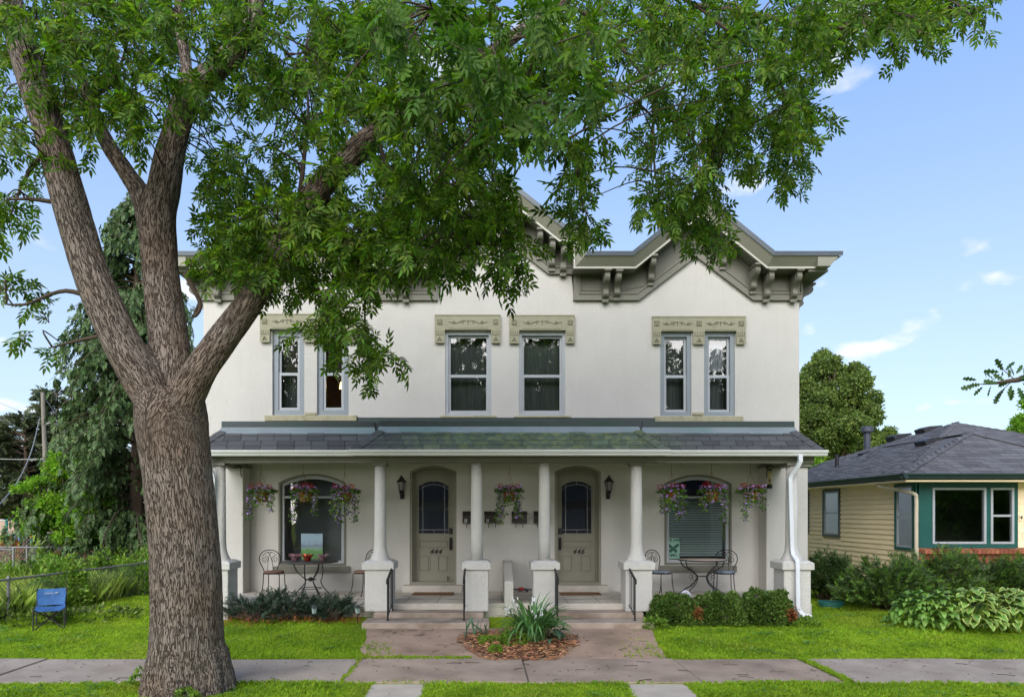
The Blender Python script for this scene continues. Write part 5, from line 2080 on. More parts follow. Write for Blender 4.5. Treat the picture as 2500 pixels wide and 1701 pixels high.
def spiral(cx, cz, r0, turns, y, sg, a0=0.0, n=26):
    return [(cx + sg * r0 * (1 - .82 * k / n) * math.cos(a0 + turns * 6.283 * k / n), y, cz + r0 * (1 - .82 * k / n) * math.sin(a0 + turns * 6.283 * k / n)) for k in range(n + 1)]


def bistro_chair(label, cushion, x, y, rz, group):
    t = thing('bistro_chair', label, 'chair', (0, 0, 0), group)
    # seat faces -Y
    s = MB()
    v = []
    seat = []
    for k in range(24):
        a = 6.283 * k / 24
        seat.append((.205 * math.cos(a) * (1 + .06 * math.sin(a)), .20 * math.sin(a) - .02))
    s.tube([(p[0], p[1], .445) for p in seat], .010, 6, closed=True)
    s.build('seat_frame', M['black_iron'], t, smooth=True)
    c = MB()
    ringv = [(.86, .452), (1.0, .462), (1.02, .478), (.96, .492), (.6, .500)]
    vv, ff = [], []
    for f_, z_ in ringv:
        vv += [(p[0] * f_, p[1] * f_, z_ + .004 * math.sin(i * 2.6)) for i, p in enumerate(seat)]
    for i in range(len(ringv) - 1):
        ff += [(i * 24 + k, i * 24 + (k + 1) % 24, (i + 1) * 24 + (k + 1) % 24, (i + 1) * 24 + k) for k in range(24)]
    ff += [tuple(range(4 * 24, 5 * 24)), tuple(range(23, -1, -1))]
    c.add(vv, ff)
    c.build('seat_cushion', cushion, t, smooth=True)
    for sx in (-1, 1):
        for sy in (-1, 1):
            MB().tube(catmull([(sx * .165, sy * .145 - .02, .44), (sx * .17, sy * .15 - .02, .25), (sx * .185, sy * .18 - .02, .08), (sx * .205, sy * .225 - .02, .012)], 5), .0095, 6).lathe([(.017, 0), (.017, .012), (.01, .016)], (sx * .205, sy * .225 - .02, 0), 8).build('leg', M['black_iron'], t, smooth=True)
    b = MB()
    pts = [(-.13, .155, .44), (-.155, .175, .54), (-.215, .20, .68), (-.205, .22, .80), (-.12, .235, .885), (0, .24, .91), (.12, .235, .885), (.205, .22, .80), (.215, .20, .68), (.155, .175, .54), (.13, .155, .44)]
    b.tube(catmull(pts, 6), .010, 6)
    b.build('back_frame', M['black_iron'], t, smooth=True)
    d = MB()
    for sg in (-1, 1):
        d.tube(catmull([(sg * .07, .16, .45), (sg * .055, .18, .56), (sg * .04, .20, .68), (sg * .01, .22, .80), (sg * -.04, .23, .86)], 5), .006, 5)
        d.tube(spiral(sg * .105, .72, .075, 1.6, .205, sg, 1.6), .006, 5)
        d.tube(catmull([(0, .235, .87), (sg * .08, .23, .85), (sg * .15, .215, .79)], 5), .006, 5)
    d.build('back_scroll', M['black_iron'], t, smooth=True)
    t.location = (x, y, PF)
    t.rotation_euler = (0, 0, rz)
    return t


def X(px, d): return (px - CX) * d / F
bistro_chair('black iron chair with worn brown seat left of the flower-pot table', M['cushion_brown'], X(668, 14.35), 14.35, R(38), 'iron chairs with brown seats')
bistro_chair('black iron chair with worn brown seat half hidden behind a column', M['cushion_brown'], X(890, 14.4), 14.4, R(-42), 'iron chairs with brown seats')
bistro_chair('black iron chair with blue cushion half hidden behind a column', M['cushion_blue'], X(1612, 14.35), 14.35, R(35), 'iron chairs with blue cushions')
bistro_chair('black iron chair with blue cushion standing right of the scroll-leg table', M['cushion_blue'], X(1768, 14.35), 14.35, R(-30), 'iron chairs with blue cushions')

# round table with curved legs
tx_, ty_ = X(760, 14.1), 14.05
t = thing('bistro_table', 'dark round iron table with curved legs holding three foil-wrapped pots', 'table', (tx_, ty_, PF))
MB().lathe([(.50, .685), (.545, .69), (.55, .705), (.545, .715), (.0, .718)], (tx_, ty_, PF), 40).build('tabletop', M['tabletop_dark'], t, smooth=True)
for k in range(6):
    a = k * math.pi / 3 + .25
    prof_ = [(.34, .69), (.27, .52), (.155, .40), (.10, .34), (.13, .25), (.27, .10), (.36, .01)] if k % 2 else [(.22, .69), (.24, .52), (.22, .38), (.20, .30), (.24, .20), (.32, .10), (.38, .01)]
    MB().tube([(tx_ + p.x * math.cos(a), ty_ + p.x * math.sin(a), PF + p.y) for p in catmull([(u, v, 0) for u, v in prof_], 5)], .011, 6).build('leg', M['black_iron'], t, smooth=True)
for r_, z_ in ((.215, .17), (.105, .345)):
    MB().tube([(tx_ + r_ * math.cos(k * .2618), ty_ + r_ * math.sin(k * .2618), PF + z_) for k in range(24)], .008, 5, closed=True).build('leg_ring', M['black_iron'], t, smooth=True)
MB().lathe([(.03, .31), (.045, .33), (.045, .37), (.03, .39)], (tx_, ty_, PF), 10).build('hub', M['black_iron'], t)

# second table, beige top on two pairs of scrolled legs
ux, uy = X(1714, 14.0), 14.0
t = thing('bistro_table', 'round beige-topped iron table with scrolled legs before the butterfly window', 'table', (ux, uy, PF))
MB().lathe([(.44, .735), (.46, .738), (.46, .755), (.0, .760)], (ux, uy, PF), 40).build('tabletop', M['tabletop_beige'], t, smooth=True)
MB().tube([(ux + .468 * math.cos(k * .15708), uy + .468 * math.sin(k * .15708), PF + .742) for k in range(40)], .012, 6, closed=True).build('rim', M['black_iron'], t, smooth=True)
for sx in (-1, 1):
    for sy in (-1, 1):
        MB().tube([(ux + sx * p.x, uy + sy * p.y, PF + p.z) for p in catmull([(.38, .20, .735), (.34, .17, .62), (.20, .08, .52), (.115, .04, .44), (.10, .035, .36), (.17, .08, .24), (.32, .18, .12), (.38, .25, .01)], 6)], .012, 6).build('leg', M['black_iron'], t, smooth=True)
    sc_ = MB()
    for k in range(5):
        a = k * 6.283 / 5
        c_ = (ux + sx * (.19 + .035 * math.cos(a)), uy, PF + .40 + .055 * math.sin(a))
        sc_.tube([(c_[0] + .035 * math.cos(b * .5236), c_[1], c_[2] + .035 * math.sin(b * .5236)) for b in range(12)], .0045, 4, closed=True)
    sc_.tube([(p[0] + ux + sx * .22, uy, p[2] + PF) for p in spiral(0, .56, .05, 1.3, 0, sx)], .005, 4)
    sc_.tube([(p[0] + ux + sx * .20, uy, p[2] + PF) for p in spiral(0, .25, .05, 1.3, 0, sx, 3.1)], .005, 4)
    sc_.build('scroll', M['black_iron'], t, smooth=True)
MB().tube([(ux - .11, uy, PF + .42), (ux + .11, uy, PF + .42)], .009, 5).tube([(ux - .11, uy, PF + .405), (ux + .11, uy, PF + .405)], .006, 5).build('stretcher', M['black_iron'], t)

# foil-wrapped pots
for i, (px, col, lab) in enumerate(((720, (.45, .06, .10), 'pink foil-wrapped flower pot, leftmost of three on the dark table'), (751, (.42, .035, .02), 'bright red foil-wrapped flower pot, middle of three on the dark table'), (787, (.42, .14, .12), 'silver and red foil-wrapped pot, rightmost of three on the dark table'))):
    fm = mat('foil_%d' % i, col, .3, .4, 25, metal=.5, col2=(.55, .40, .45) if i != 1 else (.5, .06, .03))
    x_, y_ = X(px, 13.95), 13.95
    zt = PF + .72
    t = thing('flower_pot', lab, 'flower pot', (x_, y_, zt), 'foil-wrapped pots on the dark table')
    MB().lathe([(.055, 0), (.07, .075), (.075, .08)], (x_, y_, zt), 14).build('pot', fm, t, smooth=True)
    rf_ = MB()
    v1, v2 = [], []
    for k in range(28):
        a = k * 6.283 / 28
        v1.append((x_ + .072 * math.cos(a), y_ + .072 * math.sin(a), zt + .07))
        r_ = .105 + .03 * math.sin(k * 2.4 + i)
        v2.append((x_ + r_ * math.cos(a), y_ + r_ * math.sin(a), zt + .125 + .03 * math.cos(k * 2.4)))
    rf_.add(v1 + v2, [(k, (k + 1) % 28, (k + 1) % 28 + 28, k + 28) for k in range(28)])
    rf_.build('foil_ruffle', fm, t)
    MB().lathe([(.03, .05), (.03, .09)], (x_, y_ - .01, zt), 8).tube([(x_ - .03, y_ - .078, zt + .10), (x_, y_ - .085, zt + .075), (x_ + .03, y_ - .078, zt + .10)], .012, 5).build('bow', M['vent_black'] if i == 1 else mat('bow_%d' % i, (.10, .05, .09), .5), t)

# things shown in the windows
pic = MB().box(wx(733), wx(786), WY + .065, WY + .078, Z(1366), Z(1302))
m = bpy.data.materials.new('landscape_print')
m.use_nodes = True
n, l = m.node_tree.nodes, m.node_tree.links
tc = n.new('ShaderNodeTexCoord')
sp = n.new('ShaderNodeSeparateXYZ')
l.new(tc.outputs['Generated'], sp.inputs[0])
nz = n.new('ShaderNodeTexNoise')
nz.inputs['Scale'].default_value = 4.5
nz.inputs['Detail'].default_value = 6
l.new(tc.outputs['Generated'], nz.inputs['Vector'])
ad = n.new('ShaderNodeMath')
ad.operation = 'MULTIPLY_ADD'
l.new(nz.outputs['Fac'], ad.inputs[0])
ad.inputs[1].default_value = .35
l.new(sp.outputs['Z'], ad.inputs[2])
rp = n.new('ShaderNodeValToRGB')
els = rp.color_ramp.elements
els[0].position, els[0].color = .10, (.20, .15, .08, 1)
els[1].position, els[1].color = 1.0, (.28, .42, .50, 1)
for ps, c_ in ((.30, (.05, .17, .03, 1)), (.50, (.09, .24, .06, 1)), (.62, (.18, .28, .24, 1)), (.72, (.14, .18, .26, 1)), (.84, (.26, .36, .46, 1))):
    els.new(ps).color = c_
l.new(ad.outputs[0], rp.inputs[0])
l.new(rp.outputs[0], n['Principled BSDF'].inputs['Base Color'])
n['Principled BSDF'].inputs['Roughness'].default_value = .4
o = pic.build('landscape_print', m)
tag(o, 'unframed print of green hills and pale sky standing in the left window', 'picture')
M['sign_green'] = mat('sign_green', (.24, .42, .33), .6, .06, 4)
M['sign_ink'] = mat('sign_ink', (.035, .10, .075), .7, .1, 6)
fx, fz = wx(1645), Z(1337)
t = thing('window_sign', 'pale green butterfly sign reading WE ARE FAMILY in the right window', 'sign', (fx, WY + .06, Z(1363)))
MB().box(wx(1628.5), wx(1661), WY + .06, WY + .07, Z(1363), Z(1313)).build('board', M['sign_green'], t)
for s, py, sz in (('WE ARE', 1318.5, .088), ('FAMILY', 1355, .100)):
    me = text_mesh(s, sz, .001, 0, .002)
    me.materials.append(M['sign_ink'])
    put('lettering', me, t, (fx, WY + .056, Z(py)), (R(90), 0, 0))
bf = MB()
for sg in (-1, 1):
    up = catmull([(0, .01), (.035, .055), (.09, .095), (.115, .085), (.105, .03), (.06, 0), (0, -.01)], 4)
    lo = catmull([(0, -.01), (.05, -.012), (.085, -.045), (.075, -.085), (.045, -.095), (.015, -.06), (0, -.03)], 4)
    for w_ in (up, lo):
        bf.add([(fx + sg * p[0] * 1.08, WY + .056, fz - .005 + p[1] * 1.05) for p in w_], [tuple(range(len(w_)))])
bf.tube([(fx, WY + .055, fz + .03), (fx, WY + .055, fz - .09)], .006, 5)
bf.build('butterfly', M['sign_ink'], t)

# wall lanterns
def lantern(px, label):
    x_, y_ = wx(px), WY - .14
    z0 = Z(1196)
    t = thing('wall_lantern', label, 'lantern', (x_, WY, z0), 'lanterns beside the doors')
    MB().lathe([(.03, .0), (.045, .02), (.05, .05), (.02, .07)], (x_, y_, z0 - .09), 8).tube([(x_, y_, z0 - .09), (x_, y_, z0 - .14)], .010, 6).build('finial', M['black_iron'], t)
    MB().lathe([(.05, 0), (.078, .19)], (x_, y_, z0 - .02), 6).build('glass_body', mat('lantern_glass_' + str(px), (.25, .24, .23), .3, .15, 8), t)
    fr = MB()
    for k in range(6):
        a = k * math.pi / 3
        fr.tube([(x_ + .053 * math.cos(a), y_ + .053 * math.sin(a), z0 - .02), (x_ + .082 * math.cos(a), y_ + .082 * math.sin(a), z0 + .17)], .007, 4)
    fr.lathe([(.06, -.025), (.055, -.01)], (x_, y_, z0), 6)
    fr.build('frame', M['black_iron'], t)
    MB().lathe([(.118, .165), (.10, .185), (.06, .23), (.045, .25), (.05, .262), (.02, .27), (.028, .29), (.006, .31)], (x_, y_, z0), 12).build('lantern_cap', M['black_iron'], t)
    MB().box(x_ - .045, x_ + .045, WY - .025, WY, z0 - .19, z0 - .02).tube(catmull([(x_, WY - .02, z0 - .12), (x_, WY - .09, z0 - .15), (x_, y_ + .0, z0 - .08)], 5), .012, 6).build('wall_plate', M['black_iron'], t)
lantern(982, 'black wall lantern left of the door numbered 444')
lantern(1484, 'black wall lantern right of the door numbered 446')

# mailboxes
for i, (a, b, num, lab) in enumerate(((1130, 1166, '1', 'dark mailbox numbered 1 just right of the first door'), (1183, 1219.5, '2', 'dark mailbox numbered 2 between the two middle columns'),
                                      (1249.5, 1286, '', 'dark mailbox behind the trailing flowers of the middle basket'), (1303, 1339, '', 'dark mailbox mostly hidden behind the column near door 446'))):
    x0_, x1_ = wx(a), wx(b)
    t = thing('mailbox', lab, 'mailbox', ((x0_ + x1_) / 2, WY, Z(1276)), 'mailboxes between the doors')
    MB().prism([(WY - .001, Z(1276)), (WY - .001, Z(1248)), (WY - .03, Z(1248)), (WY - .11, Z(1256)), (WY - .115, Z(1276))], x0_, x1_, 'x').build('box', M['bronze_box'], t, bevel=.006)
    MB().add([(x0_ - .006, WY - .0, Z(1248) + .006), (x1_ + .006, WY - .0, Z(1248) + .006), (x1_ + .006, WY - .035, Z(1248) + .006), (x0_ - .006, WY - .035, Z(1248) + .006), (x0_ - .006, WY - .122, Z(1257)), (x1_ + .006, WY - .122, Z(1257))], [(0, 1, 2, 3), (3, 2, 5, 4)]).build('lid', M['bronze_box'], t)
    for xx in (x0_ + .085, x1_ - .085):
        MB().tube(catmull([(xx, WY - .05, Z(1276)), (xx, WY - .05, Z(1284)), (xx, WY - .07, Z(1287)), (xx, WY - .10, Z(1284))], 4), .007, 5).build('paper_hook', M['black_iron'], t)
    if num:
        pp = MB().box(x0_ + .04, x0_ + .095, WY - .1185, WY - .113, Z(1275), Z(1266)).build('number_sticker', M['vinyl_white'], t)
        me = text_mesh(num, .085, .001, 0, .002)
        me.materials.append(M['black_iron'])
        put('digit', me, pp, (x0_ + .068, WY - .121, Z(1270.5)), (R(90), 0, 0))
    if i == 1:
        MB().box(x1_ - .06, x1_ + .02, WY - .123, WY - .116, Z(1267), Z(1264)).build('name_strip', M['vinyl_white'], t)

# handrails on the steps
def handrail(x, label):
    t = thing('handrail', label, 'handrail', (x, 12.5, .213), 'iron handrails on the steps')
    MB().tube(catmull([(x, 12.95, 1.10), (x, 12.80, 1.10), (x, 12.24, .945), (x, 12.16, .92), (x, 12.15, .875), (x, 12.185, .86)], 5), .021, 8).build('top_rail', M['black_iron'], t, smooth=True)
    MB().tube([(x, 12.78, .30), (x, 12.78, 1.09)], .013, 6).build('post', M['black_iron'], t)
    MB().tube([(x, 12.22, .213), (x, 12.22, .93)], .016, 6).lathe([(.03, .0), (.03, .008), (.018, .012)], (x, 12.22, .2135), 8).build('post', M['black_iron'], t)
    for k in range(1, 4):
        yy = 12.78 - .14 * k
        MB().tube([(x, yy, .40 - .035 * k), (x, yy, 1.09 - .037 * k)], .008, 5).build('baluster', M['black_iron'], t)
    MB().tube([(x, 12.78, .43), (x, 12.22, .30)], .009, 5).build('bottom_rail', M['black_iron'], t)
handrail(-1.81, 'black iron handrail at the left end of the left steps')
handrail(-.48, 'black iron handrail at the right side of the left steps')
handrail(1.15, 'black iron handrail at the left side of the right steps')
handrail(2.50, 'black iron handrail at the right end of the right steps, balusters showing')

# door mats
M['coir'] = mat('coir', (.17, .085, .04), .98, .25, 60, bump=.4, bscale=150)
for a, b, lab in ((1008, 1108, 'brown doormat before the left of the two doors'), (1367, 1466, 'brown doormat before the right of the two doors')):
    o = MB().box(X(a, 14.45), X(b, 14.45), 14.28, 14.68, PF + .004, PF + .02).build('doormat', M['coir'], bevel=.005)
    tag(o, lab, 'doormat', 'doormats')

# small tap wheel low on the wall
x_ = X(1272, 14.95)
t = thing('wall_tap', 'small red-wheeled tap low on the wall right of the dividing wall', 'tap', (x_, 14.98, PF + .05))
MB().tube([(x_ - .02, 15.0, PF + .07), (x_, 14.85, PF + .07), (x_ + .10, 14.85, PF + .06), (x_ + .14, 14.86, PF + .0)], .022, 6).tube([(x_ - .18, 14.95, PF + .05), (x_, 14.95, PF + .06), (x_ + .25, 14.96, PF + .045)], .012, 5).build('pipe', M['grey_pipe'], t)
MB().lathe([(.05, -.02), (.065, 0), (.05, .03)], (x_, 14.80, PF + .07), 10).build('wheel', mat('red_paint', (.42, .02, .02), .5), t)

# white scalloped plaque at the porch edge
px_ = X(1678, 12.92)
t = thing('garden_plaque', 'small white scalloped plaque leaning at the porch edge behind the hedge', 'plaque', (px_, 12.98, PF))
sc_out = [(-.15, 0), (.15, 0), (.16, .06), (.11, .09), (.09, .16), (.05, .215), (0, .235), (-.05, .215), (-.09, .16), (-.11, .09), (-.16, .06)]
M['plaque'] = mat('plaque', (.55, .57, .64), .7, .15, 20, bump=.3, bscale=60)
MB().prism([(px_ + a, PF + b + .0) for a, b in sc_out], 13.02, 13.05).build('plate', M['plaque'], t, bevel=.008)
rl = MB()
for f_ in (.62, .84):
    rl.tube([(px_ + a * f_, 13.017, PF + .02 + b * f_) for a, b in sc_out], .008, 5, closed=True)
rl.tube([(p[0] + px_, 13.017, p[2] + PF) for p in spiral(0, .10, .05, 1.5, 0, 1)], .006, 4)
rl.build('relief', M['plaque'], t)

# hanging glass tube chime on the pilaster, its hook, and the bare hook on the other pilaster
hx = X(1879, 14.45)
t = thing('hanging_feeder', 'slim yellow tube feeder with dark caps hanging on the right pilaster', 'feeder', (hx, 14.45, 2.6))
def zz(py): return CZ + (HY - py) * 14.45 / F
MB().lathe([(.042, zz(1183) - 2.6), (.042, zz(1148) - 2.6)], (hx, 14.45, 2.6), 14).build('tube', mat('feeder_tube', (.50, .40, .17), .35, .3, 9, spec=.5), t, smooth=True)
MB().lathe([(.055, zz(1192) - 2.6), (.06, zz(1189) - 2.6), (.045, zz(1182) - 2.6)], (hx, 14.45, 2.6), 12).lathe([(.048, zz(1149) - 2.6), (.04, zz(1145) - 2.6)], (hx, 14.45, 2.6), 12).build('cap', M['vent_black'], t)
MB().blob((hx - .012, 14.41, zz(1172)), (.024, .015, .024), 2, 1).build('flower_emblem', mat('violet', (.08, .05, .22), .6), t)
MB().tube([(hx, 14.45, zz(1145)), (hx - .01, 14.47, zz(1138)), (hx - .03, 14.57, zz(1138))], .005, 4).build('hanger_wire', M['black_iron'], t)
for xx, lab in ((X(1872, 14.55), 'black hook bracket on the right pilaster holding the feeder'), (X(586, 14.5), 'black hook bracket on the left pilaster with nothing hung')):
    z_ = zz(1140)
    o = MB().tube(catmull([(xx, 14.578, z_ - .20), (xx, 14.55, z_ - .12), (xx - .0, 14.53, z_ + .0), (xx, 14.50, z_ + .03), (xx, 14.46, z_ + .01)], 5), .009, 5).lathe([(.03, -.02), (.03, .02)], (xx, 14.56, z_ + .01), 8).build('wall_hook', M['black_iron'])
    tag(o, lab, 'hook')

# camp chair on the lawn
M['camp_blue'] = mat('camp_blue', (.028, .09, .24), .75, .15, 5, bump=.3, bscale=120, col2=(.05, .15, .36))
cx_, cy_ = X(122, 12.05), 12.05
gz = ground_z(cx_, cy_)
camp_at = (cx_, cy_, gz)
cx_, cy_, gz = 0.0, 0.0, 0.0
t = thing('camp_chair', 'blue folding camp chair with black legs on the lawn by the fence', 'chair')
camp = t
w2 = .215
def cloth(mb_, rows):
    k = len(rows[0])
    mb_.add([p for r in rows for p in r], [(j * k + i, j * k + i + 1, (j + 1) * k + i + 1, (j + 1) * k + i) for j in range(len(rows) - 1) for i in range(k - 1)])
us = [-1, -.6, -.2, .2, .6, 1]
sb = MB()
rows = []
for v in (0, .25, .5, .75, 1):
    rows.append([(cx_ + u * w2, cy_ - .16 + .36 * v + .0 * u, gz + .33 - .05 * (1 - u * u) * (1 - abs(v - .45)) + .03 * v - .02 * abs(u) * (1 - v)) for u in us])
cloth(sb, rows)
sb.build('seat', M['camp_blue'], t, smooth=True)
bb = MB()
rows = []
for v in (0, .33, .66, 1):
    rows.append([(cx_ + u * w2 * (1 if v > .4 else .92 + .08 * v), cy_ + .20 + .09 * v + .03 * (1 - u * u), gz + .36 + .27 * v - .012 * (1 - u * u) * v) for u in us])
cloth(bb, rows)
bk_ = bb.build('backrest', M['camp_blue'], t, smooth=True)
# small white printed emblem and line on the backrest
em = MB()
em.prism([(cx_ + .045 + a, gz + .555 + b) for a, b in ((0, 0), (.02, .012), (.035, .008), (.045, .018), (.05, .005), (.035, -.01), (.015, -.012))], cy_ + .262, cy_ + .264)
em.build('printed_emblem', M['vinyl_white'], bk_)
tl = MB()
for k in range(8):
    tl.box(cx_ - .105 + k * .017, cx_ - .105 + k * .017 + .012, cy_ + .260, cy_ + .262, gz + .548, gz + .560)
tl.box(cx_ - .10, cx_ + .05, cy_ + .260, cy_ + .262, gz + .536, gz + .540)
tl.build('printed_line', M['vinyl_white'], bk_)
for nm_, a, b in (('leg', (-w2, -.17, .0), (w2, .20, .36)), ('leg', (w2, -.17, .0), (-w2, .20, .36)), ('leg', (-w2, .22, .0), (w2, -.17, .33)), ('leg', (w2, .22, .0), (-w2, -.17, .33)),
                  ('leg', (-w2 - .005, -.18, 0), (-w2 - .005, -.17, .33)), ('leg', (w2 + .005, -.18, 0), (w2 + .005, -.17, .33)), ('back_post', (-w2, .19, .0), (-w2, .29, .64)), ('back_post', (w2, .19, 0), (w2, .29, .64))):
    MB().tube([(cx_ + a[0], cy_ + a[1], gz + a[2]), (cx_ + b[0], cy_ + b[1], gz + b[2])], .011, 6).build(nm_, M['black_iron'], t)

camp.location = camp_at
camp.rotation_euler = (0, 0, R(27))
camp.scale = (1.02, 1.02, 1.06)

# solar path lights by the juniper
for px, lab in ((767, 'small path lantern among the juniper, nearer the tree'), (873, 'small path lantern among the juniper, nearer the steps')):
    x_, y_ = X(px, 12.35), 12.35
    gz = ground_z(x_, y_)
    t = thing('path_light', lab, 'path light', (x_, y_, gz), 'path lanterns by the juniper')
    MB().tube([(x_, y_, gz), (x_, y_, gz + .20)], .008, 6).build('stake', M['black_iron'], t)
    MB().lathe([(.035, .20), (.045, .30)], (x_, y_, gz), 4).build('lantern_glass', mat('path_glass', (.30, .36, .33), .4, .2, 10), t)
    MB().lathe([(.07, .30), (.03, .345), (.008, .36)], (x_, y_, gz), 4).lathe([(.048, .19), (.04, .205)], (x_, y_, gz), 4).build('lantern_cap', mat('path_cap', (.05, .06, .055), .5), t)

# hanging baskets
M['petal_purple'] = mat('petal_purple', (.52, .32, .72), .7, .3, 20, island=.5, trans=.25, tcol=(1.2, 1.1, 1.3))
M['petal_red'] = mat('petal_red', (.70, .045, .06), .6, .3, 20, island=.35)
M['basket_leaf'] = leafmat('basket_leaf', (.05, .13, .02), .3, .6, col2=(.12, .22, .03))
LEAF1 = ([(0, 0, 0), (.35, .28, .08), (1, 0, -.05), (.35, -.28, .08)], [(0, 2, 1), (0, 3, 2)])
PETAL5 = ([(0, 0, 0)] + [(.5 * math.cos(k * .6283), .5 * math.sin(k * .6283), .10 if k % 2 else .0) if False else ((.5 if k % 2 == 0 else .28) * math.cos(k * .6283), (.5 if k % 2 == 0 else .28) * math.sin(k * .6283), .12) for k in range(10)], [(0, k + 1, (k + 1) % 10 + 1) for k in range(10)])
BS = [(637, 1133, 640, 1214, 'leftmost flower basket hanging near the left pilaster', 3), (740, 1133, 744, 1214, 'flower basket hanging in front of the left window', 3), (842, 1133, 843, 1215, 'flower basket hanging at the right edge of the left window', 3),
      (1243.5, 1133, 1243.5, 1213, 'flower basket hanging between the two middle columns', 3), (1639, 1133, 1639, 1213, 'flower basket hanging at the left edge of the blind-covered window', 3),
      (1737, 1133, 1739, 1213, 'flower basket hanging in front of the blind-covered window', 3), (1832, 1133, 1834, 1213, 'rightmost flower basket, topped by large red blooms near the right pilaster', 4)]
BD = 13.45
for bi, (hx_, hy_, bx_, by_, lab, nred) in enumerate(BS):
    gg = np.random.default_rng(100 + bi)
    c = P(bx_, by_, BD)
    hk = P(hx_, hy_, BD)
    t = thing('hanging_basket', lab, 'flower basket', (c.x, c.y, c.z), 'hanging flower baskets')
    MB().lathe([(.085, -.085), (.115, -.02), (.135, .075), (.142, .08), (.142, .095), (.13, .095)], c, 18).build('pot', M['terracotta'], t, smooth=True)
    wr = MB()
    knot = Vector((hk.x, hk.y, c.z + .50))
    for k in range(3):
        a = k * 2.094 + .5 + bi
        wr.tube([(c.x + .135 * math.cos(a), c.y + .135 * math.sin(a), c.z + .09), knot], .0035, 4)
    wr.tube([knot, (hk.x, hk.y, 3.165)], .0045, 4)
    wr.build('hanger', M['rope'], t)
    # leaves: a mound and trailing strands
    pos, dirs, fp = [], [], []
    for k in range(420):
        a, r_ = gg.uniform(0, 6.28), math.sqrt(gg.uniform(0, 1)) * .26
        pos.append((c.x + r_ * math.cos(a), c.y + r_ * math.sin(a) * .8, c.z + .10 + gg.uniform(-.05, .12) * (1.2 - r_ / .26)))
        dirs.append((math.cos(a), math.sin(a), gg.uniform(-.5, .9)))
        if gg.uniform() < .30:
            fp.append((c.x + r_ * 1.05 * math.cos(a), c.y + r_ * math.sin(a) * .9 - .03, c.z + .10 + gg.uniform(.0, .13)))
    ns = int(gg.integers(4, 6))
    for s in range(ns):
        a = -1.57 + (s - (ns - 1) / 2) * 2.6 / ns + gg.normal(0, .1)
        L_ = gg.uniform(.34, .60) if abs(s - (ns - 1) / 2) > .8 else gg.uniform(.08, .26)
        sx, sy = c.x + .225 * math.cos(a), c.y + .19 * math.sin(a)
        for k in range(int(L_ * 260)):
            tt = gg.uniform(0, 1)
            pos.append((sx + gg.normal(0, .034) + .01 * math.sin(tt * 7), sy + gg.normal(0, .025), c.z + .08 - L_ * tt))
            dirs.append((gg.normal(), gg.normal() - .5, -.6))
            if gg.uniform() < .40:
                fp.append((sx + gg.normal(0, .026), sy - .02 + gg.normal(0, .02), c.z + .08 - L_ * tt * 1.04))
    pos, dirs, fp = np.array(pos), np.array(dirs), np.array(fp)
    offc = np.array(t.location)
    me = scatter('foliage', LEAF1, pos - offc, frames(dirs, gg.normal(0, .8, len(pos))), gg.uniform(.04, .075, len(pos)), M['basket_leaf'])
    put('foliage', me, t, t.location)['kind'] = 'stuff'
    me = scatter('purple_blossoms', PETAL5, fp - offc, frames(rand_dirs(len(fp), gg) + np.array([0, -.9, .3])), gg.uniform(.032, .055, len(fp)), M['petal_purple'])
    put('purple_blossoms', me, t, t.location)['kind'] = 'stuff'
    rx = [-.17, 0.01, .15, .08][:nred]
    for k in range(nred):
        bc = np.array((c.x + rx[k] + gg.normal(0, .02), c.y - .08 + gg.normal(0, .03), c.z + .20 + gg.normal(0, .02)))
        dd = rand_dirs(46, gg)
        me = scatter('red_bloom', PETAL5, bc - offc + dd * np.array([.058, .055, .050]), frames(np.cross(dd, np.array([.3, .2, 1.0]))), np.full(46, .040), M['petal_red'])
        put('red_bloom', me, t, t.location)
# ================================================================ shrubs, beds and flowers
SPRIG = ([], [])
def make_sprig(nb=7, L=1.0, W=.07, spread=.55, seed=0):
    """A flat spray of needles along a stem."""
    g_ = np.random.default_rng(seed)
    vv, ff = [], []
    for k in range(nb):
        t = k / nb
        for sg in (1, -1):
            a = sg * spread * (1.15 - .4 * t) + g_.normal(0, .12)
            l_ = L * .42 * (1 - .45 * t)
            ox, oz = L * .75 * t, g_.normal(0, .03)
            dx, dy, dz = math.cos(a), math.sin(a), g_.normal(0, .22)
            b = len(vv)
            vv += [(ox, 0, oz), (ox + dx * l_ * .5 - dy * W / 2, dy * l_ * .5 + dx * W / 2, oz + dz * l_ * .5), (ox + dx * l_, dy * l_, oz + dz * l_), (ox + dx * l_ * .5 + dy * W / 2, dy * l_ * .5 - dx * W / 2, oz + dz * l_ * .5)]
            ff.append((b, b + 1, b + 2, b + 3))
    b = len(vv)
    vv += [(L * .7, -W / 2, 0), (L * .7, W / 2, 0), (L * 1.05, 0, 0)]
    ff.append((b, b + 1, b + 2))
    return vv, ff


SPRIG = make_sprig(5, 1.0, .085)


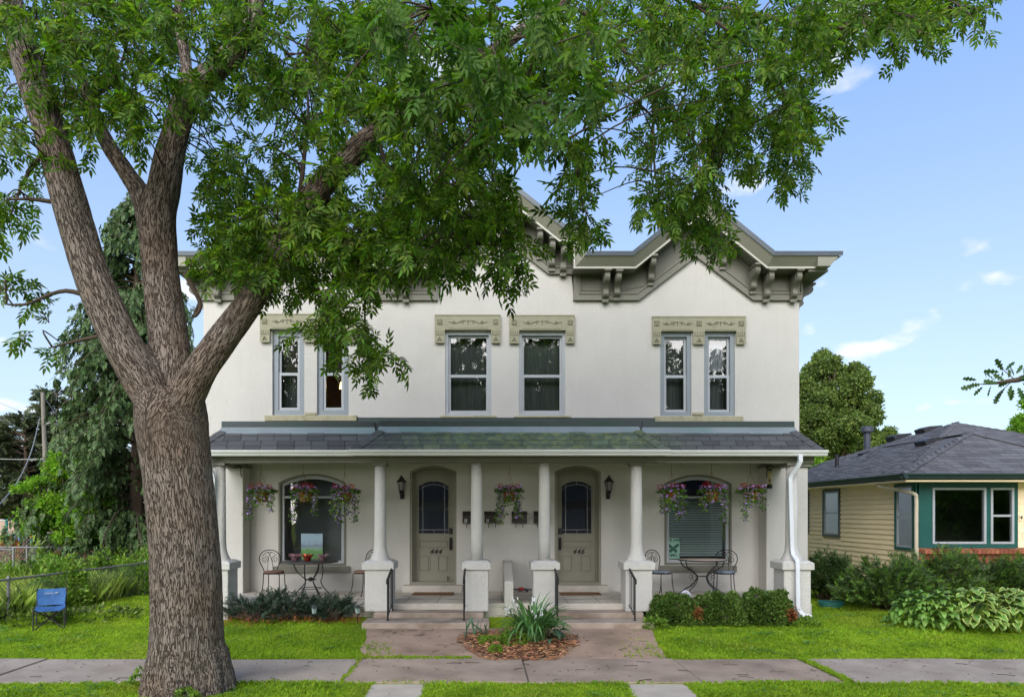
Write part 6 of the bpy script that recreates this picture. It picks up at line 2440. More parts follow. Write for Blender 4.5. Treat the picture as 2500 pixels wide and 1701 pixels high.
def shrub_boughs(t, base, nbough, reach, height, spread, nspr, mats, seed, sl=(.10, .18), asym=(0, 0), stem=True, tips=None):
    """Spreading conifer shrub: arching boughs from the base, sprays along their outer part."""
    gg = np.random.default_rng(seed)
    pos, dirs = [], []
    st = MB()
    for k in range(nbough):
        a = gg.uniform(0, 6.283)
        el = gg.uniform(.1, 1.0)
        rr = reach * (1.0 - .55 * el ** 2) * gg.uniform(.75, 1.08)
        hh = height * (.22 + .80 * el) * gg.uniform(.8, 1.08)
        e = np.array([rr * math.cos(a) * spread[0] + asym[0] * rr, rr * math.sin(a) * spread[1], hh])
        m_ = np.array([e[0] * .45, e[1] * .45, hh * .72])
        p0 = np.array(base) + np.array([gg.normal(0, .08), gg.normal(0, .08), .02])
        pts = [p0 + (1 - t_) ** 2 * 0 + 2 * t_ * (1 - t_) * m_ + t_ * t_ * e for t_ in np.linspace(0, 1, 7)]
        if stem:
            st.tube(pts, [.014, .004], 4, cap=False)
        for j in range(nspr):
            t_ = gg.uniform(.35, 1.0) ** .8
            p = p0 + 2 * t_ * (1 - t_) * m_ + t_ * t_ * e
            tg = 2 * (1 - 2 * t_) * m_ + 2 * t_ * e
            tg /= np.linalg.norm(tg)
            d = tg + gg.normal(0, .45, 3)
            pos.append(p + gg.normal(0, .03, 3))
            dirs.append(d)
    pos, dirs = np.array(pos), np.array(dirs)
    offc = np.array(t.location)
    if stem:
        st.build('stems', M['wood_dark'], t)['kind'] = 'stuff'
    fr_, sz_ = frames(dirs, gg.normal(0, .9, len(pos))), gg.uniform(sl[0], sl[1], len(pos))
    new = gg.uniform(0, 1, len(pos)) < (.30 if tips else 0)
    for nm_, sel, mt_ in (('foliage', ~new, mats), ('new_growth', new, tips)):
        if mt_ is None or not sel.any():
            continue
        me = scatter(nm_, SPRIG, (pos - offc)[sel], fr_[sel], sz_[sel], mt_)
        o = bpy.data.objects.new(nm_, me)
        COL.objects.link(o)
        o.parent = t
        o['kind'] = 'stuff'


def dome_shrub(name, label, c, r, n, leafm, lsize, seed, group=None, tmpl=LEAF1, dead=0, core=True, cat='shrub', rough=.16):
    """Dense clipped shrub: leaves over a lumpy dome."""
    gg = np.random.default_rng(seed)
    t = thing(name, label, cat, (c[0], c[1], c[2]), group)
    dd = rand_dirs(n, gg)
    dd[:, 2] = np.abs(dd[:, 2]) * 1.0 - .12
    lump = 1 + rough * np.sin(dd[:, 0] * 5 + seed) * np.sin(dd[:, 1] * 6 + 2 * seed) + .5 * rough * np.sin(dd[:, 0] * 13) * np.sin(dd[:, 2] * 11 + seed)
    dep = gg.uniform(.80, 1.04, n) ** .7
    sup = np.sign(dd) * np.abs(dd) ** .72
    p = sup * lump[:, None] * dep[:, None] * np.array(r) + np.array([0, 0, .0])
    p[:, 2] = np.maximum(p[:, 2], .03)
    nd = dd + gg.normal(0, .55, (n, 3)) + np.array([0, 0, .25])
    me = scatter('foliage', tmpl, p, frames(nd, gg.uniform(0, 6.28, n)), gg.uniform(lsize * .6, lsize * 1.3, n), leafm)
    o = bpy.data.objects.new('foliage', me)
    COL.objects.link(o)
    o.parent = t
    o['kind'] = 'stuff'
    if dead:
        k = 140
        a = dead
        q = np.array([math.cos(a) * r[0] * .85, -r[1] * .92, .18]) + gg.normal(0, .05, (k, 3)) * np.array([1, .5, 1.3])
        me = scatter('dead_patch', tmpl, q, frames(rand_dirs(k, gg)), gg.uniform(lsize * .6, lsize * 1.1, k), M['dead_leaf'])
        o = bpy.data.objects.new('dead_patch', me)
        COL.objects.link(o)
        o.parent = t
        o['kind'] = 'stuff'
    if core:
        MB().blob((c[0], c[1], c[2] + r[2] * .38), (r[0] * .86, r[1] * .82, r[2] * .50), seed, 3).build('branch_mass', M['shrub_core'], t, smooth=True)  # solid dark blob painting the shaded inside, no modelled branches
    return t


hz = .14
BOXL = ([(0, 0, 0), (.4, .3, .12), (1, 0, 0), (.4, -.3, .12), (.1, .1, .1), (.3, .55, .3), (.75, .62, .2), (.5, .25, .15)], [(0, 2, 1), (0, 3, 2), (4, 6, 5), (4, 7, 6)])
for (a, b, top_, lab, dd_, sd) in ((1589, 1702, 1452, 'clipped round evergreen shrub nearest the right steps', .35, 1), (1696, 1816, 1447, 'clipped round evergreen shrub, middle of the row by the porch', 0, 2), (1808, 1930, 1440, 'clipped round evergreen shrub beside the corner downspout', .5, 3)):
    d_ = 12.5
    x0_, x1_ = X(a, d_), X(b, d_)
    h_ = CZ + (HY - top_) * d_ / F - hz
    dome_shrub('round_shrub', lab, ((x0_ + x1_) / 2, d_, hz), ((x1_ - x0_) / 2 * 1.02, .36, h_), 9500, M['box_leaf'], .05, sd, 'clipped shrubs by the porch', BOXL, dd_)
# low junipers by the left of the porch
for (px, lab, sd, rch, hh) in ((628, 'low dark juniper sprawling below the porch beside the tree', 11, .78, .42), (690, 'low dark juniper sprawling below the left table', 14, .72, .50), (805, 'low dark juniper sprawling near the left steps', 12, .62, .42)):
    x_ = X(px, 12.6)
    t = thing('juniper', lab, 'shrub', (x_, 12.6, hz), 'junipers by the porch')
    shrub_boughs(t, (x_, 12.62, hz), 36, rch, hh, (1.0, .42), 24, M['juniper'], sd, (.08, .15))
# brown needles and dead bits under the junipers
gg = np.random.default_rng(55)
n_ = 500
p = np.stack([gg.uniform(X(545, 12.3), X(880, 12.3), n_), gg.uniform(12.25, 12.75, n_), np.full(n_, hz) + gg.uniform(0, .10, n_)], 1)
tag(put('dry_needles', scatter('dry_needles', SPRIG, p, frames(rand_dirs(n_, gg)), gg.uniform(.05, .12, n_), M['dead_leaf'])), 'brown dry juniper needles under the low shrubs', 'litter', kind='stuff')

# yews by the bungalow
M['yew_tip'] = leafmat('yew_tip', (0.12, 0.24, 0.035), 0.3, 0.5, col2=(0.19, 0.32, 0.05))
t = thing('yew_bush', 'dark upright yew bush in the gap beside the duplex corner', 'shrub', (X(2022, 15.3), 15.3, .16), 'yews by the bungalow')
shrub_boughs(t, t.location, 130, .62, 1.05, (1, .8), 34, M['yew'], 31, (.09, .16))
for (px, d_, rch, hh, lab, sd) in ((2165, 13.9, 1.05, .92, 'sprawling feathery yew before the siding of the bungalow', 32), (2275, 14.3, 1.15, 1.12, 'large feathery yew below the picture window', 33), (2420, 14.4, 1.1, 1.02, 'feathery yew at the right behind the striped hostas', 34), (2540, 14.2, 1.1, .98, 'feathery yew cut off by the right edge', 35)):
    t = thing('yew_bush', lab, 'shrub', (X(px, d_), d_, .16), 'yews by the bungalow')
    shrub_boughs(t, t.location, 125, rch, hh, (1, .75), 38 if px < 2500 else 16, M['yew'], sd, (.10, .18), tips=M['yew_tip'])

# hostas: every leaf its own piece
def hosta_mesh(L, W, arch_, margin, m1, m2, seed):
    nx, ny = 6, 6
    vv, ff, mi = [], [], []
    for i in range(nx + 1):
        t = i / nx
        w = W / 2 * (math.sin(math.pi * min(1, t ** .72)) ** .75 if 0 < t < 1 else 0.02)
        for j in range(ny + 1):
            u = j / ny * 2 - 1
            z = arch_ * math.sin(t * 2.3) * L * .42 - .18 * t * t * L + .12 * abs(u) * w + .008 * math.sin(t * 14 + seed) * abs(u)
            vv.append((t * L, u * w, z))
    for i in range(nx):
        for j in range(ny):
            b = i * (ny + 1) + j
            ff.append((b, b + ny + 1, b + ny + 2, b + 1))
            mi.append(1 if (j in (0, ny - 1) and margin) else 0)
    q = MB()
    q.v, q.f, q.mi = vv, ff, mi
    me = q.mesh('leaf', [m1, m2], smooth=True)
    return me


M['hosta_green'] = mat('hosta_green', (.13, .27, .038), .45, .2, 12, objrand=.3, spec=.4, trans=.25, tcol=(1.2, 1.3, .6), col2=(.20, .35, .06))
M['hosta_blue'] = mat('hosta_blue', (.075, .165, .055), .45, .2, 12, objrand=.3, spec=.4, trans=.2, tcol=(1.2, 1.3, .7))
M['hosta_cream'] = mat('hosta_cream', (.50, .55, .16), .5, .15, 12, objrand=.15, spec=.4, trans=.25, tcol=(1.1, 1.1, .6))
hv = [hosta_mesh(.22, .15, 1.0, True, M['hosta_green'], M['hosta_cream'], s) for s in (1, 2, 3)]
hg = [hosta_mesh(.20, .095, .8, False, M['hosta_green'], M['hosta_green'], s) for s in (4, 5, 6)]


def hosta(label, px, d_, r, h, nleaf, meshes, seed, group):
    gg = np.random.default_rng(seed)
    x_, gz = X(px, d_), ground_z(0, d_)
    t = thing('hosta', label, 'plant', (x_, d_, gz), group)
    for k in range(nleaf):
        a = k * 2.39996 + gg.normal(0, .15)
        f_ = math.sqrt((k + .5) / nleaf)
        rr = r * f_
        z_ = gz + h * (1.0 - .78 * f_ ** 2.2) + gg.normal(0, .025)
        p = Vector((x_ + (rr - .10) * math.cos(a), d_ + (rr - .10) * math.sin(a) * .85, max(gz + .05, z_)))
        e_ = Euler((gg.normal(0, .25), .05 + .75 * f_ ** 2 + gg.normal(0, .2), a + gg.normal(0, .3)), 'XYZ')
        s_ = gg.uniform(.68, 1.05)
        put('leaf', meshes[k % len(meshes)], t, p, e_, (s_, s_, s_))
    st = MB()
    for k in range(10):
        a = k * .63
        st.tube(catmull([(x_, d_, gz), (x_ + r * .25 * math.cos(a), d_ + r * .2 * math.sin(a), gz + h * .6), (x_ + r * .5 * math.cos(a), d_ + r * .45 * math.sin(a), gz + h * .85)], 4), .006, 4)
    st.build('stalks', M['hosta_green'], t)['kind'] = 'stuff'


hosta('plain green hosta clump at the left of the striped hostas', 2235, 12.15, .50, .58, 140, hg, 71, 'hostas beside the bungalow lawn')
hosta('plain green hosta clump between the yew and the striped hostas', 2290, 12.0, .52, .62, 140, hg, 72, 'hostas beside the bungalow lawn')
hosta('cream-edged hosta clump, left one of the striped pair', 2375, 11.9, .60, .62, 150, hv, 73, 'hostas beside the bungalow lawn')
hosta('cream-edged hosta clump at the right edge of the lawn', 2470, 11.95, .62, .62, 150, hv, 74, 'hostas beside the bungalow lawn')
# garden hose coil by the yew
hc = MB()
hx_, hy_ = X(2030, 14.2), 14.2
for k in range(4):
    hc.tube([(hx_ + (.22 + .012 * k) * math.cos(a * .2618), hy_ + (.16 + .01 * k) * math.sin(a * .2618), .20 + .028 * k + .006 * math.sin(a)) for a in range(24)], .014, 6, closed=True)
o = hc.build('garden_hose', mat('hose', (.03, .16, .14), .4, .1, 6), smooth=True)
tag(o, 'coiled blue-green garden hose at the foot of the dark yew', 'hose')

# planting bed in the middle of the path
gg = np.random.default_rng(91)
def bed_edge(a):
    return .92 + .10 * math.sin(3 * a) + .07 * math.sin(7 * a + 1)
bc = Vector((.42, 10.85, 0))
bm_ = MB()
pts = []
for ring_ in range(5):
    for k in range(28):
        a = k * 6.283 / 28
        f_ = ring_ / 4
        pts.append((bc.x + .86 * bed_edge(a) * f_ * math.cos(a), bc.y + 1.0 * bed_edge(a) * f_ * math.sin(a), 0))
bm_.add([(x_, y_, ground_z(x_, y_) + .02 + .07 * (1 - (math.hypot((x_ - bc.x) / .86, (y_ - bc.y)) / 1.0) ** 2 if math.hypot((x_ - bc.x) / .86, (y_ - bc.y)) < 1 else 0)) for x_, y_, _ in pts],
        [(r * 28 + k, r * 28 + (k + 1) % 28, (r + 1) * 28 + (k + 1) % 28, (r + 1) * 28 + k) for r in range(4) for k in range(28)])
M['mulch_soil'] = mat('mulch_soil', (.10, .045, .022), 1, .3, 20, bump=.5, bscale=60)
tag(bm_.build('planting_bed', M['mulch_soil'], smooth=True), kind='structure')
n_ = 2600
a = gg.uniform(0, 6.283, n_)
r_ = np.sqrt(gg.uniform(0, 1, n_)) * 1.08
x = bc.x + .86 * r_ * np.cos(a) * (1 + .12 * np.sin(3 * a))
y = bc.y + 1.0 * r_ * np.sin(a) * (1 + .08 * np.sin(5 * a))
z = np.array([ground_z(xx, yy) for xx, yy in zip(x, y)]) + .028 + .07 * np.clip(1 - r_ ** 2, 0, 1) + gg.uniform(0, .012, n_)
M['chip'] = mat('chip', (.30, .125, .05), .85, .25, 20, island=.55, col2=(.46, .24, .12))
CHIP = ([(-.5, -.12, 0), (.5, -.10, 0), (.55, .10, .02), (-.45, .13, .02), (0, 0, .10)], [(0, 1, 4), (1, 2, 4), (2, 3, 4), (3, 0, 4)])
dr = np.stack([np.cos(a * 7), np.sin(a * 7), gg.normal(0, .15, n_)], 1)
tag(put('wood_chips', scatter('wood_chips', CHIP, np.stack([x, y, z], 1), frames(dr, gg.normal(0, .4, n_)), gg.uniform(.03, .095, n_), M['chip'])), 'orange-brown wood chip mulch in the bed at the middle of the path', 'mulch', kind='stuff')

# strap-leaved clump with white blooms
def strap(L, W, bend, seed):
    vv, ff = [], []
    nn = 9
    for i in range(nn + 1):
        t = i / nn
        an = R(82) - bend * t ** 1.4
        if i == 0:
            x_, z_ = 0.0, 0.0
        else:
            x_ += L / nn * math.cos(an)
            z_ += L / nn * math.sin(an)
        w = W / 2 * (1 - .1 * abs(t - .4)) * (1 if t < .75 else max(.03, (1 - t) / .25))
        vv += [(x_, -w, z_ + w * .35), (x_, 0, z_), (x_, w, z_ + w * .35)]
    for i in range(nn):
        ff += [(3 * i, 3 * i + 3, 3 * i + 4, 3 * i + 1), (3 * i + 1, 3 * i + 4, 3 * i + 5, 3 * i + 2)]
    q = MB().add(vv, ff)
    return q.mesh('leaf', M['strap'], smooth=True)


M['strap'] = mat('strap', (.075, .18, .05), .45, .2, 10, objrand=.4, spec=.4, trans=.25, tcol=(1.3, 1.4, .6), col2=(.12, .25, .075))
M['white_petal'] = mat('white_petal', (.75, .74, .72), .6, .08, 10, trans=.25, tcol=(1, 1, 1))
sv = [strap(.62, .024, R(b), i) for i, b in enumerate((55, 85, 110, 135, 160))]
lx, ly = X(1302, 10.85), 10.85
gz = ground_z(lx, ly) + .07
t = thing('strap_leaf_plant', 'arching strap-leaved clump with white blooms in the path bed', 'plant', (lx, ly, gz))
for k in range(200):
    a = k * 2.39996
    s_ = gg.uniform(.85, 1.4)
    rr = gg.uniform(0, .18)
    put('leaf', sv[int(gg.integers(0, 5))], t, (lx + rr * math.cos(a), ly + rr * math.sin(a), gz), (gg.normal(0, .15), gg.normal(0, .12), a + gg.normal(0, .4)), (s_, s_ * gg.uniform(.8, 1.3), s_))
for k, (px, py, nfl) in enumerate(((1257, 1455, 4), (1240, 1478, 9), (1262, 1466, 4), (1302, 1455, 8), (1292, 1475, 6), (1322, 1482, 6), (1326, 1495, 5), (1352, 1487, 3), (1307, 1492, 6))):
    tp = P(px, py, 10.8)
    fl = MB().tube(catmull([(lx + gg.normal(0, .05), ly, gz), ((lx + tp.x) / 2, ly, (gz + tp.z) / 2 + .05), tp], 5), .004, 4)
    sk = fl.build('flower_stalk', M['strap'], t)
    for j in range(nfl):
        c_ = np.array(tp) + np.array([gg.normal(0, .022), gg.normal(0, .02), -gg.uniform(0, .10)])
        b_ = MB().lathe([(.003, .0), (.010, -.015), (.013, -.035), (.016, -.048)], c_, 6)
        b_.build('bell_flower', M['white_petal'], sk, smooth=True)

# other plants in the bed
x_, y_ = X(1160, 11.3), 11.3
t = thing('iris_plant', 'blue-green sword-leaved plant at the left back of the path bed', 'plant', (x_, y_, .1))
M['iris'] = mat('iris', (.09, .17, .10), .5, .2, 10, objrand=.3, trans=.2, tcol=(1.1, 1.2, .8))
iv = strap(.36, .03, R(25), 3)
iv.materials.clear()
iv.materials.append(M['iris'])
for k in range(14):
    put('leaf', iv, t, (x_ + gg.normal(0, .12) + (.12 if k > 4 else -.12), y_ + gg.normal(0, .04), .11), (gg.normal(0, .3), gg.normal(0, .3), gg.uniform(0, 6.28)), (gg.uniform(.6, 1.1),) * 3)
hb = [hosta_mesh(.20, .10, .5, False, M['iris'], M['iris'], 9)]
x_, y_ = X(1356, 10.9), 10.9
t = thing('hosta', 'small blue-leaved hosta leaning out of the right side of the path bed', 'plant', (x_, y_, .08))
for k in range(12):
    put('leaf', hb[0], t, (x_ + gg.normal(0, .05), y_ + gg.normal(0, .08), .16 + .02 * k), (gg.normal(0, .3), .3 + gg.normal(0, .3), gg.normal(-.4, .9)), (gg.uniform(.8, 1.2),) * 3)
dome_shrub('ground_cover', 'bright yellow-green ground cover spreading at the left of the path bed', (X(1205, 10.9), 10.9, .05), (.26, .24, .13), 900, M['maple_light'], .035, 77, cat='plant', core=False)
dome_shrub('ground_cover', 'small lime tuft at the front of the path bed', (X(1210, 10.25), 10.25, .05), (.10, .10, .10), 260, M['maple_light'], .035, 78, cat='plant', core=False)
dome_shrub('leafy_weed', 'leafy green weed beside the left end of the strap-leaved clump', (X(1255, 10.7), 10.7, .08), (.20, .18, .20), 420, M['weed'], .07, 79, cat='plant', core=False)
dome_shrub('leafy_weed', 'bright leafy weeds at the right end of the right steps', (X(1598, 12.0), 12.0, .10), (.20, .16, .20), 420, M['weed'], .06, 80, cat='plant', core=False)
dome_shrub('leafy_weed', 'leafy weeds at the foot of the corner downspout', (X(1968, 12.2), 12.2, .12), (.22, .18, .16), 380, M['weed'], .06, 81, cat='plant', core=False)
dome_shrub('leafy_weed', 'low weed sprouting where the big trunk meets the ground', (X(455, 7.72), 7.72, .0), (.12, .06, .16), 160, M['weed'], .055, 82, cat='plant', core=False)
dome_shrub('leafy_weed', 'low weeds left of the trunk beside the pavement', (X(352, 8.45), 8.45, .0), (.16, .10, .22), 180, M['weed'], .06, 83, cat='plant', core=False)
# ================================================================ fences, trees and everything behind
M['galv'] = mat('galv', (.20, .20, .195), .55, .15, 12, metal=.4)


def chain_fence(label, p0, p1, h, npost, mesh_step=.075, wire=.0034, skip_wire=False, mname='galv'):
    p0, p1 = Vector(p0), Vector(p1)
    t = thing('wire_fence', label, 'fence', p0)
    L_ = (p1 - p0).length
    u = (p1 - p0) / L_
    for k in range(npost):
        q = p0 + (p1 - p0) * k / (npost - 1)
        MB().tube([q, q + Vector((0, 0, h))], .028, 8).lathe([(.036, h), (.03, h + .03), (.008, h + .045)], q, 8).build('post', M[mname], t)
    MB().tube([p0 + Vector((0, 0, h - .02)), p1 + Vector((0, 0, h - .02))], .022, 8).build('top_rail', M[mname], t)
    w = MB()
    nn = int(L_ / mesh_step)
    hh = h - .05
    for k in range(-int(hh / mesh_step), nn):
        for sg in (1, -1):
            s0, s1 = k * mesh_step, k * mesh_step + hh
            z0, z1 = (0, hh) if sg > 0 else (hh, 0)
            if s0 < 0:
                z0 = z0 + (z1 - z0) * (-s0) / hh
                s0 = 0
            if s1 > L_:
                z1 = z0 + (z1 - z0) * (L_ - s0) / (s1 - s0)
                s1 = L_
            a, b = p0 + u * s0 + Vector((0, .004 * sg, z0 + .03)), p0 + u * s1 + Vector((0, .004 * sg, z1 + .03))
            w.tube([a, b], wire, 3, cap=False)
    w.build('wire_mesh', M[mname], t)['kind'] = 'stuff'
    return t


chain_fence('low chain-link fence running back beside the lawn and camp chair', (-9.12, 10.9, .08), (-7.75, 18.2, .16), .80, 5)
chain_fence('chain-link fence crossing the back of the neighbouring yard', (-17.0, 19.6, .16), (-8.6, 19.0, .16), 1.0, 5, .09, .003)
chain_fence('small chain-link gate panel at the left edge of the yard', (X(-30, 17.2), 17.4, .16), (X(33, 17.0), 17.0, .16), 1.05, 2, .08, .0025)
chain_fence('far chain-link fence before the playground', (-34, 34, .16), (-18.5, 33.5, .16), 1.05, 6, .2, .004)


def leafy(pos_dir_n, tmpl, size, m, seed, name, t, jitter=.5):
    gg = np.random.default_rng(seed)
    p, d = pos_dir_n
    me = scatter(name, tmpl, p - np.array(t.location), frames(d + gg.normal(0, jitter, d.shape), gg.uniform(0, 6.28, len(p))), gg.uniform(size * .6, size * 1.35, len(p)), m)
    o = bpy.data.objects.new(name, me)
    COL.objects.link(o)
    o.parent = t
    o['kind'] = 'stuff'
    return o


def broadleaf(name, label, base, h, blobs, nper, leafsize, m, seed, trunk_r=.18, group=None, tmpl=LEAF1, lumpy=False):
    """Tree: tapered trunk, limbs to each clump, leaves through the clumps' shells."""
    gg = np.random.default_rng(seed)
    t = thing(name, label, 'tree', base, group)
    tm = MB()
    b = Vector(base)
    cz = sum(q[2] for q, r in blobs) / len(blobs)
    cxm = sum(q[0] for q, r in blobs) / len(blobs)
    cym = sum(q[1] for q, r in blobs) / len(blobs)
    fork = Vector((b.x * .5 + cxm * .5, b.y * .5 + cym * .5, b.z + (cz - b.z) * .55))
    tm.tube(catmull([b - Vector((0, 0, .2)), b.lerp(fork, .5) + Vector((gg.normal(0, .05), 0, 0)), fork], 5), [trunk_r * 1.25, trunk_r, trunk_r * .8], 10)
    P_, D_ = [], []
    if lumpy:
        more = []
        for (q, r) in blobs:
            r = np.array(r if hasattr(r, '__len__') else (r, r, r))
            more.append((q, tuple(r * .72)))
            for dd_ in rand_dirs(7, gg):
                more.append((tuple(np.array(q) + dd_ * r * gg.uniform(.55, .95)), tuple(r * gg.uniform(.22, .42))))
        blobs = more
    for (q, r) in blobs:
        q = np.array(q)
        r = np.array(r if hasattr(r, '__len__') else (r, r, r))
        tm.tube(catmull([fork, fork.lerp(Vector(q), .5) + Vector((0, 0, .1)), Vector(q)], 4), [trunk_r * .5, trunk_r * .12], 6)
        k = int(nper * (r[0] * r[1] * r[2]) ** (2 / 3))
        dd = rand_dirs(k, gg)
        rad_ = gg.uniform(.45, 1.0, k) ** .5 * (1 + .18 * np.sin(dd[:, 0] * 7 + q[0]) * np.sin(dd[:, 2] * 6 + q[2]))
        P_.append(q + dd * rad_[:, None] * r)
        D_.append(dd + np.array([0, 0, -.2]))
    tm.build('trunk', M['wood_dark'], t, smooth=True)
    leafy((np.concatenate(P_), np.concatenate(D_)), tmpl, leafsize, m, seed + 1, 'crown', t)
    return t


CLUMP = ([], [])
_g = np.random.default_rng(3)
for _k in range(5):
    _a, _e = _g.uniform(0, 6.28), _g.uniform(-.6, .6)
    _o = _g.normal(0, .28, 3)
    _d = np.array([math.cos(_a) * math.cos(_e), math.sin(_a) * math.cos(_e), math.sin(_e)])
    _s = np.cross(_d, _g.normal(size=3))
    _s /= np.linalg.norm(_s)
    _b = len(CLUMP[0])
    CLUMP[0].extend([tuple(_o), tuple(_o + _d * .3 + _s * .22), tuple(_o + _d * .75), tuple(_o + _d * .3 - _s * .22)])
    CLUMP[1].extend([(_b, _b + 1, _b + 2, _b + 3)])

# round-headed tree behind the duplex, seen past its right corner
def bl(px, py, d, r):
    p = P(px, py, d)
    return ((p.x, p.y, p.z), r)
d0 = 34.0
pxm = d0 / F
blobs = [bl(2010, 900, d0, (38 * pxm, 1.6, 38 * pxm)), bl(2050, 960, d0 - .6, (60 * pxm, 1.6, 55 * pxm)), bl(1975, 980, d0, (50 * pxm, 1.8, 60 * pxm)), bl(2095, 1010, d0 + .3, (42 * pxm, 1.5, 55 * pxm)), bl(2030, 1060, d0 - .8, (75 * pxm, 2, 60 * pxm)), bl(2085, 920, d0 + .5, (28 * pxm, 1.2, 34 * pxm)), bl(2100, 1090, d0, (45 * pxm, 1.5, 45 * pxm)), bl(1950, 1060, d0, (45 * pxm, 1.5, 60 * pxm)), bl(1990, 1130, d0, (70 * pxm, 1.5, 50 * pxm))]
broadleaf('maple_tree', 'rounded green tree rising behind the right corner of the duplex', (X(2035, d0), d0, .16), 9, blobs, 1500, .18, M['maple'], 201, .3, tmpl=CLUMP, lumpy=True)
d0 = 40.0
pxm = d0 / F
broadleaf('maple_tree', 'lower dark tree top just above the bungalow ridge', (X(2160, d0), d0, .16), 6, [bl(2150, 1075, d0, (28 * pxm, 1, 26 * pxm)), bl(2175, 1075, d0, (16 * pxm, 1, 18 * pxm)), bl(2120, 1110, d0, (45 * pxm, 1.4, 35 * pxm))], 1500, .18, M['maple'], 203, .2, tmpl=CLUMP, lumpy=True)
d0 = 36.0
pxm = d0 / F
broadleaf('maple_tree', 'tree cut off by the right edge above the bungalow roof', (X(2530, d0), d0, .16), 7, [bl(2520, 1040, d0, (38 * pxm, 1.2, 42 * pxm)), bl(2560, 1010, d0, (50 * pxm, 1.5, 60 * pxm)), bl(2500, 1070, d0, (30 * pxm, 1.2, 25 * pxm))], 1300, .18, M['maple_light'], 204, .2, tmpl=CLUMP, lumpy=True)
d0 = 24.0
pxm = d0 / F
broadleaf('young_tree', 'small bright tree low between the duplex and the grey roof', (X(1975, d0), d0, .16), 3, [bl(1975, 1135, d0, (28 * pxm, .5, 22 * pxm)), bl(1958, 1150, d0, (22 * pxm, .5, 25 * pxm))], 900, .16, M['maple_light'], 205, .06, tmpl=CLUMP)


# ---- weeping spruce on the left
def conifer(name, label, base, h, reach, n_whorl, per, m, seed, sl, droop=.5, crown_from=.06, weep=True, group=None, trunk_r=.22, dens=20, pw=.75):
    gg = np.random.default_rng(seed)
    t = thing(name, label, 'tree', base, group)
    b = np.array(base)
    MB().tube([b - np.array([0, 0, .2]), b + np.array([.1, 0, h * .5]), b + np.array([0, 0, h])], [trunk_r, trunk_r * .6, .02], 8).build('trunk', M['wood_dark'], t)
    P_, D_ = [], []
    br = MB()
    for wv in range(n_whorl):
        f = crown_from + (1 - crown_from) * wv / n_whorl
        rr = reach * (1 - f) ** pw + .15
        for k in range(per):
            a = gg.uniform(0, 6.283)
            L_ = rr * gg.uniform(.7, 1.12)
            z0 = b[2] + h * f + gg.uniform(-.1, .1)
            st = np.array([b[0], b[1], z0])
            pts = []
            for s in np.linspace(0, 1, 7):
                up = .22 * L_ * math.sin(s * 2.0) - droop * L_ * s * s
                pts.append(st + np.array([math.cos(a) * L_ * s, math.sin(a) * L_ * s, up]))
            br.tube(pts, [.03, .006], 4, cap=False)
            pts = np.array(pts)
            for j in range(int(dens * L_)):
                s = gg.uniform(.18, 1.0) ** .8 * 6
                i = min(5, int(s))
                p = pts[i] + (pts[i + 1] - pts[i]) * (s - i)
                tg = pts[min(i + 1, 6)] - pts[i]
                tg /= np.linalg.norm(tg)
                side = np.array([-math.sin(a), math.cos(a), 0]) * gg.choice([-1, 1]) * gg.uniform(.2, .9)
                if weep:
                    hang = gg.uniform(0, .38) * min(1, L_)
                    p = p + np.array([gg.normal(0, .05), gg.normal(0, .05), -hang]) + side * .16
                    d = tg * .35 + side * .25 + np.array([0, 0, -.75])
                else:
                    d = tg + side + np.array([0, 0, gg.uniform(-.1, .5)])
                    p = p + side * .12
                P_.append(p)
                D_.append(d)
    br.build('boughs', M['wood_dark'], t)['kind'] = 'stuff'
    leafy((np.array(P_), np.array(D_)), SPRIG_FAT, sl, m, seed + 1, 'crown', t, .28)
    return t


SPRIG_FAT = make_sprig(4, 1.0, .20, .6, 5)
conifer('spruce_tree', 'tall drooping blue-green spruce behind the big trunk', (X(330, 20.5), 20.5, .16), 11.5, 3.5, 40, 8, M['spruce'], 301, .24, .5, .03, True, dens=36)
conifer('spruce_tree', 'dark drooping spruce beside the house corner behind the trunk', (X(420, 25), 25.0, .16), 10.0, 2.6, 24, 6, M['spruce'], 302, .30, .5, .03, True, dens=22)
conifer('pine_tree', 'dark pine standing by the utility pole', (X(60, 34), 34.0, .16), 6.6, 3.4, 15, 8, M['pine'], 303, .40, .15, .28, False, pw=.45)
conifer('pine_tree', 'dark pine growing behind the utility pole', (X(140, 36), 36.0, .16), 8.3, 2.6, 18, 8, M['pine'], 304, .40, .1, .2, False, pw=.45)
conifer('pine_tree', 'dark pine at the left edge of the yard', (X(-40, 36), 36.0, .16), 6.9, 3.2, 14, 8, M['pine'], 305, .40, .1, .2, False, pw=.45)
d0 = 19.0
pxm = d0 / F
mb_ = [bl(120, 1180, d0, (50 * pxm, .6, 14 * pxm)), bl(85, 1190, d0 - .2, (38 * pxm, .5, 10 * pxm)), bl(160, 1140, d0, (45 * pxm, .6, 18 * pxm)), bl(150, 1225, d0, (70 * pxm, .8, 26 * pxm)), bl(185, 1265, d0, (70 * pxm, .8, 34 * pxm)), bl(110, 1270, d0, (60 * pxm, .7, 25 * pxm)), bl(200, 1310, d0, (60 * pxm, .7, 26 * pxm)), bl(140, 1120, d0, (14 * pxm, .3, 22 * pxm)), bl(240, 1220, d0 + .3, (40 * pxm, .6, 40 * pxm))]
broadleaf('young_maple', 'young lime-green maple in the yard beyond the fence', (X(170, d0), d0, .16), 2.5, mb_, 1500, .13, M['maple_light'], 401, .06, tmpl=CLUMP, lumpy=True)

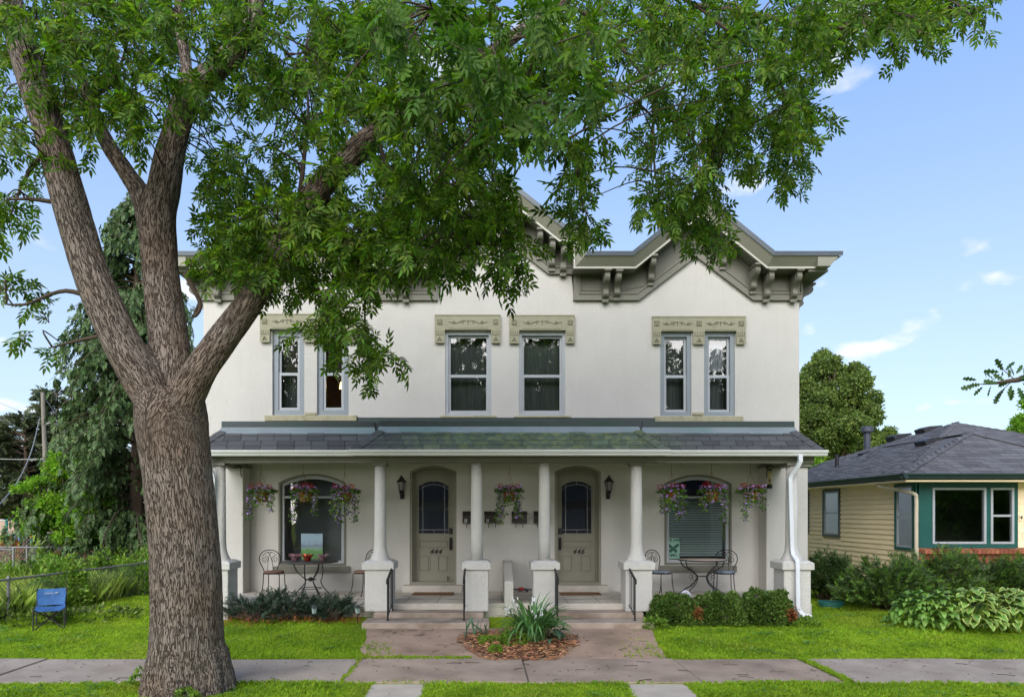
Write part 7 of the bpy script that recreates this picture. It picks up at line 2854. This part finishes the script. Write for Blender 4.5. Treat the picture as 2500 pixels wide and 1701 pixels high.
# shrubs and weeds along the wire fence
for i, (px, py, d_, rx, rz, lab) in enumerate(((150, 1500, 14.15, .45, .95, 'leafy weed bush behind the camp chair at the fence'), (345, 1490, 16.4, .50, .85, 'leafy weed bush at the fence beside the big trunk'), (185, 1470, 15.3, .5, .6, 'low leafy weeds along the middle of the fence'), (40, 1525, 12.6, .7, .22, 'low dark weeds at the foot of the fence near the left edge'), (120, 1400, 17.2, .5, .9, 'tall bright weeds beyond the wire fence'), (300, 1420, 18.0, .9, .9, 'bright weeds before the black garden chairs'), (10, 1420, 16.6, .5, .7, 'leafy weeds inside the gate panel at the left edge'), (230, 1520, 12.9, .8, .16, 'low weeds along the fence foot right of the camp chair'))):
    dome_shrub('weed_bush', lab, (X(px, d_), d_, ground_z(0, d_)), (rx, rx * .7, rz), int(1500 * rx * rz / .3), M['weed'] if i not in (3, 7) else M['maple'], .085, 500 + i, 'weeds along the fence', LEAF1, 0, False, 'weed', .3)
# brownish dry shrub by the playground
dome_shrub('dry_shrub', 'reddish brown dry shrub at the left edge before the playground', (X(12, 22), 22, .16), (.65, .6, 1.15), 1900, M['dead_leaf'], .09, 520, None, LEAF1, 0, False)

# utility pole, street light, cables
pd_ = 31.0
pb, pt = P(119, 1330, pd_), P(104, 958, pd_)
pb.z = .1
t = thing('utility_pole', 'weathered grey utility pole with a street-light arm among the pines', 'pole', pb)
MB().tube([pb, pt], [.115, .08], 10).build('post', mat('pole_wood', (.17, .15, .13), .95, .2, 6, stretch=(6, 6, .5)), t)
MB().tube(catmull([P(108, 1036, pd_), P(122, 1032, pd_), P(138, 1036, pd_)], 5), .03, 6).lathe([(.02, -.03), (.12, .0), (.06, .05)], P(139, 1036, pd_), 8).build('light_arm', M['galv'], t)
MB().tube([P(70, 1122, pd_), P(140, 1119, pd_)], .05, 6).build('cross_arm', M['galv'], t)
for nm_, pts, lab in (('a', [(97, 1021, 31), (75, 1106, 29), (40, 1180, 27), (-10, 1240, 25)], 'pale cable drooping from the utility pole to the lower left'), ('b', [(-30, 1119, 30.8), (50, 1121, 30.8), (130, 1119, 30.8)], 'pale horizontal cable crossing the utility pole'),
                      ('c', [(105, 965, 31), (178, 1055, 27), (310, 1101, 24)], 'thin cable running from the pole toward the house'), ('d', [(-20, 975, 50), (60, 1008, 40), (104, 1020, 31)], 'thin cable against the sky left of the pole')):
    o = MB().tube(catmull([P(*q) for q in pts], 8), .022 if nm_ in 'ab' else .012, 5).build('overhead_cable', M['galv'] if nm_ in 'ab' else M['grey_pipe'])
    tag(o, lab, 'cable', 'overhead cables')

# distant low building and playground
t = thing('park_building', 'low brown park building with a dark roof beyond the playground', 'building', (X(30, 60), 62, .16))
x0_, x1_ = X(-60, 60), X(74, 60)
MB().box(x0_, x1_, 60, 66, .1, 2.05).build('wall', mat('tan_block', (.30, .21, .17), .9, .1, 2), t)
MB().prism([(59.4, 2.0), (66.6, 2.0), (63, 2.75)], x0_ - .4, x1_ + .5, 'x').build('roof', mat('brown_roof', (.09, .06, .05), .9, .1, 3), t)
M['play_green'] = mat('play_green', (.02, .14, .13), .4, .1, 5)
t = thing('climbing_frame', 'green climbing frame of posts with white rails before the park building', 'play frame', (X(45, 45), 45, .16))
for px in (16, 41, 76):
    MB().tube([(X(px, 45), 45, .1), (X(px, 45), 45, CZ + (HY - 1259) * 45 / F)], .09, 8).build('post', M['play_green'], t)
MB().tube([(X(-15, 45), 45, CZ + (HY - 1269) * 45 / F), (X(76, 45), 45, CZ + (HY - 1269) * 45 / F)], .045, 6).build('rail', M['vinyl_white'], t)
MB().box(X(20, 45), X(76, 45), 44.9, 45.5, CZ + (HY - 1306) * 45 / F, CZ + (HY - 1303) * 45 / F).build('deck', M['play_green'], t)
for px, c_, lab in ((46, (.03, .16, .38), 'small blue play slide below the green frame'), (58, (.55, .09, .03), 'small red spring toy at the playground'), (68, (.60, .32, .02), 'small yellow spring toy at the playground')):
    b_ = Vector((X(px, 43.5), 43.5, .16))
    t = thing('play_toy', lab, 'toy', b_, 'playground toys')
    MB().prism([(b_.x - .18, .45), (b_.x + .10, .40), (b_.x + .22, .62), (b_.x + .12, .80), (b_.x + .02, .66), (b_.x - .12, .72), (b_.x - .2, .62)], 43.4, 43.6).build('body', mat('toy_%d' % px, c_, .4), t, bevel=.03)
    MB().tube([(b_.x + .07 * math.cos(k), 43.5 + .07 * math.sin(k), .16 + .03 * k) for k in range(10)], .015, 5).build('spring', M['black_iron'], t)

# red picnic table, black shell-back garden chairs in the neighbouring yard
M['red_wood'] = mat('red_wood', (.30, .035, .03), .7, .2, 8)
tx_, ty_ = X(182, 20.8), 20.8
t = thing('picnic_table', 'weathered red picnic table beyond the back fence', 'table', (tx_, ty_, .16))
for k in range(4):
    MB().box(tx_ - .62, tx_ + .62, ty_ - .35 + k * .175, ty_ - .35 + k * .175 + .165, .90, .945).build('plank', M['red_wood'], t)
for sy in (-1, 1):
    MB().box(tx_ - .62, tx_ + .62, ty_ + sy * .62 - .12, ty_ + sy * .62 + .12, .58, .62).build('bench', M['red_wood'], t)
for sx in (-1, 1):
    MB().tube([(tx_ + sx * .45, ty_ - .65, .16), (tx_ + sx * .45, ty_ - .15, .9)], .04, 4).tube([(tx_ + sx * .45, ty_ + .65, .16), (tx_ + sx * .45, ty_ + .15, .9)], .04, 4).tube([(tx_ + sx * .45, ty_ - .6, .56), (tx_ + sx * .45, ty_ + .6, .56)], .04, 4).build('leg_frame', M['red_wood'], t)
for px, lab in ((318, 'black shell-backed garden chair beyond the fence, left of two'), (352, 'black shell-backed garden chair beyond the fence, right of two')):
    x_, y_ = X(px, 18.6), 18.6
    t = thing('garden_chair', lab, 'chair', (x_, y_, .16), 'black garden chairs beyond the fence')
    b_ = MB()
    for k in range(9):
        a = -1.15 + 2.3 * k / 8
        b_.tube([(x_ + .05 * math.sin(a), y_, .56), (x_ + .20 * math.sin(a), y_ + .05, .80), (x_ + .30 * math.sin(a), y_ + .10, .62 + .48 * math.cos(a) ** .6)], .012, 5)
    b_.tube([(x_ + .30 * math.sin(-1.15 + 2.3 * k / 12), y_ + .10, .62 + .48 * math.cos(-1.15 + 2.3 * k / 12) ** .6) for k in range(13)], .018, 6)
    b_.build('backrest', M['black_iron'], t)
    MB().lathe([(.24, .53), (.25, .55), (.24, .565)], (x_, y_ - .2, 0), 16).build('seat', M['black_iron'], t)
    for sx in (-1, 1):
        for sy in (-1, 1):
            MB().tube([(x_ + sx * .18, y_ - .2 + sy * .16, .54), (x_ + sx * .23, y_ - .2 + sy * .22, .16)], .014, 5).build('leg', M['black_iron'], t)

# ---- oak reaching in from the right: lobed leaves
def oak_leaf():
    out = [(0, 0), (.10, .05), (.22, .16), (.30, .07), (.42, .24), (.55, .10), (.68, .27), (.78, .12), (.92, .16), (1.0, 0)]
    vv = [(x_, y_, .05 * abs(y_) - .12 * x_ * x_) for x_, y_ in out] + [(x_, -y_, .05 * abs(y_) - .12 * x_ * x_) for x_, y_ in out[1:-1]]
    nn = len(out)
    ff = []
    low = [0] + list(range(nn, nn + nn - 2)) + [nn - 1]
    for i in range(nn - 1):
        a, b, c, d = i, i + 1, low[i + 1], low[i]
        f_ = []
        for q in (d, c, b, a):
            if q not in f_:
                f_.append(q)
        if len(f_) > 2:
            ff.append(tuple(f_))
    return vv, ff


OAK = oak_leaf()
M['oak'] = mat('oak', (.04, .085, .02), .5, .2, 6, objrand=.35, trans=.3, tcol=(1.3, 1.4, .5))
M['oak_isl'] = leafmat('oak_isl', (.04, .085, .02), .3, .4)
ot = Vector((9.6, 8.8, .05))
t = thing('oak_tree', 'oak whose lobed leafy twig reaches in at the right edge', 'tree', ot)
tk = MB().tube(catmull([ot - Vector((0, 0, .2)), ot + Vector((.05, 0, 2)), ot + Vector((.0, 0, 4.2)), ot + Vector((.2, 0, 6.5))], 5), [.30, .24, .20, .12], 12)
tk.tube(catmull([ot + Vector((0, 0, 3.1)), ot + Vector((-1.2, -.1, 3.5)), P(2540, 925, 8.7), P(2480, 928, 8.6), P(2430, 935, 8.6), P(2390, 938, 8.55)], 6), [.07, .05, .03, .012, .006, .003], 6)
tk.tube(catmull([P(2480, 928, 8.6), P(2455, 908, 8.6), P(2448, 898, 8.6)], 4), [.006, .003], 4)
tk.tube(catmull([P(2470, 930, 8.6), P(2450, 950, 8.6), P(2440, 958, 8.6)], 4), [.006, .003], 4)
tk.build('trunk', M['wood_dark'], t, smooth=True)
gg = np.random.default_rng(611)
om = scatter('leaf', OAK, np.zeros((1, 3)), np.eye(3)[None], np.ones(1), M['oak'])
for (px, py, dx, dz) in ((2395, 938, -1, -.1), (2385, 928, -1, .35), (2382, 940, -1, -.3), (2410, 925, -.7, .6), (2400, 944, -.7, -.7), (2420, 940, -.5, -.8), (2448, 905, -.2, 1), (2440, 908, -1, .3), (2455, 905, .6, .8), (2450, 915, -.8, .1), (2462, 922, .4, .9), (2475, 918, .1, 1), (2480, 912, .7, .8), (2490, 925, 1, .3), (2470, 940, -.3, -1), (2455, 945, -.6, -.8), (2445, 952, -.8, -.5), (2440, 958, -.2, -1), (2485, 945, .3, -1), (2495, 935, .8, -.6), (2430, 930, -.4, .8), (2462, 935, -.9, -.2), (2500, 920, .6, .9), (2505, 945, .4, -1), (2475, 950, 0, -1), (2515, 925, .9, .5), (2520, 950, .2, -1), (2435, 935, -.9, .3), (2452, 930, -.6, .7)):
    p = P(px, py, 8.6 + gg.normal(0, .05))
    d = np.array([[dx, gg.normal(0, .45), dz]])
    fr_ = frames(d, np.array([gg.normal(1.2, .5)]))[0]
    o = bpy.data.objects.new('leaf', om)
    COL.objects.link(o)
    o.parent = t
    o.matrix_basis = Matrix.Translation(p - t.location) @ Matrix(fr_.tolist()).to_4x4() @ Matrix.Scale(float(gg.uniform(.13, .18)), 4)
P_, D_ = [], []
for c_, r_ in (((10.2, 8.9, 6.6), 1.5), ((11.4, 8.2, 5.6), 1.3), ((11.0, 10.0, 7.4), 1.4), ((10.4, 7.6, 7.8), 1.3), ((12.0, 9.2, 7.0), 1.3)):
    dd = rand_dirs(350, gg)
    P_.append(np.array(c_) + dd * (gg.uniform(.3, 1, 350) ** .4)[:, None] * r_)
    D_.append(dd)
leafy((np.concatenate(P_), np.concatenate(D_)), OAK, .14, M['oak_isl'], 612, 'crown', t)

# ---- across the street (mirrored in the window panes): trees and a house
for i, (x_, y_, s_, lab) in enumerate(((-13, -19, 1.15, 'leafy street tree across the road, reflected at the left'), (-4.5, -22, 1.3, 'leafy street tree across the road, reflected in the middle left'), (5.0, -20, 1.25, 'leafy street tree across the road, reflected in the middle right'), (14, -21, 1.2, 'leafy street tree across the road, reflected at the right'), (24, -19, 1.2, 'leafy street tree across the road, reflected in the bungalow'), (34, -22, 1.2, 'leafy street tree across the road, far along to the right'), (-24, -20, 1.1, 'leafy street tree across the road, far along to the left'))):
    bb = [((x_ + a * s_, y_ + b * s_, c * s_), r * s_) for a, b, c, r in ((0, 0, 8.0, 2.5), (-2, .5, 6.6, 2.3), (2.1, -.3, 6.8, 2.3), (.4, 1.2, 5.6, 2.2), (-.6, -1, 10.2, 1.8), (1.6, .6, 9.4, 1.7))]
    broadleaf('street_tree', lab, (x_, y_, 0), 11, bb, 80, .5, M['maple'], 700 + i, .32, 'street trees across the road', CLUMP)
broadleaf('street_tree', 'low spreading tree mirrored in the picture window of the bungalow', (29.5, -9, 0), 8, [((29.5, -9, 3.0), 2.6), ((27, -8, 2.4), 2.0), ((32, -9.5, 2.6), 2.2), ((30, -9, 5.5), 2.4)], 260, .5, M['maple_light'], 750, .3, 'street trees across the road', CLUMP)
for hx_, hy_, lab, wm in ((-6.5, -14.5, 'grey-brown single-storey house across the road, mirrored in the left window', (.42, .37, .32)), (9.0, -15.5, 'brick-coloured single-storey house across the road, mirrored in the right door', (.14, .075, .055))):  # second house is added to cover the bright horizon mirrored in the door
    t = thing('opposite_house', lab, 'house', (hx_, hy_ - 3, 0))
    taupe = mat('house_paint_%d' % int(hx_), wm, .8, .06, 2)
    MB().box(hx_ - 6, hx_ + 6, hy_ - 7, hy_, 0, 2.9).build('wall', taupe, t)
    MB().prism([(hy_ - 7.5, 2.85), (hy_ + .6, 2.85), (hy_ - 3.5, 4.6)], hx_ - 6.5, hx_ + 6.5, 'x').build('roof', M['roof_edge'], t)
    for a, b, z0, z1 in ((-1.0, .6, 1.0, 2.2), (2.4, 3.3, .1, 2.2), (-4.6, -3.0, 1.0, 2.2)):
        f_ = MB().box(hx_ + a - .08, hx_ + b + .08, hy_ + .0, hy_ + .04, z0 - .08, z1 + .08).build('window', M['vinyl_white'], t)
        MB().box(hx_ + a, hx_ + b, hy_ + .041, hy_ + .05, z0, z1).build('pane', M['interior'], f_)
